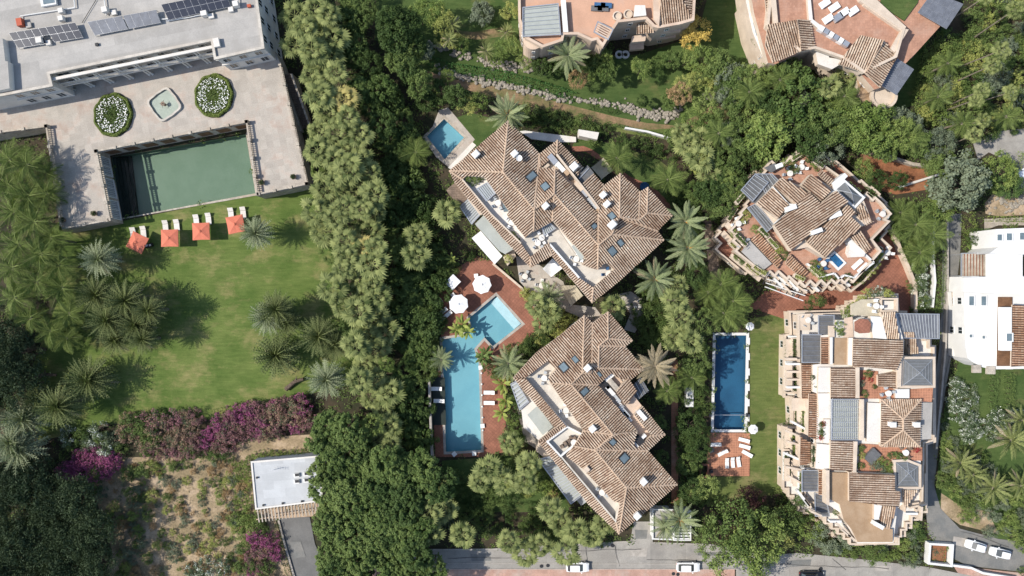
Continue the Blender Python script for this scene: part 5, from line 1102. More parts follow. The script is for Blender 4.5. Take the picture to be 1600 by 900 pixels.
for i, (x, y0, y1, z) in enumerate(((1229.5, 530, 562, 3.9), (1229.5, 572, 610, 3.9), (1241, 572, 612, 5.4), (1227, 672, 700, 3.9), (1227, 706, 750, 3.9), (1239, 676, 712, 5.4), (1241, 720, 756, 5.4), (1251.5, 700, 728, 6.6), (1243, 626, 660, 4.6), (1254, 640, 676, 6.5), (1271, 578, 612, 8.0), (1270.5, 694, 730, 8.2), (1281, 658, 686, 8.6), (1250, 736, 768, 6.9), (1240, 528, 562, 5.2))): planter(ap, x, y0, x, y1, z, [CREAM, WHITE, CREAM][i % 3], [L_MID, L_LIGHT, L_DARK, L_OLIVE][i % 4])
for x0, y0, x1, y1, z in ((1236, 526, 1252, 526, 5.2), (1228, 566, 1250, 566, 4.2), (1230, 614, 1252, 614, 5.2), (1226, 703, 1248, 703, 4.6), (1240, 690, 1252, 690, 6), (1226, 668, 1252, 668, 5.2), (1252, 618, 1264, 618, 7.2), (1252, 732, 1274, 732, 7.4), (1443, 700, 1443, 726, 7), (1446, 740, 1446, 790, 4.6), (1418, 804, 1440, 800, 4.6), (1410, 790, 1436, 786, 7)): wallstrip(ap, 'balcony_wall', PP([(x0, y0), (x1, y1)], z), z - 1.6, z, .3, WHITE if x0 % 4 < 2 else CREAM)
for q in ((1145, 300, 1158, 286, 5.6), (1137, 345, 1150, 325, 5.6), (1150, 318, 1162, 303, 7), (1140, 378, 1160, 398, 5.2), (1148, 366, 1166, 384, 6.9), (1176, 416, 1196, 430, 6.9), (1164, 412, 1186, 430, 5.2), (1236, 250, 1252, 240, 6.9), (1270, 250, 1286, 262, 6.9), (1322, 286, 1342, 302, 6.9), (1352, 302, 1366, 312, 5.4), (1376, 386, 1366, 402, 4.4), (1362, 408, 1350, 422, 4.4), (1264, 416, 1282, 432, 6.7), (1240, 430, 1256, 438, 6.7), (1186, 356, 1200, 370, 6.9), (1200, 372, 1214, 388, 6.9)): planter(v3, *q, lm=R.choice([L_MID, L_LIGHT, L_YEL, L_DARK]))
# ================================================================ PEACH BUILDING (top centre)
pb = thing('peach_building', 'peach rendered apartment building with flat roof and round corner tower by the garden', 'apartment building', P(940, 10, 0))
PR = [(810, -90), (1090, -90), (1083, 30), (1062, 36), (1029, 42), (1022, 40), (1010, 28), (965, 33), (955, 48), (942, 70), (933, 60), (925, 62), (903, 52), (880, 52), (878, 62), (848, 72), (822, 58), (812, 30)]
b_, ring = block(pb, 'walls', PR, 9.6, 0, PEACHF, PINK); parapet(pb, PR, 9.6, .9, .45, PINK); windows(pb, ring, (1.2, 4.2, 7.0), 3.2, .8, 1.2)
APW2 = lambda n, p, z, m, th=.6: flatpanel(pb, n, p, z, m, th, PINK)
slope(pb, ('e', (1029, 41), (1084, 31), 10.2), [(1034, -20), (1056, -20), (1084, 31), (1029, 41)], None, TILE, .3, .41); slope(pb, ('e', (1086, -60), (1084, 31), 10.3), [(1056, -20), (1082, -30), (1084, 31)], None, TILE, .3, .41)
slope(pb, ('e', (995, 53), (1021, 51), 7.6), [(996, 38), (1022, 36), (1021, 51), (995, 53)], None, TILE, .3, .41); slope(pb, ('e', (927, 66), (944, 74), 7.2), [(930, 48), (954, 56), (944, 75), (926, 64)], None, TILE, .4, .5)
louvre(pb, [(817, 12), (817, 57), (876, 54), (872, 6)], 10.8, 7, ms=ALU, back=GLASSG, name='glass_pergola', wid=.1, zb=9.6)
louvre(pb, [(928, 50), (934, 34), (958, 46), (950, 62)], 10.6, 5, ms=PINK, name='shade_beams', posts=False)
mb = MB(); c = P(833, 62, 9.0); mb.lathe((c.x, c.y, 0), [(1.75, 0), (1.6, 8.6), (1.75, 8.6), (1.75, 9.1), (0, 9.3)], 24); o = part('round_tower', mb, PINK, pb)
for z in (2, 4.5, 7): window(pb, (c.x + .1, c.y - 1.62, z), 0, .6, .7)
for pl, z, m_ in (([(992, 8), (1008, 8), (1010, 24), (990, 26)], 11, OFFW), ([(876, 0), (884, 0), (888, 50), (880, 50)], 10.7, WHITE), ([(850, 56), (860, 55), (866, 70), (852, 72)], 8.0, PEACHF), ([(1020, -20), (1034, -20), (1030, 40), (1022, 30)], 10.9, PINK)): APW2('flat_roof', pl, z, m_)
for x, y in ((964, 26), (981, 23)):
    mb = MB(); c = P(x, y, 9.7); mb.lathe((c.x, c.y, c.z), [(.8, 0), (.8, .4), (.6, .42), (.6, .1), (0, .1)], 16); part('planter_ring', mb, CREAM, pb)
for i in range(4): rbox(pb, 'sunbed_mat', 932 + i * 5, 14 - (i % 2) * 5, 9.7, .9, 1.9, .3, 1.5, BCUSH if i % 2 else SLATE)
for pl in ([(988, 56), (1010, 54), (1008, 64), (986, 66)], [(984, 68), (1006, 66), (1006, 76), (984, 78)], [(1030, 42), (1062, 38), (1064, 48), (1030, 52)], [(1026, 54), (1056, 50), (1056, 58), (1026, 62)]): flatpanel(pb, 'balcony', pl, 6.2 if pl[0][1] in (56, 42) else 3.2, PINK, .9)
# ================================================================ RED TERRACED VILLA (top right)
rt_ = thing('red_terraced_villa', 'cream villa with red roof terraces, tile roofs and solar canopies at the top right', 'villa', P(1330, 60, 0))
RR = [(1160, -90), (1178, 20), (1200, 98), (1212, 100), (1252, 82), (1272, 78), (1282, 90), (1300, 88), (1312, 102), (1345, 116), (1366, 140), (1378, 136), (1430, 84), (1470, 40), (1500, -90)]
b_, ring = block(rt_, 'walls', RR, 7.6, 0, SALMON, CREAM); windows(rt_, ring, (1.0, 4.3), 3.4)
RV = [(1192, -90), (1204, 0), (1200, 38), (1250, 78), (1274, 74), (1320, 90), (1350, 112), (1400, 88), (1412, 46), (1345, 0), (1300, -90)]
b_, ring = block(rt_, 'walls', RV, 9.8, 7.5, SALMON, CREAM); parapet(rt_, RV, 9.8, .7, .45, CREAM)
for sp, pl in ((('e', (1208, 98), (1252, 80), 10.2), [(1200, 38), (1245, 31), (1252, 80), (1208, 98), (1196, 70)]), (('e', (1272, 30), (1273, 76), 10.2), [(1245, 31), (1266, 31), (1273, 76), (1252, 80)]), (('e', (1310, 100), (1352, 114), 10.2), [(1345, 55), (1381, 63), (1352, 114), (1310, 100), (1324, 80)]), (('e', (1400, 90), (1375, 136), 9.8), [(1381, 63), (1400, 90), (1375, 136), (1352, 114)])): slope(rt_, sp, pl, None, TILE, .25, .41)
ridges(rt_)
slope(rt_, ('e', (1203, -20), (1208, 34), 9.6), [(1192, -30), (1202, -30), (1212, 38), (1200, 36)], None, TILE, .2, .41)
solar('grey glass solar canopy below the tile roof of the red terraced villa', [(1401, 92), (1427, 109), (1400, 149), (1374, 133)], 4, 4, 8.2, THERM, tilt=.1, base=0); solar('grey glass solar canopy at the upper right corner of the red terraced villa', [(1456, -12), (1504, 7), (1478, 46), (1433, 20)], 6, 3, 8.6, THERM, tilt=.1, base=0)
for pl, z, m_, th in (([(1345, -10), (1362, -8), (1416, 42), (1410, 50), (1350, 8)], 10.4, CREAM, 1.4), ([(1410, 44), (1420, 46), (1398, 82), (1392, 76)], 10.4, CREAM, 1.2), ([(1261, -10), (1266, -10), (1270, 30), (1286, 42), (1280, 46), (1264, 32)], 10.5, OFFW, .8), ([(1204, 0), (1212, -6), (1216, 36), (1210, 38)], 10.6, CREAM, .9), ([(1273, 74), (1290, 74), (1296, 90), (1310, 92), (1322, 88), (1324, 94), (1300, 108), (1278, 100)], 8.8, OFFW, 1.2), ([(1418, 60), (1436, 76), (1426, 90), (1412, 82)], 6.5, BRSTONE, .5)): flatpanel(rt_, 'parapet_wall', pl, z, m_, th, CREAM)
slope(rt_, ('e', (1297, 110), (1304, 110), 6), [(1296, 96), (1305, 96), (1304, 110), (1297, 110)], None, TILE, .3, .41)
for i in range(6): rbox(rt_, 'air_unit', 1281 + i * 7.5, 47 + i * 4.6, 9.9, 1.1, .9, .8, -.55, WHITE if i % 2 == 0 else ALU)
for x, y in ((1288, 6), (1303, 12), (1318, 20), (1332, 18), (1308, 28), (1293, 30)): rbox(rt_, 'terrace_seat', x, y, 9.9, 1.8, 1.2, .5, .6, WCUSH if x != 1308 else ALU, .9)
mb = MB(); c = P(1380, 150, 6); mb.lathe((c.x, c.y, 0), [(2.4, 0), (2.2, 5.8), (2.4, 5.8), (2.4, 6.4), (1.9, 6.4), (1.9, 6.0), (0, 6.0)], 24); part('round_tower', mb, CREAM, rt_)
flatpanel(rt_, 'lower_wing', [(1338, 122), (1352, 116), (1372, 136), (1366, 160), (1345, 160)], 5.6, BROOF, 5.6, CREAM); flatpanel(rt_, 'lower_wing', [(1165, 0), (1186, 0), (1206, 60), (1208, 104), (1196, 100), (1176, 50)], 6.2, OFFW, 6.2, CREAM); rbox(rt_, 'skylight', 1186, 44, 6.2, 1.6, 2.4, .2, .25, GLASSB)
flatpanel(rt_, 'lawn_court', [(1378, -30), (1440, -30), (1434, 4), (1413, 32), (1376, 8)], 7.9, LAWN2, .2)
# ================================================================ WHITE MODERN HOUSE (right edge)
wh = thing('white_modern_house', 'bright white flat roofed modern house at the right edge beside the lane', 'house', P(1550, 470, 0))
W1 = [(1506, 447), (1508, 432), (1700, 432), (1700, 575), (1557, 577), (1536, 574), (1520, 566), (1512, 560), (1508, 540)]
b_, ring = block(wh, 'walls', W1, 5.2, 0, WHITE, WHITE); windows(wh, ring, (1.0, 3.4), 4.4, 1.3, 1.3)
FW = lambda n, p, z, m, th=.5: flatpanel(wh, n, p, z, m, th, WHITE)
FW('lower_wing', [(1488, 480), (1503, 470), (1503, 520), (1512, 535), (1512, 560), (1488, 556)], 1.4, OFFW, 1.4); FW('lower_wing', [(1486, 456), (1506, 452), (1506, 480), (1488, 478)], 2.0, STONEW, 2.0); FW('lower_wing', [(1556, 358), (1700, 352), (1700, 400), (1546, 396), (1560, 386)], 7.2, WHITE, 7.2)
FW('upper_slab', [(1506, 434), (1545, 432), (1545, 394), (1598, 392), (1598, 432), (1700, 432), (1700, 460), (1560, 459), (1506, 456)], 6.4, WHITE, .9); louvre(wh, [(1502, 396), (1545, 395), (1545, 432), (1502, 432)], 3.6, 9, ms=STONEW, back=BRICKP, name='slatted_deck', zb=0)
FW('timber_deck', [(1559, 464), (1582, 464), (1582, 572), (1557, 572)], 5.5, BROWNW, .2); FW('white_slab', [(1565, 480), (1581, 480), (1581, 548), (1565, 548)], 7.6, WHITE, .9)
slope(wh, ('e', (1582, 476), (1580, 573), 7.2), [(1582, 476), (1640, 480), (1640, 570), (1580, 573)], None, TILE2, .2, .41)
for x, y, a_, b2 in ((1518, 470, 1.1, 2.0), (1537, 470, 1.1, 2.0), (1517, 525, .6, .6), (1537, 527, .6, .6), (1577, 527, 1.2, 1.6), (1562, 371, 1.0, 1.3), (1577, 370, 1.2, 1.5), (1597, 369, 1.0, 1.5)):
    z = 5.25 if y > 400 and x < 1560 else (7.6 if y > 400 else 7.2); o = rbox(wh, 'roof_window', x, y, z, a_, b2, .2, 0, WHITE); rbox(o, 'pane', x, y, z + .2, a_ * .75, b2 * .8, .03, 0, GLASSB)
for x, y in ((1524, 576), (1546, 578)): rbox(wh, 'skylight_box', x, y, 5, 1.5, 1.4, .5, 0, STONEW)
# ================================================================ GATEHOUSE, WALLS, FENCES
gh = thing('gatehouse', 'small white gatehouse with grey roof and slatted canopy at the road edge', 'gatehouse', P(1048, 822, 0))
block(gh, 'walls', [(1020, 796), (1080, 798), (1080, 844), (1020, 842)], 2.6, 0, GROOF, WHITE); parapet(gh, [(1020, 796), (1051, 797), (1051, 843), (1020, 842)], 2.6, .4, .25, WHITE)
louvre(gh, [(1053, 798), (1053, 844), (1079, 844), (1079, 798)], 3.1, 10, ms=WHITE, mf=WHITE, name='slatted_canopy', posts=False)
pe = thing('planter_court', 'white walled square planter filled with dry plants beside the lane', 'planter', P(1465, 862, 0))
parapet(pe, [(1447, 846), (1482, 848), (1480, 880), (1445, 876)], 0, 1.3, .4, WHITE, True, 'wall', zp=0); flatpanel(pe, 'soil', [(1450, 849), (1480, 850), (1478, 877), (1448, 874)], .4, REDS, .38)
def gwall(name, label, pts, h, w, m, cat='wall'):
    t = thing(name, label, cat, P(*pts[0], 0)); wallstrip(t, 'wall', PP(pts, 0), 0, h, w, m); wallstrip(t, 'coping', PP(pts, 0), h + .002, h + .08, w + .1, m); return t
gwall('boundary_wall', 'thin grey wall between the tall tree belt and the long pool', [(672, 590), (676, 700), (680, 735)], 1.8, .3, KERB)
gwall('boundary_wall', 'pale winding wall above the red earth plot', [(1358, 240), (1395, 250), (1420, 258), (1448, 262)], 1.2, .5, STONEW)
gwall('boundary_wall', 'thin white wall between garden strip and upper villa hedge', [(975, 202), (1010, 208), (1045, 218)], 1.2, .25, WHITE)
gwall('boundary_wall', 'cream curved wall bounding the terracotta forecourt', [(1380, 354), (1392, 364), (1400, 388), (1412, 415), (1424, 445), (1425, 490)], 1.3, .5, CREAM)
gwall('boundary_wall', 'long low wall along the narrow lane', [(1476, 340), (1476, 440), (1473, 540), (1466, 620), (1458, 700)], .9, .25, KERB)
gwall('boundary_wall', 'white wall along the garden at the lane entrance', [(1455, 340), (1453, 400), (1456, 440), (1452, 480)], 1.0, .3, WHITE)
gwall('boundary_wall', 'low white wall beside the pavement near the parked white cars', [(1482, 880), (1512, 884), (1530, 892), (1580, 900)], 1.0, .3, WHITE)
gwall('boundary_wall', 'pale stone retaining wall beside the apartment block foot', [(1232, 803), (1262, 806), (1280, 812)], 1.6, .4, PINK)
gwall('boundary_wall', 'low terracotta wall along the left edge of the sun deck', [(1093, 725), (1105, 725), (1105, 744), (1093, 744), (1093, 725)], .6, .25, REDF)
gwall('boundary_wall', 'low wall along the patio edge by the two white parasols', [(770, 412), (815, 450), (836, 480)], .5, .3, CREAM)
gwall('boundary_wall', 'white kerb along the drive to the annex', [(436, 812), (446, 850), (462, 905)], .3, .25, KERB)
# dry stone garden walls: individual boulders
def stones(label, line, w, n, seed):
    r = random.Random(seed); t = thing('stone_wall', label, 'stone wall', P(*line[0], 0)); pts = PP(line, 0); seg = [(b - a).length for a, b in zip(pts[:-1], pts[1:])]; tot = sum(seg)
    shapes = []
    for i in range(int(n * 1.2)):
        u = r.random() * tot; j = 0
        while u > seg[j] and j < len(seg) - 1: u -= seg[j]; j += 1
        c = pts[j].lerp(pts[j + 1], min(1, u / seg[j])) + Vector((r.gauss(0, w * .5), r.gauss(0, w * .7), 0)); s = r.uniform(.18, .46)
        mb = MB(); k = 6; a0 = r.random() * 6
        ring = [(math.cos(a0 + 1.047 * q) * s * r.uniform(.75, 1.1), math.sin(a0 + 1.047 * q) * s * r.uniform(.6, .95)) for q in range(k)]
        lo = [Vector((c.x + x, c.y + y, 0)) for x, y in ring]; mi = [Vector((c.x + x * 1.05, c.y + y * 1.05, s * .6)) for x, y in ring]; hi = [Vector((c.x + x * .55, c.y + y * .55, s * r.uniform(.95, 1.2))) for x, y in ring]
        mb.face(hi)
        for q in range(k): e = (q + 1) % k; mb.face([lo[q], lo[e], mi[e], mi[q]]); mb.face([mi[q], mi[e], hi[e], hi[q]])
        part('stone', mb, ROCK, t)
    return t
stones('upper dry stone wall of white boulders below the ivy hedge, left stretch', [(682, 106), (720, 120), (760, 128), (800, 137)], .55, 130, 1)
stones('dry stone wall of pale boulders running right below the lawn edge', [(800, 137), (850, 147), (900, 157), (960, 162), (985, 172)], .5, 150, 2)
stones('pale boulder heap wall curving under the lower strip of lawn', [(975, 165), (1000, 176), (1030, 182), (1055, 178), (1062, 170)], .75, 130, 3)
stones('short line of white boulders left of the peach building', [(748, 92), (775, 102), (800, 104), (838, 108)], .6, 90, 4)
stones('row of pale boulders near the upper left garden shrubs', [(665, 68), (690, 76), (720, 86), (735, 90)], .5, 60, 5)
stones('white boulders at the right end of the upper garden path', [(1100, 150), (1130, 154), (1132, 150)], .6, 36, 6)
stones('circles of pale garden stones in the bed above the white house', [(1545, 322), (1560, 312), (1575, 325), (1590, 310), (1598, 328)], .9, 60, 7)
# ================================================================ FURNITURE AND VEHICLES
def lounger(px, py, rot, label, z=.0, group='sun loungers', L=2.0, W=.72, up=.3, m=None):
    t = thing('sun_lounger', label, 'sun lounger', P(px, py, z), rot, group, True); m = m or WCUSH
    mb = MB(); mb.box((-.3, 0, .28), L * .68, W, .12); part('seat', mb, m, t)
    mb = MB(); h = up; a, b = L * .36 - .3, L * .68 - .3
    lo = [Vector((a, -W / 2, .28)), Vector((b, -W / 2, .28 + h)), Vector((b, W / 2, .28 + h)), Vector((a, W / 2, .28))]; mb.prism(lo, [v + Vector((0, 0, .12)) for v in lo]); part('backrest', mb, m, t)
    for sx in (-.9, .35):
        for sy in (-.3, .3): mb = MB(); mb.box((sx, sy, 0), .06, .06, .29); part('leg', mb, ALU, t)
    return t
def parasol(name, px, py, size, n, rot, m, label, h=2.5, group=None, z=0, pole=True):
    c = P(px, py, h); t = thing(name, label, 'parasol', (c.x, c.y, z), rot, group, True); r = size * .12 * (1 - h / CAMH) / 2 * (1.414 if n == 4 else 1.04)
    mb = MB(); mb.tube((0, 0, 0), (0, 0, h + .55), .045, .035, 8); part('pole', mb, WOODS, t); mb = MB(); mb.box((0, 0, 0), .6, .6, .1); part('base', mb, STONEW, t)
    a0 = math.pi / n; rim = [Vector((r * math.cos(a0 + 6.28318 * i / n), r * math.sin(a0 + 6.28318 * i / n), h)) for i in range(n)]; top = Vector((0, 0, h + (.5 if n == 4 else .32)))
    for i in range(n):
        a, b = rim[i], rim[(i + 1) % n]; mb = MB(); mid = (a + b) / 2 * .97; mid.z = h
        p1, p2 = a.lerp(top, .5), b.lerp(top, .5); pm = (p1 + p2) / 2 - Vector((0, 0, .04))
        for f in ([a, mid, pm, p1], [mid, b, p2, pm], [p1, pm, top], [pm, p2, top]): mb.face(f, 0, .5)
        for q in ((a, mid), (mid, b)): mb.face([q[0] - Vector((0, 0, .16)), q[1] - Vector((0, 0, .16)), q[1], q[0]], 0, .5)
        part('canopy_panel', mb, m, t)
    for i in range(n): mb = MB(); mb.tube(rim[i] - Vector((0, 0, .03)), top - Vector((0, 0, .03)), .018, .018, 4); part('rib', mb, WOODS, t)
    mb = MB(); mb.lathe((0, 0, h + (.42 if n == 4 else .26)), [(r * .15, 0), (r * .1, .1), (0, .2)], n); part('vent_cap', mb, m, t)
    return t
for i, (x, y, rt, w_) in enumerate(((214.5, 379, -.45, 'leftmost and most tilted'), (265, 372, .02, 'second from left'), (314, 361.5, .04, 'third from left'), (368, 350.5, .2, 'rightmost'))):
    parasol('coral_parasol', x, y, 27, 4, rt, RED, 'square coral parasol on the lawn, %s of the four' % w_, group='coral parasols on the lawn')
for i, (x, y, w_) in enumerate(((209.5, 363, 'left lounger by the leftmost coral parasol'), (225.5, 361, 'right lounger by the leftmost coral parasol'), (260, 352, 'left lounger by the second coral parasol'), (277.5, 350.5, 'right lounger by the second coral parasol'), (308, 343, 'left lounger by the third coral parasol'), (327, 340.5, 'right lounger by the third coral parasol'), (362, 332.5, 'left lounger by the rightmost coral parasol'), (381, 331, 'right lounger by the rightmost coral parasol'))):
    lounger(x, y + 2, 1.5708 + .1, 'pale ' + w_, group='pale loungers beside the coral parasols', L=2.1, W=1.0, m=OFFW)
t = thing('serving_trolley', 'small dark trolley with white towels beside the leftmost coral parasol', 'trolley', P(235, 384, 0), .4, None, True)
mb = MB(); mb.box((0, 0, .35), 1.3, .6, .5); part('tray', mb, DARKW, t); mb = MB(); mb.box((-.25, .1, .86), .45, .35, .15); mb.box((.4, -.1, .86), .3, .3, .22); part('towel', mb, WCUSH, t)
for s_ in (-.5, .5): mb = MB(); mb.tube((s_, -.3, .15), (s_, .3, .15), .15, .15, 10); part('wheel', mb, RUBBER, t)
parasol('white_parasol', 753, 444.5, 29, 8, .3, WCLOTH, 'white octagonal parasol on the terracotta patio nearer the villa', group='white octagonal parasols on the patio')
parasol('white_parasol', 716.5, 475, 30, 8, .1, WCLOTH, 'white octagonal parasol on the terracotta patio nearer the dark trees', group='white octagonal parasols on the patio')
parasol('small_white_parasol', 1177, 671, 15, 8, 0, WCLOTH, 'small round white parasol at the lower right corner of the dark blue pool', h=2.3)
parasol('small_white_parasol', 1172, 510, 13, 8, 0, WCLOTH, 'small white parasol at the upper right corner of the dark blue pool', h=2.3)
t = thing('white_daybed', 'white square daybed canopy on the terracotta patio', 'daybed', P(709, 441, 0), .8, None, True); mb = MB(); mb.box((0, 0, 1.9), 2.2, 2.0, .1); part('canopy', mb, WCLOTH, t); mb = MB(); mb.box((0, 0, .25), 2.0, 1.8, .3); part('mattress', mb, WCUSH, t)
for sx in (-1, 1):
    for sy in (-.9, .9): mb = MB(); mb.box((sx, sy, 0), .08, .08, 1.9); part('post', mb, ALU, t)
def pouf(px, py, s, rot, label, z=0, h=.45, m=None, name='white_pouf', cat='pouf', group='white poufs round the long pool'):
    t = thing(name, label, cat, P(px, py, z), rot, group, True); mb = MB(); mb.box((0, 0, .05), s, s, h - .1, 0, top=.96); part('cushion', mb, m or WCUSH, t); mb = MB(); mb.box((0, 0, 0), s * .9, s * .9, .05); part('base', mb, DARKW, t); return t
for x, y, lb in ((751, 574, 'white square stool on the right edge of the long pool, upper one'), (754, 665, 'white square stool on the right edge of the long pool, lower one'), (710, 709, 'white square stool below the long pool, left one'), (741, 708, 'white square stool below the long pool, right one'), (744, 431, 'white armchair above the white parasol nearer the villa'), (708, 461, 'white armchair above the white parasol nearer the trees'), (690, 500, 'white stool at the left edge of the patio, lowest'), (688, 470, 'white stool at the left edge of the patio, highest')): pouf(x, y, .8, .1 if x > 740 else .7, lb)
for x, y, r_, lb in ((764, 613, 0, 'upper white lounger on the deck right of the long pool'), (764, 629, 0, 'lower white lounger on the deck right of the long pool'), (682, 607, 0, 'upper white lounger on the dark deck left of the long pool'), (686, 626, 0, 'lower white lounger on the dark deck left of the long pool'), (692, 487, .7, 'cream lounger at the left edge of the round patio'), (699, 492, .7, 'white lounger at the left edge of the round patio')): lounger(x, y, r_, lb, group='white loungers round the long pool')
lay('shade_toned_deck', [(675, 588), (695, 590), (697, 664), (677, 664)], PSHADE)  # brown deck, its shade put into an almost black colour
for x, y, r_, lb in ((1117, 694, .05, 'single white lounger at the top left of the sun deck'), (1128, 707, .5, 'slanting white lounger in the middle of the sun deck'), (1161, 687, -.25, 'upper white lounger in the top right corner of the sun deck'), (1162, 697, -.25, 'second white lounger in the top right corner of the sun deck'), (1135, 723, 1.6, 'leftmost of three parallel white loungers low on the sun deck'), (1144, 722, 1.65, 'middle of three parallel white loungers low on the sun deck'), (1153, 721, 1.75, 'rightmost of three parallel white loungers low on the sun deck'), (1166, 708, -.5, 'white lounger against the right edge of the sun deck')): lounger(x, y, r_, lb, group='white loungers on the terracotta sun deck', L=1.95, W=.68)
pouf(1111, 703, .9, .4, 'dark armchair at the left edge of the sun deck', m=SLATE, name='dark_armchair', cat='armchair', group=None); pouf(1110, 735, .6, .0, 'black bin low on the left of the sun deck', m=DARKW, name='black_bin', cat='bin', h=.8, group=None)
for i, y in enumerate((583, 600, 617, 635, 652, 672)):
    mb = MB(); p = P(752.5 + i * .4, y, 0); mb.lathe((p.x, p.y, .03), [(.13, 0), (.13, .25), (.17, .27), (0, .4)], 10); o = single('bollard_light', mb, WCUSH, '', 'bollard light', 'bollard lights along the long pool'); o['label'] = ['highest', 'second', 'third', 'fourth', 'fifth', 'lowest'][i] + ' small white bollard light down the right edge of the long pool'
for i in range(6):
    x, y = 1169.5 - i * .15, 533 + i * 24; mb = MB(); p = P(x, y, 0); mb.box((p.x, p.y, 0), .4, 1.3, .22); o = single('white_block', mb, WHITE, '', 'stone block', 'white blocks along the dark blue pool'); o['label'] = ['topmost', 'second', 'third', 'fourth', 'fifth', 'lowest'][i] + ' white block along the right side of the dark blue pool'
t = thing('pool_cover_roller', 'dark pool cover roller crossing the lower end of the dark blue pool', 'pool roller', P(1139, 648, 0), 0, None, True)
mb = MB(); mb.tube((-3.6, 0, .3), (3.2, 0, .3), .07, .07, 8); part('bar', mb, ALU, t)
for s_ in (-3.7, 3.3): mb = MB(); mb.box((s_, 0, .1), .35, .7, .45); part('stand', mb, DARKW, t)
t = thing('paddling_pool', 'small blue paddling pool on the shaded lawn right of the upper villa', 'paddling pool', P(1007, 292, 0), 0, None, True); mb = MB(); mb.lathe((0, 0, 0), [(.8, 0), (.9, .15), (.8, .3), (.7, .28), (.7, .1), (0, .1)], 16); part('ring', mb, BCUSH, t)
for x, lb in ((977, 'clean right'), (967, 'shaded left')):
    t = thing('ring_seat', '%s white ring seat on the grass below the peach building' % lb, 'ring seat', P(x, 86, 0), 0, 'white ring seats', True); mb = MB(); mb.lathe((0, 0, 0), [(.75, 0), (.75, .4), (.4, .4), (.4, 0)], 18); part('ring', mb, WHITE, t)
t = thing('garden_tank', 'white box shaped garden tank under the palms left of the dark blue pool', 'tank', P(1075, 619, 0), 0, None, True); mb = MB(); mb.box((0, 0, 0), 1.4, 3.8, 1.4, top=.94); part('body', mb, WHITE, t); mb = MB(); mb.box((0, .8, 1.4), .5, .5, .08); part('lid', mb, ALU, t)
t = thing('round_arbor', 'round rusty timber arbor on the lawn left of the lower villa', 'arbor', P(863, 772, 0), 0, None, True)
for i in range(8): a = i * .785; mb = MB(); mb.tube((1.1 * math.cos(a), 1.1 * math.sin(a), 0), (1.1 * math.cos(a), 1.1 * math.sin(a), 2), .06, .05, 5); part('post', mb, BARK, t); mb = MB(); mb.tube((1.2 * math.cos(a), 1.2 * math.sin(a), 2), (0, 0, 2.5), .07, .05, 5); part('rafter', mb, BROWNW, t)
t = thing('fallen_pole', 'grey concrete pole lying across the red earth plot', 'pole', P(1440, 283, 0)); mb = MB(); mb.tube(P(1403, 293, .3), P(1476, 270, .6), .28, .2, 8); part('shaft', mb, OFFW, t)
for x0, y0, x1, y1, r_, lb in ((447, 608, 474, 592, .38, 'dark fallen log at the lower right lawn edge'), (35, 550, 72, 546, .4, 'dark fallen log left of the lawn, upper one'), (52, 592, 88, 586, .35, 'dark fallen log left of the lawn, lower one'), (150, 674, 170, 664, .35, 'grey log beside the pink shrubs')):
    t = thing('fallen_log', lb, 'log', P(x0, y0, 0)); a_, b_ = P(x0, y0, .4), P(x1, y1, .9); m_ = (a_ + b_) / 2 + Vector((.1, .5, .2)); mb = MB(); mb.tube(a_, m_, r_ * 1.2, r_, 8); mb.tube(m_, b_, r_, r_ * .7, 8); part('trunk', mb, BARK, t)
    mb = MB(); mb.tube(m_, m_ + Vector((.6, 1.0, .7)), r_ * .5, .06, 6); part('branch', mb, BARK, t)
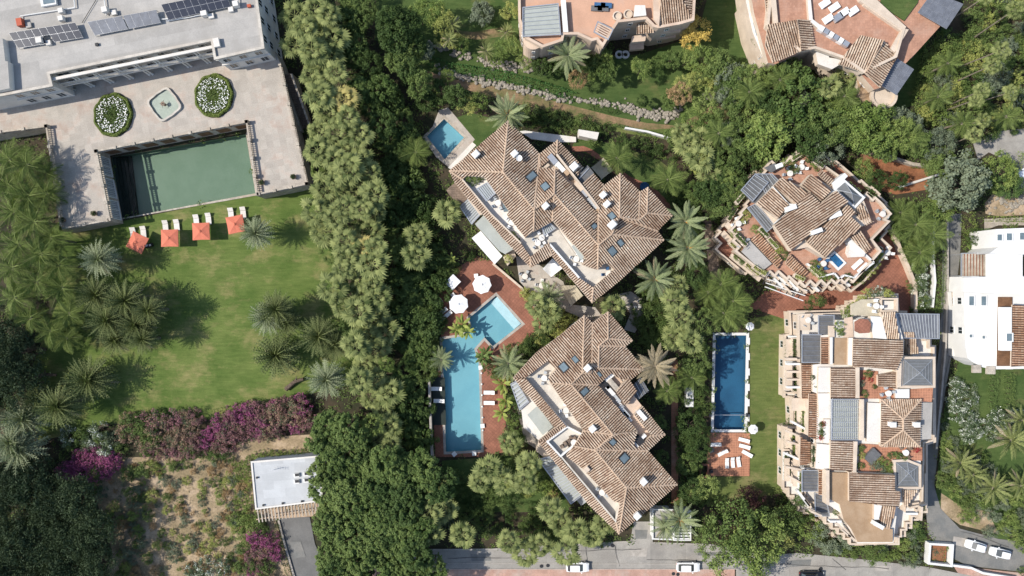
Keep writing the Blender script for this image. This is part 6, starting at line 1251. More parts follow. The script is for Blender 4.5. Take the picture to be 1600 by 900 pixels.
def car(px, py, rot, paint, label, L=4.3, W=1.8, H=1.45):
    t = thing('parked_car', label, 'car', P(px, py, Z[0] + .004), rot, 'parked cars', True)
    def ringz(x, w, z): return [Vector((x, -w, z)), Vector((x, w, z))]
    st_ = [(-.5, .78, .35, .62), (-.485, .9, .3, .8), (-.36, .98, .28, .88), (-.1, 1.0, .28, .9), (.2, 1.0, .28, .92), (.38, .96, .28, .84), (.47, .86, .3, .72), (.5, .66, .36, .58)]
    mb = MB(); R_ = []
    for x, w_, z0, z1 in st_:
        X, Wd = x * L, w_ * W / 2; R_.append([Vector((X, -Wd * .96, z0)), Vector((X, -Wd, z0 + .25)), Vector((X, -Wd * .96, z1 - .06)), Vector((X, -Wd * .84, z1)), Vector((X, Wd * .84, z1)), Vector((X, Wd * .96, z1 - .06)), Vector((X, Wd, z0 + .25)), Vector((X, Wd * .96, z0))])
    for a, b in zip(R_[:-1], R_[1:]):
        for i in range(8): j = (i + 1) % 8; mb.face([a[j], a[i], b[i], b[j]], 0, .5)
    mb.face(R_[0], 0, .5); mb.face(R_[-1][::-1], 0, .5); body = part('body', mb, paint, t)
    mb = MB(); base = [(-.43, .74), (-.30, .80), (.04, .80), (.24, .76)]; topx = [(-.33, .62), (-.26, .66), (.02, .66), (.08, .62)]
    lo = [Vector((x * L, -w_ * W / 2 * .92, .86)) for x, w_ in base]; hi = [Vector((x * L, -w_ * W / 2, H - .03)) for x, w_ in topx]
    f = lambda v: Vector((v.x, -v.y, v.z))
    for i in range(3): mb.face([lo[i], lo[i + 1], hi[i + 1], hi[i]], 0, .5); mb.face([f(lo[i + 1]), f(lo[i]), f(hi[i]), f(hi[i + 1])], 0, .5)
    mb.face([lo[3], f(lo[3]), f(hi[3]), hi[3]], 0, .5); mb.face([f(lo[0]), lo[0], hi[0], f(hi[0])], 0, .5); part('windows', mb, GLASS, t)
    mb = MB(); r_ = [Vector((v.x, v.y, H - .03)) for v in hi] + [f(Vector((v.x, v.y, H - .03))) for v in hi[::-1]]; up_ = [Vector((v.x * .97, v.y * .94, H + .03)) for v in r_]; mb.prism(r_, up_); part('roof', mb, paint, t)
    for x in (-.31, .31):
        for s_ in (-1, 1):
            mb = MB(); mb.tube((x * L, s_ * (W / 2 - .22), .32), (x * L, s_ * (W / 2 - .01), .32), .32, .32, 16); wh_ = part('wheel', mb, RUBBER, t); mb = MB(); mb.tube((x * L, s_ * (W / 2 - .02), .32), (x * L, s_ * (W / 2 + .005), .32), .19, .19, 12); part('rim', mb, ALU, wh_)
    for s_ in (-.6, .6):
        mb = MB(); mb.box((L * .475, s_, .58), .16, .34, .13); part('headlight', mb, LAMP, t); mb = MB(); mb.box((-L * .488, s_, .62), .1, .3, .14); part('tail_light', mb, REDL, t)
        mb = MB(); mb.box((L * .17, s_ * 1.62, .88), .2, .18, .13); part('mirror', mb, paint, t)
    return t
car(902, 884, 0, CARW, 'white hatchback parked at the kerb, partly under a palm crown'); car(1074, 884, 0, CARW, 'white saloon parked at the kerb right of the gatehouse', 4.4); car(1266, 898, .0, CARB, 'glossy black car on the road at the bottom edge', 4.6)
car(1521, 851, 2.85, CARW, 'white car parked by the gate, front one of the nose to tail pair', 3.9, 1.7); car(1559, 862, 2.9, CARW, 'white car parked by the gate, rear one of the nose to tail pair', 3.9, 1.7, 1.6); car(1594, 272, .3, CARW, 'white car cut off by the right edge on the paved yard', 4.2)
# ================================================================ VEGETATION
random.seed(5)
FANP = [(462, 18), (492, 12), (512, 28), (470, 44), (500, 48), (520, 60), (486, 72), (458, 66), (508, 88), (484, 100), (530, 8), (470, 120), (500, 126), (522, 118), (478, 146), (506, 152), (490, 172), (518, 178), (548, 190), (532, 208), (500, 206), (556, 214), (518, 228), (542, 238), (498, 234), (562, 246), (524, 256), (548, 268), (502, 264), (572, 270), (528, 284), (556, 296), (504, 292), (580, 298), (514, 314), (540, 320), (566, 326), (498, 334), (588, 332), (524, 344), (550, 352), (576, 358), (506, 362), (534, 374), (586, 386), (544, 400), (518, 396), (590, 412), (532, 424), (558, 430), (584, 440), (522, 448), (546, 456), (572, 466), (596, 468), (534, 480), (560, 490), (588, 496), (548, 508), (600, 520), (572, 524), (558, 544), (592, 548), (572, 570), (604, 570), (556, 590), (588, 594), (606, 612), (576, 622), (596, 640), (580, 662), (606, 668), (590, 690)]
for i, (x, y) in enumerate(FANP):
  if x < 492 and 84 < y < 215: x += 15
  if i % 6 == 4: tree(x, y, R.uniform(13, 19), R.uniform(5.5, 7.5), R.choice([L_MID, L_LIGHT, L_DARK]), 'airy', 'green tree among fan palms')
  else: palm('fan', x + R.uniform(-3, 3), y + R.uniform(-3, 3), R.uniform(19, 29), R.uniform(7, 10.5) * (.62 if x > 570 and y > 480 else 1), L_FAN, 'pale green fan palm', 'fan_palm')
for x, y in ((540, 160), (565, 392)): palm('fan', x, y, 25, 9, L_FANY, 'yellowing fan palm', 'fan_palm')
for x, y, r_ in ((650, 372, 24), (652, 398, 24), (698, 335, 25), (665, 752, 24), (688, 772, 24), (668, 800, 24), (694, 795, 22), (672, 832, 24), (725, 838, 22), (762, 732, 24), (792, 752, 22), (748, 750, 20), (830, 722, 22), (800, 690, 20), (816, 750, 22), (856, 800, 22), (872, 820, 22), (900, 828, 24), (922, 838, 22), (845, 848, 22), (888, 864, 24), (820, 862, 24), (792, 846, 20), (938, 820, 20), (1060, 445, 22), (1052, 472, 22), (1066, 498, 24), (1056, 525, 24), (1078, 535, 22), (1096, 248, 24), (1078, 228, 22), (1108, 268, 22), (960, 478, 24), (836, 478, 20), (862, 488, 22), (845, 500, 20), (1318, 118, 20), (1300, 138, 20), (606, 700, 18), (1100, 218, 20), (1068, 206, 18)): palm('fan', x, y, r_, R.uniform(5.5, 8.5), L_FAN, 'pale green fan palm', 'fan_palm')
for x, y, r_, h, m, st_ in ((1068, 342, 33, 8.5, L_DATE, 1), (1070, 388, 35, 8.5, L_DATE, 1), (1018, 432, 33, 7.5, L_DATE, 1), (885, 88, 33, 8.5, L_DATE, 0), (795, 180, 32, 8, L_DATE, 1), (792, 566, 28, 6, L_DATE, 0), (1060, 810, 33, 7, L_DATE, 1), (856, 462, 26, 4, L_DATE, 0), (688, 562, 20, 2.4, L_DATE, 0), (1040, 822, 24, 5, L_DATE, 0)): palm('date', x, y, r_, h, m, 'date palm' + (' with orange stalks' if st_ else ' without stalks'), 'date_palm', stalk=bool(st_), tr=.38)
palm('date', 1025, 572, 33, 9.5, L_DRYP, 'dry grey brown date palm', 'date_palm', tr=.38)
palm('agave', 700, 808, 22, .3, L_OLIVE, 'large blue grey agave', 'agave', 'agave')
for x, y, r_ in ((160, 405, 29), (402, 362, 26), (38, 655, 33), (36, 705, 36), (20, 690, 28), (510, 592, 30), (420, 498, 28)): palm('spike', x, y, r_, R.uniform(4, 6.5), L_SPIKE, 'pale spiky round palm', 'spiky_palm', tr=.3)
for x, y, r_ in ((432, 482, 29), (448, 500, 24), (432, 553, 37), (500, 525, 32), (525, 540, 26), (140, 590, 37), (97, 632, 33), (150, 462, 30), (200, 466, 32), (170, 502, 32), (215, 505, 30), (235, 485, 24), (185, 530, 26), (222, 532, 22), (60, 620, 26)): palm('spike', x, y, r_, R.uniform(4, 6.5), L_SPIKD, 'dark spiky round palm', 'spiky_palm', tr=.3)
for x, y, r_, h in ((18, 245, 30, 9), (48, 262, 30, 9), (40, 305, 32, 8), (20, 335, 30, 8), (55, 345, 32, 8), (80, 375, 28, 7), (60, 400, 30, 8), (88, 415, 28, 7), (55, 440, 30, 7), (95, 450, 28, 6), (25, 465, 30, 7), (110, 490, 26, 5), (78, 515, 26, 5), (105, 528, 24, 4), (962, 246, 25, 6), (1042, 284, 27, 6), (70, 300, 28, 7), (30, 378, 30, 8), (20, 420, 30, 8), (12, 285, 28, 8), (45, 500, 26, 6), (650, 238, 24, 4), (75, 268, 24, 7), (1455, 370, 28, 6), (1430, 350, 26, 6), (1440, 395, 26, 5), (1410, 330, 24, 5), (1130, 440, 26, 7), (1150, 470, 30, 7), (1128, 490, 28, 7), (1148, 498, 24, 6), (1110, 455, 24, 6), (1080, 590, 22, 5), (1168, 142, 24, 8), (1215, 128, 22, 8), (1318, 150, 22, 8), (1422, 215, 24, 7), (1470, 150, 22, 6), (1500, 190, 22, 6), (1478, 100, 20, 6), (1120, 210, 22, 8), (1575, 180, 22, 6), (1045, 610, 22, 5)): palm('queen', x, y, r_, h, L_FEATH, 'feathery drooping palm', 'feather_palm', tr=.2)
for x, y, r_ in ((1500, 722, 27), (1552, 762, 28), (1578, 690, 30), (1598, 655, 26), (1520, 740, 22), (1596, 760, 24), (758, 82, 15), (792, 50, 14), (706, 38, 16), (700, 60, 14)): palm('date', x, y, r_, R.uniform(3, 5), L_FAN, 'short stout yellow green palm', 'stout_palm', tr=.35)
for x, y, h, r_ in ((1562, 72, 12.5, 15), (1552, 100, 11.5, 15), (1542, 140, 11.5, 14), (1531, 150, 11, 13), (1533, 186, 8.5, 14), (1524, 214, 8, 14), (1592, 22, 13, 15), (1540, -2, 13, 14), (1575, 140, 10, 14)): palm('fan', x, y, r_, h, L_FAN, 'tall thin trunked palm', 'slender_palm', tr=.13)
for x, y, r_ in ((722, 508, 16), (714, 516, 14), (730, 518, 12), (757, 552, 14), (752, 560, 12), (786, 600, 16), (790, 625, 14), (784, 645, 14), (706, 450 - 44, 10)): palm('ban', x, y, r_, 1.6, L_BAN if y < 520 or y > 590 else L_MID, 'broad leaved bright green plant', 'broad_leaf_plant', 'plant', tr=.12)
for x, y, r_ in ((1088, 48, 22), (1078, 58, 16), (1072, 36, 14)): tree(x, y, r_, 5, L_GOLD, 'airy', 'golden yellow leaved tree')
def dk(x, y, r): tree(x - (8 if x > 640 else 0), y, r.uniform(19, 26), r.uniform(1.4, 2.0) if x > 640 else (r.uniform(2.6, 3.4) if x > 605 else r.uniform(4.5, 6.5)), L_DARK if r.random() < .6 else L_MID, r.choice(['round', 'fine', 'round']), 'dark leafy broadleaf tree')
fill([(532, -20), (580, -20), (580, 60), (600, 130), (645, 150), (635, 200), (650, 245), (672, 275), (680, 330), (690, 420), (688, 470), (684, 560), (672, 600), (676, 720), (630, 700), (618, 560), (612, 400), (600, 300), (585, 210), (560, 150), (540, 90)], 30, dk, .28, 3)
def grove(x, y, r): tree(x, y, r.uniform(20, 27), r.uniform(6.5, 8.5), L_MID if r.random() < .65 else L_DARK, 'tuft', 'dense tufted evergreen tree')
fill([(500, 640), (560, 655), (590, 700), (640, 700), (680, 716), (700, 760), (655, 800), (680, 860), (680, 930), (505, 930), (500, 860), (512, 800), (500, 760), (496, 700)], 29, grove, .25, 4)
def coni(x, y, r): tree(x, y, r.uniform(22, 34), r.uniform(4, 6.5), L_CONE, 'feather', 'dark green conifer', 'conifer_tree')
fill([(-30, 745), (60, 740), (105, 750), (135, 780), (160, 850), (175, 930), (-30, 930)], 34, coni, .3, 5); fill([(-30, 500), (30, 520), (60, 560), (40, 620), (-30, 640)], 32, coni, .3, 6)
def mid(x, y, r): tree(x, y, r.uniform(16, 28), r.uniform(4.5, 7), r.choice([L_MID, L_MID, L_DARK, L_LIGHT, L_OLIVE]), r.choice(['round', 'fine', 'airy']), 'green broadleaf tree')
fill([(1095, 160), (1130, 110), (1180, 95), (1215, 120), (1290, 130), (1330, 165), (1395, 185), (1440, 200), (1520, 215), (1510, 240), (1450, 238), (1350, 232), (1300, 236), (1240, 228), (1180, 250), (1140, 300), (1120, 330), (1095, 300), (1120, 240), (1130, 190)], 34, mid, .3, 7)
for x, y, r_, h, m, stl in ((1200, 215, 36, 7, L_LIGHT, 'round'), (1245, 152, 38, 7, L_MID, 'round'), (1290, 195, 36, 7, L_MID, 'fine'), (1355, 205, 38, 7, L_LIGHT, 'fine'), (1165, 170, 28, 6, L_MID, 'airy'), (1500, 285, 44, 7, L_OLIVE, 'round'), (1470, 260, 26, 5, L_MID, 'fine'), (1560, 270, 32, 4, L_LIGHT, 'fine'), (1575, 290, 22, 3.5, L_HEDGE, 'fine'), (1440, 335, 24, 5, L_MID, 'airy'), (1465, 330, 20, 5, L_LIGHT, 'airy'), (1140, 830, 42, 7, L_MID, 'airy'), (1185, 850, 40, 7, L_LIGHT, 'airy'), (1115, 850, 30, 6, L_MID, 'airy'), (1160, 880, 38, 7, L_LIGHT, 'airy'), (1200, 815, 24, 6, L_MID, 'airy'), (1300, 835, 32, 4, L_OLIVE, 'fine'), (1268, 828, 22, 4, L_LIGHT, 'airy'), (1228, 815, 24, 4, L_MID, 'airy'), (1245, 800, 20, 4, L_DARK, 'airy'), (1215, 840, 22, 4, L_YEL, 'airy'), (1195, 865, 20, 4, L_LIGHT, 'airy'), (1365, 862, 20, 4, L_MID, 'airy'), (1095, 255, 20, 6, L_YEL, 'round'), (1125, 320, 26, 6, L_MID, 'fine'), (1115, 300, 24, 6, L_DARK, 'round'), (1140, 290, 22, 6, L_LIGHT, 'fine'), (1090, 430, 20, 6, L_DARK, 'fine'), (1100, 500, 24, 6, L_MID, 'airy'), (1090, 560, 22, 6, L_MID, 'airy'), (1090, 700, 20, 5, L_DARK, 'fine'), (1080, 665, 20, 5, L_DARK, 'airy'), (1100, 760, 20, 5, L_LIGHT, 'airy'), (1078, 725, 18, 4, L_MID, 'fine'), (1082, 765, 20, 5, L_DARK, 'fine'), (1030, 660, 12, 4, L_MID, 'fine'), (1032, 715, 12, 4, L_MID, 'airy'), (1090, 300, 18, 5, L_MID, 'fine'), (1370, 285, 17, 3, L_DARK, 'fine'), (1402, 283, 15, 3, L_DARK, 'fine'), (1350, 262, 14, 3, L_LIGHT, 'airy'), (1352, 275, 14, 3, L_MID, 'airy'), (1450, 252, 12, 3, L_MID, 'fine'), (1405, 365, 16, 4, L_MID, 'airy'), (1190, 60, 14, 5, L_MID, 'airy'), (1230, 105, 20, 6, L_MID, 'airy'), (1210, 112, 22, 6, L_LIGHT, 'airy')): tree(x, y, r_, h, m, stl, 'green broadleaf tree')
for x, y, r_, h, m in ((672, 18, 22, 5, L_LIGHT), (655, 22, 18, 5, L_LIGHT), (690, 30, 20, 5, L_YEL), (620, 60, 24, 7, L_DARK), (612, 30, 22, 7, L_DARK), (635, 45, 22, 6, L_DARK), (650, 70, 20, 5, L_MID), (625, 90, 22, 6, L_MID), (663, 78, 16, 4, L_OLIVE), (690, 62, 12, 3, L_YEL), (708, 64, 12, 3, L_YEL), (720, 68, 12, 3, L_LIGHT), (752, 22, 18, 3, L_OLIVE), (795, 18, 14, 4, L_YEL), (785, 78, 14, 4, L_LIGHT), (775, 92, 12, 3, L_LIGHT), (802, 72, 14, 4, L_LIGHT), (820, 98, 13, 3, L_LIGHT), (846, 104, 16, 3, L_DARK), (868, 105, 14, 3, L_DARK), (700, 118, 12, 3, L_LIGHT), (905, 125, 16, 4, L_RUST), (915, 112, 14, 4, L_LIGHT), (932, 100, 16, 4, L_DARK), (950, 112, 16, 5, L_MID), (945, 92, 14, 4, L_LIGHT), (1002, 106, 16, 4, L_LIGHT), (1026, 98, 11, 3, L_MID), (1050, 93, 13, 4, L_MID), (1075, 92, 15, 4, L_LIGHT), (1100, 95, 22, 5, L_LIGHT), (1125, 100, 22, 5, L_MID), (1095, 120, 18, 4, L_YEL), (1062, 145, 18, 5, L_RUST), (1072, 132, 16, 5, L_YEL), (1048, 155, 14, 3, L_MID), (1005, 158, 10, 3, L_DARK), (1120, 140, 16, 4, L_YEL), (1155, 130, 26, 6, L_MID), (1135, 150, 18, 5, L_OLIVE), (1080, 190, 20, 5, L_LIGHT), (1105, 200, 20, 5, L_MID), (1052, 212, 14, 4, L_MID), (1000, 28, 1, 1, L_MID), (730, 165, 14, 4, L_YEL), (745, 160, 16, 4, L_LIGHT), (715, 150, 18, 5, L_DARK), (690, 145, 18, 3, L_DARK), (668, 160, 16, 3, L_DARK), (655, 130, 20, 6, L_MID), (640, 110, 20, 6, L_DARK)):
    if r_ > 2: tree(x, y, r_, h, m, 'airy' if m in (L_YEL, L_LIGHT, L_RUST) else 'round', {L_YEL: 'yellow green feathery tree', L_RUST: 'rusty orange tinged tree', L_LIGHT: 'light green leafy tree', L_DARK: 'dark green bushy tree'}.get(m, 'mid green garden tree'))
def sh(ms, desc, lo=8, hi=14, sty='shrub'): return lambda x, y, r: shrub(x, y, r.uniform(lo, hi), r.choice(ms), desc, style=sty)
fill([(770, 160), (900, 182), (950, 200), (950, 210), (900, 206), (838, 204), (800, 188), (770, 172)], 17, sh([L_DARK, L_MID, L_MID], 'low green shrub'), .3, 8)
fill([(905, 205), (960, 208), (1060, 236), (1075, 255), (1040, 250), (960, 222), (905, 216)], 18, sh([L_DARK, L_MID], 'low green shrub'), .3, 9)
fill([(1440, 110), (1500, 30), (1540, -20), (1640, -20), (1640, 200), (1540, 215), (1440, 190)], 23, sh([L_LIGHT, L_MID, L_YEL, L_MID, L_OLIVE], 'pale green garden bush', 11, 19), .35, 10)
fill([(1395, 318), (1462, 312), (1470, 345), (1452, 345), (1450, 480), (1430, 490), (1425, 440), (1402, 390)], 20, sh([L_MID, L_LIGHT, L_DARK], 'green bush', 9, 15), .3, 11)
for x, y in ((1436, 418), (1440, 436), (1435, 452), (1442, 470)): shrub(x, y, 13, L_PALE, 'white flowering bush')
fill([(1488, 580), (1512, 580), (1520, 640), (1545, 655), (1600, 640), (1600, 660), (1548, 690), (1500, 682), (1488, 640)], 16, lambda x, y, r: shrub(x, y, r.uniform(10, 14), L_PALE, 'white flowering bush'), .25, 12)
fill([(1530, 745), (1600, 730), (1640, 800), (1640, 900), (1600, 900), (1592, 830), (1540, 800)], 21, sh([L_LIGHT, L_MID, L_OLIVE], 'green bush', 9, 15), .3, 13)
fill([(1478, 690), (1520, 690), (1560, 740), (1545, 800), (1500, 790), (1468, 760)], 17, sh([L_OLIVE, L_MID, L_LIGHT], 'scrubby garden bush', 8, 13), .35, 41)
fill([(1480, 800), (1600, 830), (1600, 850), (1560, 838)], 16, sh([L_OLIVE, L_LIGHT], 'scrubby garden bush', 7, 11), .3, 42)
fill([(1462, 640), (1484, 660), (1492, 700), (1470, 690)], 14, sh([L_OLIVE, L_MID], 'green bush', 6, 10), .3, 14)
fill([(100, 668), (190, 668), (195, 700), (150, 705), (110, 712)], 18, sh([L_OLIVE, L_PALE, L_MID], 'grey green shrub', 10, 16), .3, 15)
fill([(190, 640), (300, 636), (316, 664), (300, 705), (220, 702), (195, 680)], 18, lambda x, y, r: shrub(x, y, r.uniform(13, 19), r.choice([L_PNK, L_PNK, L_BOUG, L_MID]), 'pink tinged shrub'), .3, 16)
fill([(330, 655), (390, 640), (480, 618), (490, 650), (470, 672), (400, 680), (340, 705), (315, 690)], 17, lambda x, y, r: shrub(x, y, r.uniform(12, 18), r.choice([L_BOUG, L_BOUG, L_MAG, L_PNK]), 'pink bougainvillea shrub'), .3, 17)
fill([(210, 690), (300, 690), (330, 700), (300, 712), (220, 706)], 16, lambda x, y, r: shrub(x, y, r.uniform(11, 15), L_BOUG, 'pink bougainvillea shrub'), .3, 18)
fill([(80, 735), (130, 705), (165, 700), (180, 720), (170, 742), (110, 748)], 15, lambda x, y, r: shrub(x, y, r.uniform(12, 17), L_MAG, 'magenta flowering shrub'), .3, 19)
fill([(385, 835), (425, 832), (432, 870), (440, 930), (380, 930)], 18, lambda x, y, r: shrub(x, y, r.uniform(12, 18), r.choice([L_BOUG, L_MID, L_MAG]), 'pink bougainvillea shrub'), .3, 20)
fill([(365, 800), (400, 800), (430, 830), (380, 860), (362, 835)], 17, sh([L_LIGHT, L_MID], 'fresh green shrub', 10, 15), .3, 21)
def dry(x, y, r):
    if r.random() < .76: shrub(x, y, r.uniform(3.5, 11), r.choice([L_OLIVE, L_LIGHT, L_YEL, L_RUST, L_OLIVE, L_MID, L_RUST]), 'small scrub bush', h=.35)
fill([(180, 730), (330, 716), (390, 716), (392, 790), (400, 830), (380, 850), (400, 930), (190, 930), (178, 840), (150, 770)], 15.5, dry, .45, 22)
for x, y, r_ in ((320, 885, 15), (345, 885, 14), (300, 890, 12)): shrub(x, y, r_, L_PALE, 'white flowering bush')
for x, y, r_ in ((205, 772, 12), (170, 815, 17), (208, 806, 10), (215, 830, 10), (150, 760, 12), (150, 740, 14), (200, 740, 13), (225, 735, 14)): shrub(x, y, r_, L_LIGHT if r_ == 10 else L_MID, 'round green slope bush')
fill([(362, 720), (390, 716), (393, 790), (368, 790)], 10.5, lambda x, y, r: shrub(x, y, r.uniform(5, 6.5), L_YHEDGE, 'clipped round yellow green bush'), .12, 23); 
for x in (400, 412, 425, 437, 450, 462, 475): shrub(x, 710 - (x - 400) * .03, 7, L_YHEDGE, 'clipped round yellow green bush')
fill([(310, 705), (360, 700), (362, 716), (320, 722)], 14, sh([L_DARK, L_MID], 'round green slope bush', 7, 12), .3, 24)
fill([(760, 568), (800, 556), (812, 590), (808, 640), (830, 700), (868, 770), (850, 790), (800, 770), (770, 712), (792, 700), (790, 620)], 19, sh([L_MID, L_LIGHT, L_DARK, L_YEL], 'leafy garden plant', 9, 15), .3, 25)
fill([(780, 440), (812, 448), (850, 470), (880, 488), (905, 500), (870, 525), (830, 540), (815, 545), (848, 512), (838, 480), (812, 452)], 15, sh([L_LIGHT, L_MID, L_YEL], 'leafy garden plant', 8, 13), .3, 26)
fill([(798, 540), (850, 520), (868, 526), (810, 570), (800, 590), (788, 560)], 15, sh([L_MID, L_DARK], 'leafy garden plant', 8, 13), .3, 27)
fill([(668, 420), (700, 405), (740, 398), (715, 416), (688, 450), (690, 520), (692, 585), (672, 588)], 17, sh([L_DARK, L_MID], 'leafy garden plant', 9, 15), .3, 28)
fill([(700, 726), (860, 800), (860, 850), (700, 850)], 24, sh([L_DARK, L_MID], 'dark leafy garden plant', 9, 15), .35, 29)
fill([(860, 800), (960, 838), (960, 848), (860, 850)], 18, sh([L_MID, L_LIGHT], 'leafy garden plant', 8, 12), .35, 30)
fill([(1000, 440), (1045, 440), (1050, 560), (1010, 540), (995, 500)], 19, sh([L_DARK, L_MID], 'dark leafy garden plant', 10, 16), .3, 31)
fill([(1060, 560), (1106, 540), (1108, 670), (1100, 740), (1060, 800), (1060, 700)], 20, sh([L_DARK, L_MID, L_MID], 'dark leafy garden plant', 10, 15), .3, 32)
fill([(1046, 300), (1060, 290), (1090, 310), (1098, 400), (1085, 430), (1048, 400), (1040, 380), (1054, 340)], 19, sh([L_DARK, L_MID], 'dark leafy garden plant', 9, 14), .3, 33)
fill([(1090, 770), (1240, 790), (1240, 830), (1100, 840)], 22, sh([L_DARK, L_MAROON, L_MID], 'leafy garden plant', 9, 15), .3, 34)
fill([(1340, 855), (1440, 810), (1445, 880), (1380, 880)], 16, sh([L_OLIVE, L_MID, L_LIGHT], 'leafy garden plant', 7, 12), .3, 35)
fill([(1262, 830), (1330, 850), (1350, 870), (1290, 865)], 15, sh([L_OLIVE, L_MID], 'leafy garden plant', 8, 12), .3, 36)
fill([(1405, 815), (1440, 808), (1442, 840), (1415, 850)], 14, sh([L_HEDGE], 'dense green shrub', 8, 12), .2, 37)
fill([(1450, 850), (1480, 851), (1478, 877), (1448, 874)], 9, sh([L_RUST, L_OLIVE, L_LIGHT], 'small dry planter plant', 3, 5.5), .3, 38)
for x, y, r_ in ((1170, 775, 16), (1182, 782, 15)): shrub(x, y, r_, L_MAROON, 'dark maroon bush', h=2)
for x, y, r_ in ((758, 20, 13), (846, 108, 10), (1402, 50, 1)): 
    if r_ > 2: shrub(x, y, r_, L_OLIVE, 'round clipped garden bush')
# roof terrace planting (stands in the buildings' planters)
def rsh(x, y, r_, z, m, desc):
    p = P(x, y, z + .3); t = thing('terrace_plant', desc, 'plant', (p.x, p.y, z), 0, (desc + 's'), True); rm = r_ * .12
    c = link('foliage', crown_mesh('shrub', R.randrange(6), m), t, loc=(0, 0, rm * .4)); c.scale = (rm, rm, rm * .8); c.rotation_euler = (0, 0, R.random() * 6); s_ = link('stem', trunk_mesh(0), t); s_.scale = (rm, rm, rm * .4); later(t, desc, x, y)
for x, y, r_, z, m in ((733, 279, 7, 8.4, L_MID), (744, 281, 7, 8.4, L_MID), (751, 280, 5, 8.4, L_DARK), (738, 286, 5, 8.4, L_DARK), (800, 368, 6, 8.4, L_LIGHT), (808, 374, 5, 8.4, L_MID), (795, 405, 8, 4.1, L_YEL), (748, 312, 5, 6, L_MID), (1238, 245, 8, 3.1, L_MID), (1230, 255, 9, 6.1, L_LIGHT), (1240, 262, 9, 6.1, L_MID), (1272, 256, 7, 6.1, L_LIGHT), (1278, 262, 6, 6.1, L_MID), (1295, 265, 8, 3.1, L_OLIVE), (1302, 275, 8, 3.1, L_YEL), (1355, 298, 8, 3.1, L_HEDGE), (1362, 305, 8, 3.1, L_HEDGE), (1368, 311, 6, 3.1, L_HEDGE), (1366, 372, 9, 3.1, L_DARK), (1374, 400, 8, 3.1, L_YEL), (1368, 412, 8, 3.1, L_YEL), (1360, 424, 8, 3.1, L_YEL), (1352, 430, 8, 3.1, L_YEL), (1344, 438, 7, 3.1, L_LIGHT), (1275, 422, 9, 6.1, L_LIGHT), (1283, 430, 8, 6.1, L_YHEDGE), (1292, 436, 7, 6.1, L_YHEDGE), (1270, 412, 7, 6.1, L_MID), (1300, 434, 6, 6.1, L_DARK), (1326, 434, 7, 6.1, L_DARK), (1335, 438, 7, 3.1, L_DARK), (1165, 335, 7, 6.1, L_YEL), (1162, 345, 6, 6.1, L_YEL), (1148, 365, 7, 6.1, L_LIGHT), (1156, 372, 7, 6.1, L_OLIVE), (1180, 358, 7, 6.1, L_LIGHT), (1188, 366, 7, 6.1, L_MID), (1216, 390, 8, 6.1, L_YEL), (1212, 398, 7, 6.1, L_LIGHT), (1225, 400, 7, 6.1, L_MID), (1152, 402, 7, 4, L_MID), (1160, 408, 7, 4, L_HEDGE), (1146, 308, 8, 3.1, L_YEL), (1150, 318, 7, 3.1, L_LIGHT), (1210, 435, 6, 3.1, L_LIGHT),
    (1275, 468, 10, 3.1, L_MID), (1284, 472, 8, 3.1, L_DARK), (1262, 478, 8, 3.1, L_DARK), (1322, 490, 8, 6.2, L_YHEDGE), (1330, 482, 8, 6.2, L_YHEDGE), (1338, 475, 8, 6.2, L_YEL), (1346, 468, 8, 6.2, L_YEL), (1354, 460, 8, 6.2, L_YEL), (1364, 456, 8, 6.2, L_PALE), (1374, 455, 8, 6.2, L_PALE), (1384, 458, 8, 6.2, L_YEL), (1392, 464, 7, 6.2, L_YHEDGE), (1310, 510, 8, 9.1, L_YHEDGE), (1314, 520, 6, 9.1, L_MID), (1356, 584, 7, 9.2, L_MID), (1346, 600, 5, 9.2, L_OLIVE), (1350, 615, 6, 9.2, L_MID), (1367, 604, 4, 9.2, L_DARK), (1346, 700, 6, 9.2, L_MID), (1346, 712, 6, 9.2, L_YEL), (1344, 728, 6, 9.2, L_MID), (1366, 726, 8, 9.2, L_OLIVE), (1376, 722, 8, 9.2, L_LIGHT), (1386, 726, 8, 9.2, L_LIGHT), (1374, 734, 8, 9.2, L_OLIVE), (1388, 736, 7, 9.2, L_LIGHT), (1392, 712, 6, 9.2, L_HEDGE), (1402, 711, 6, 9.2, L_HEDGE), (1412, 713, 6, 9.2, L_HEDGE), (1285, 664, 5, 9.0, L_DARK), (1284, 676, 5, 9.0, L_DARK), (1271, 705, 4, 9, L_DARK), (1271, 718, 4, 9, L_DARK), (1270, 590, 4, 8.9, L_DARK), (1248, 780, 6, 6.1, L_HEDGE), (1249, 758, 5, 6.1, L_HEDGE), (1238, 700, 6, 3.1, L_MID), (1239, 720, 6, 3.1, L_MID), (1232, 740, 6, 3.1, L_LIGHT), (1230, 660, 7, 3.1, L_DARK), (1236, 652, 5, 3.1, L_MID), (1240, 590, 5, 3.1, L_MID), (1231, 585, 5, 3.1, L_MID), (1240, 605, 5, 3.1, L_MID), (1306, 800, 5, 8, L_MID), (1322, 815, 5, 6.1, L_MID), (1330, 832, 4, 6.1, L_LIGHT), (1430, 820, 6, 3.1, L_LIGHT), (1440, 762, 6, 3.1, L_YEL), (1442, 796, 6, 3.1, L_OLIVE)): rsh(x, y, r_, z, m, 'potted terrace plant')
for x, y, r_, z in ((1287, 662, 4, 9.1), (1284, 684, 4, 9.1), (1361, 593, 4, 9.2), (1350, 592, 3, 9.2), (1433, 703, 5, 9.2)): rsh(x, y, r_, z, MATS.get('red_bloom') or leafmat('red_bloom', (.35, .02, .03), (.5, .05, .06), (.06, .1, .03), spots=.3), 'red flowering terrace plant')
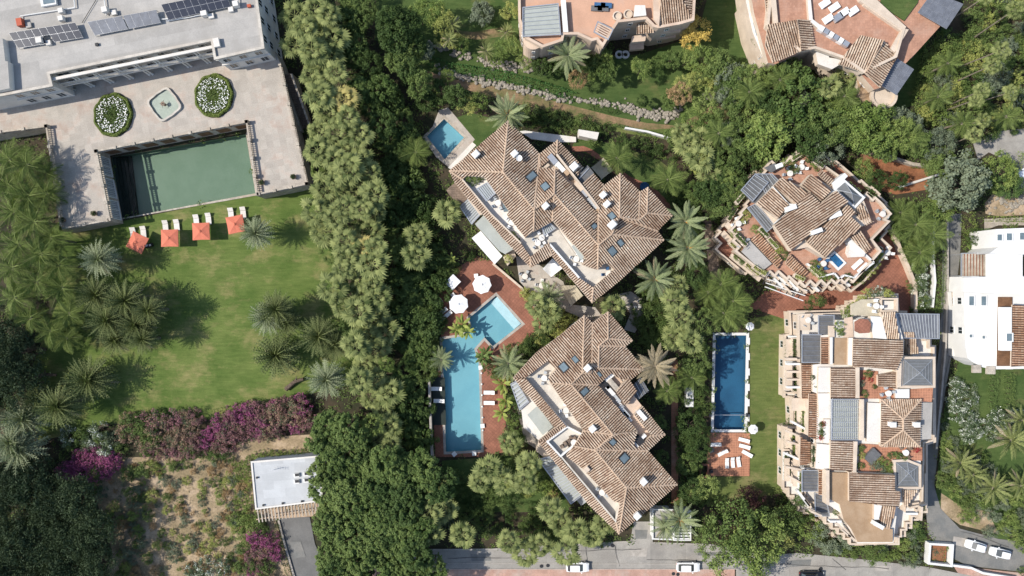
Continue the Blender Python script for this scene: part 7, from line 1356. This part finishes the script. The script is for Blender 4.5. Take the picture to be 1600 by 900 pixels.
def patio_set(x, y, z, lb, rot=.7, par=False, m=None):
    global LASTP
    LASTP = t = thing('patio_set', lb, 'patio table', P(x, y, z), rot, 'patio tables with stools on the terraces', True); m = m or WCUSH
    mb = MB(); mb.lathe((0, 0, 0), [(.3, 0), (.05, .05), (.05, .7), (.55, .7), (.55, .75), (0, .76)], 12); part('table', mb, OFFW, t)
    for i in range(4): a_ = i * 1.57 + .5; mb = MB(); mb.box((math.cos(a_) * .95, math.sin(a_) * .95, 0), .5, .5, .45, a_); mb2 = MB(); mb2.box((math.cos(a_) * 1.18, math.sin(a_) * 1.18, .45), .1, .5, .4, a_); s_ = part('stool', mb, m, t); part('stool_back', mb2, m, s_)
for i, (x, y, z, m_) in enumerate(((846, 372, 8.35, WCUSH), (840, 380, 8.35, SLAT), (900, 405, 8.35, WCUSH), (950, 428, 8.35, BCUSH), (778, 318, 8.35, SLAT), (800, 348, 8.35, WCUSH), (850, 590, 8.35, SLAT), (884, 640, 8.35, WCUSH), (896, 690, 8.55, BRSTONE), (940, 768, 8.35, SLAT), (1250, 262, 6.1, WCUSH), (1232, 272, 6.1, SLAT), (1284, 412, 6.1, BCUSH), (1376, 335, 6.1, SLAT), (1384, 395, 3.1, WCUSH), (1152, 350, 6.1, WCUSH), (1160, 380, 6.1, SLAT), (1260, 500, 6.1, SLAT), (1366, 478, 9.25, WCUSH), (1385, 614, 9.2, SLAT), (1412, 706, 9.2, BRSTONE), (820, 432, .1, SLAT), (846, 446, .1, WCUSH), (1000, 478, .1, SLAT))):
    patio_set(x, y, z, '', i * .4, m=m_); later(LASTP, '%s stools round a small pale table' % {'white_cushion': 'white', 'pale_slat': 'grey', 'blue_cloth': 'blue', 'brown_stone': 'brown'}[m_.name], x, y)
# hedges
hedge([(668, 94), (700, 106), (740, 112), (790, 120), (840, 134), (878, 146), (895, 152)], 15, .9, L_IVY, 'long dark green ivy hedge beside the white boulders', size=.26)
hedge([(920, 168), (960, 176), (972, 172)], 8, .7, L_DARK, 'short dark hedge by the dirt path'); hedge([(960, 196), (1000, 206), (1050, 214)], 5, .9, L_HEDGE, 'thin hedge along the lower lawn strip')
hedge([(1462, 325), (1468, 400), (1464, 470), (1460, 485)], 12, 1.5, L_HEDGE, 'tall clipped hedge along the narrow lane'); hedge([(1592, 240), (1582, 270), (1590, 300), (1640, 304)], 9, 1.6, L_YHEDGE, 'clipped hedge round the paved yard')
hedge([(1506, 338), (1512, 360), (1525, 372)], 22, 1.3, L_YHEDGE, 'bright hedge at the top of the lane'); hedge([(1540, 342), (1640, 344)], 8, 1.0, L_YHEDGE, 'hedge strip below the stone circle bed')
for x, r_ in ((1524, 14), (1540, 10)): shrub(x, 368, r_, L_DARK if r_ > 12 else L_HEDGE, 'round dark clipped bush', h=1.4)
hedge([(1548, 580), (1545, 640)], 9, 1.6, L_HEDGE, 'vertical hedge left in the far right garden'); hedge([(1572, 585), (1572, 635)], 13, 1.6, L_MID, 'vertical hedge right in the far right garden'); hedge([(1518, 600), (1522, 650)], 8, 1.0, L_OLIVE, 'thin hedge between flowering bushes')
hedge([(330, 645), (360, 640), (395, 628)], 12, .8, L_YHEDGE, 'bright low hedge by the bougainvillea'); hedge([(1433, 185), (1432, 150), (1440, 120), (1448, 70), (1455, 62)], 20, 2.2, L_LIGHT, 'tall bright hedge by the red villa')
hedge([(462, 200), (472, 240), (476, 282)], 7, 1.0, L_DARK, 'dark hedge strip by the palm row'); hedge([(1230, 800), (1225, 770)], 10, .9, L_DARK, 'dark hedge by the narrow right lawn')
hedge([(1420, 260), (1450, 263)], 6, .9, L_MID, 'small hedge by the winding wall'); hedge([(435, 818), (440, 850), (448, 880), (456, 905)], 8, 1.0, L_DARK, 'dark hedge left of the annex drive')
for x0, y0, x1, y1 in ((1233, 575, 1233, 610), (1243, 490, 1243, 520)): pass
# undergrowth
WORLD = [(-110, -110), (1710, -110), (1710, 1010), (-110, 1010)]; BLD = [[(560, 886), (1640, 886), (1640, 960), (560, 960)], MROOF, TP, AR, BO1, BO2, t0, q0, PR, RR, W1, [(1020, 796), (1080, 798), (1080, 844), (1020, 842)], POOL_GREEN, POOL_LONG, POOL_SMALL, POOL_BLUE]
ALLH = COVERH + BLD
cover('undergrowth', 'low dark green undergrowth between the trees of the gardens', [WORLD], 9.0, L_MID, .55, .34, 1, holes=ALLH)
cover('leafy_ground_cover', 'patchy light ground cover leaves among the garden beds', [[(640, 100), (1600, 100), (1600, 900), (700, 900)]], 3.5, L_LIGHT, .5, .3, 2, holes=ALLH)
cover('dry_grass', 'tufts of straw coloured grass on the dry slope', [[(180, 735), (330, 716), (390, 716), (395, 790), (400, 830), (430, 870), (430, 920), (190, 920), (165, 840)]], 8, L_DRYP, .3, .22, 3, cat='dry grass')
flush_labels()
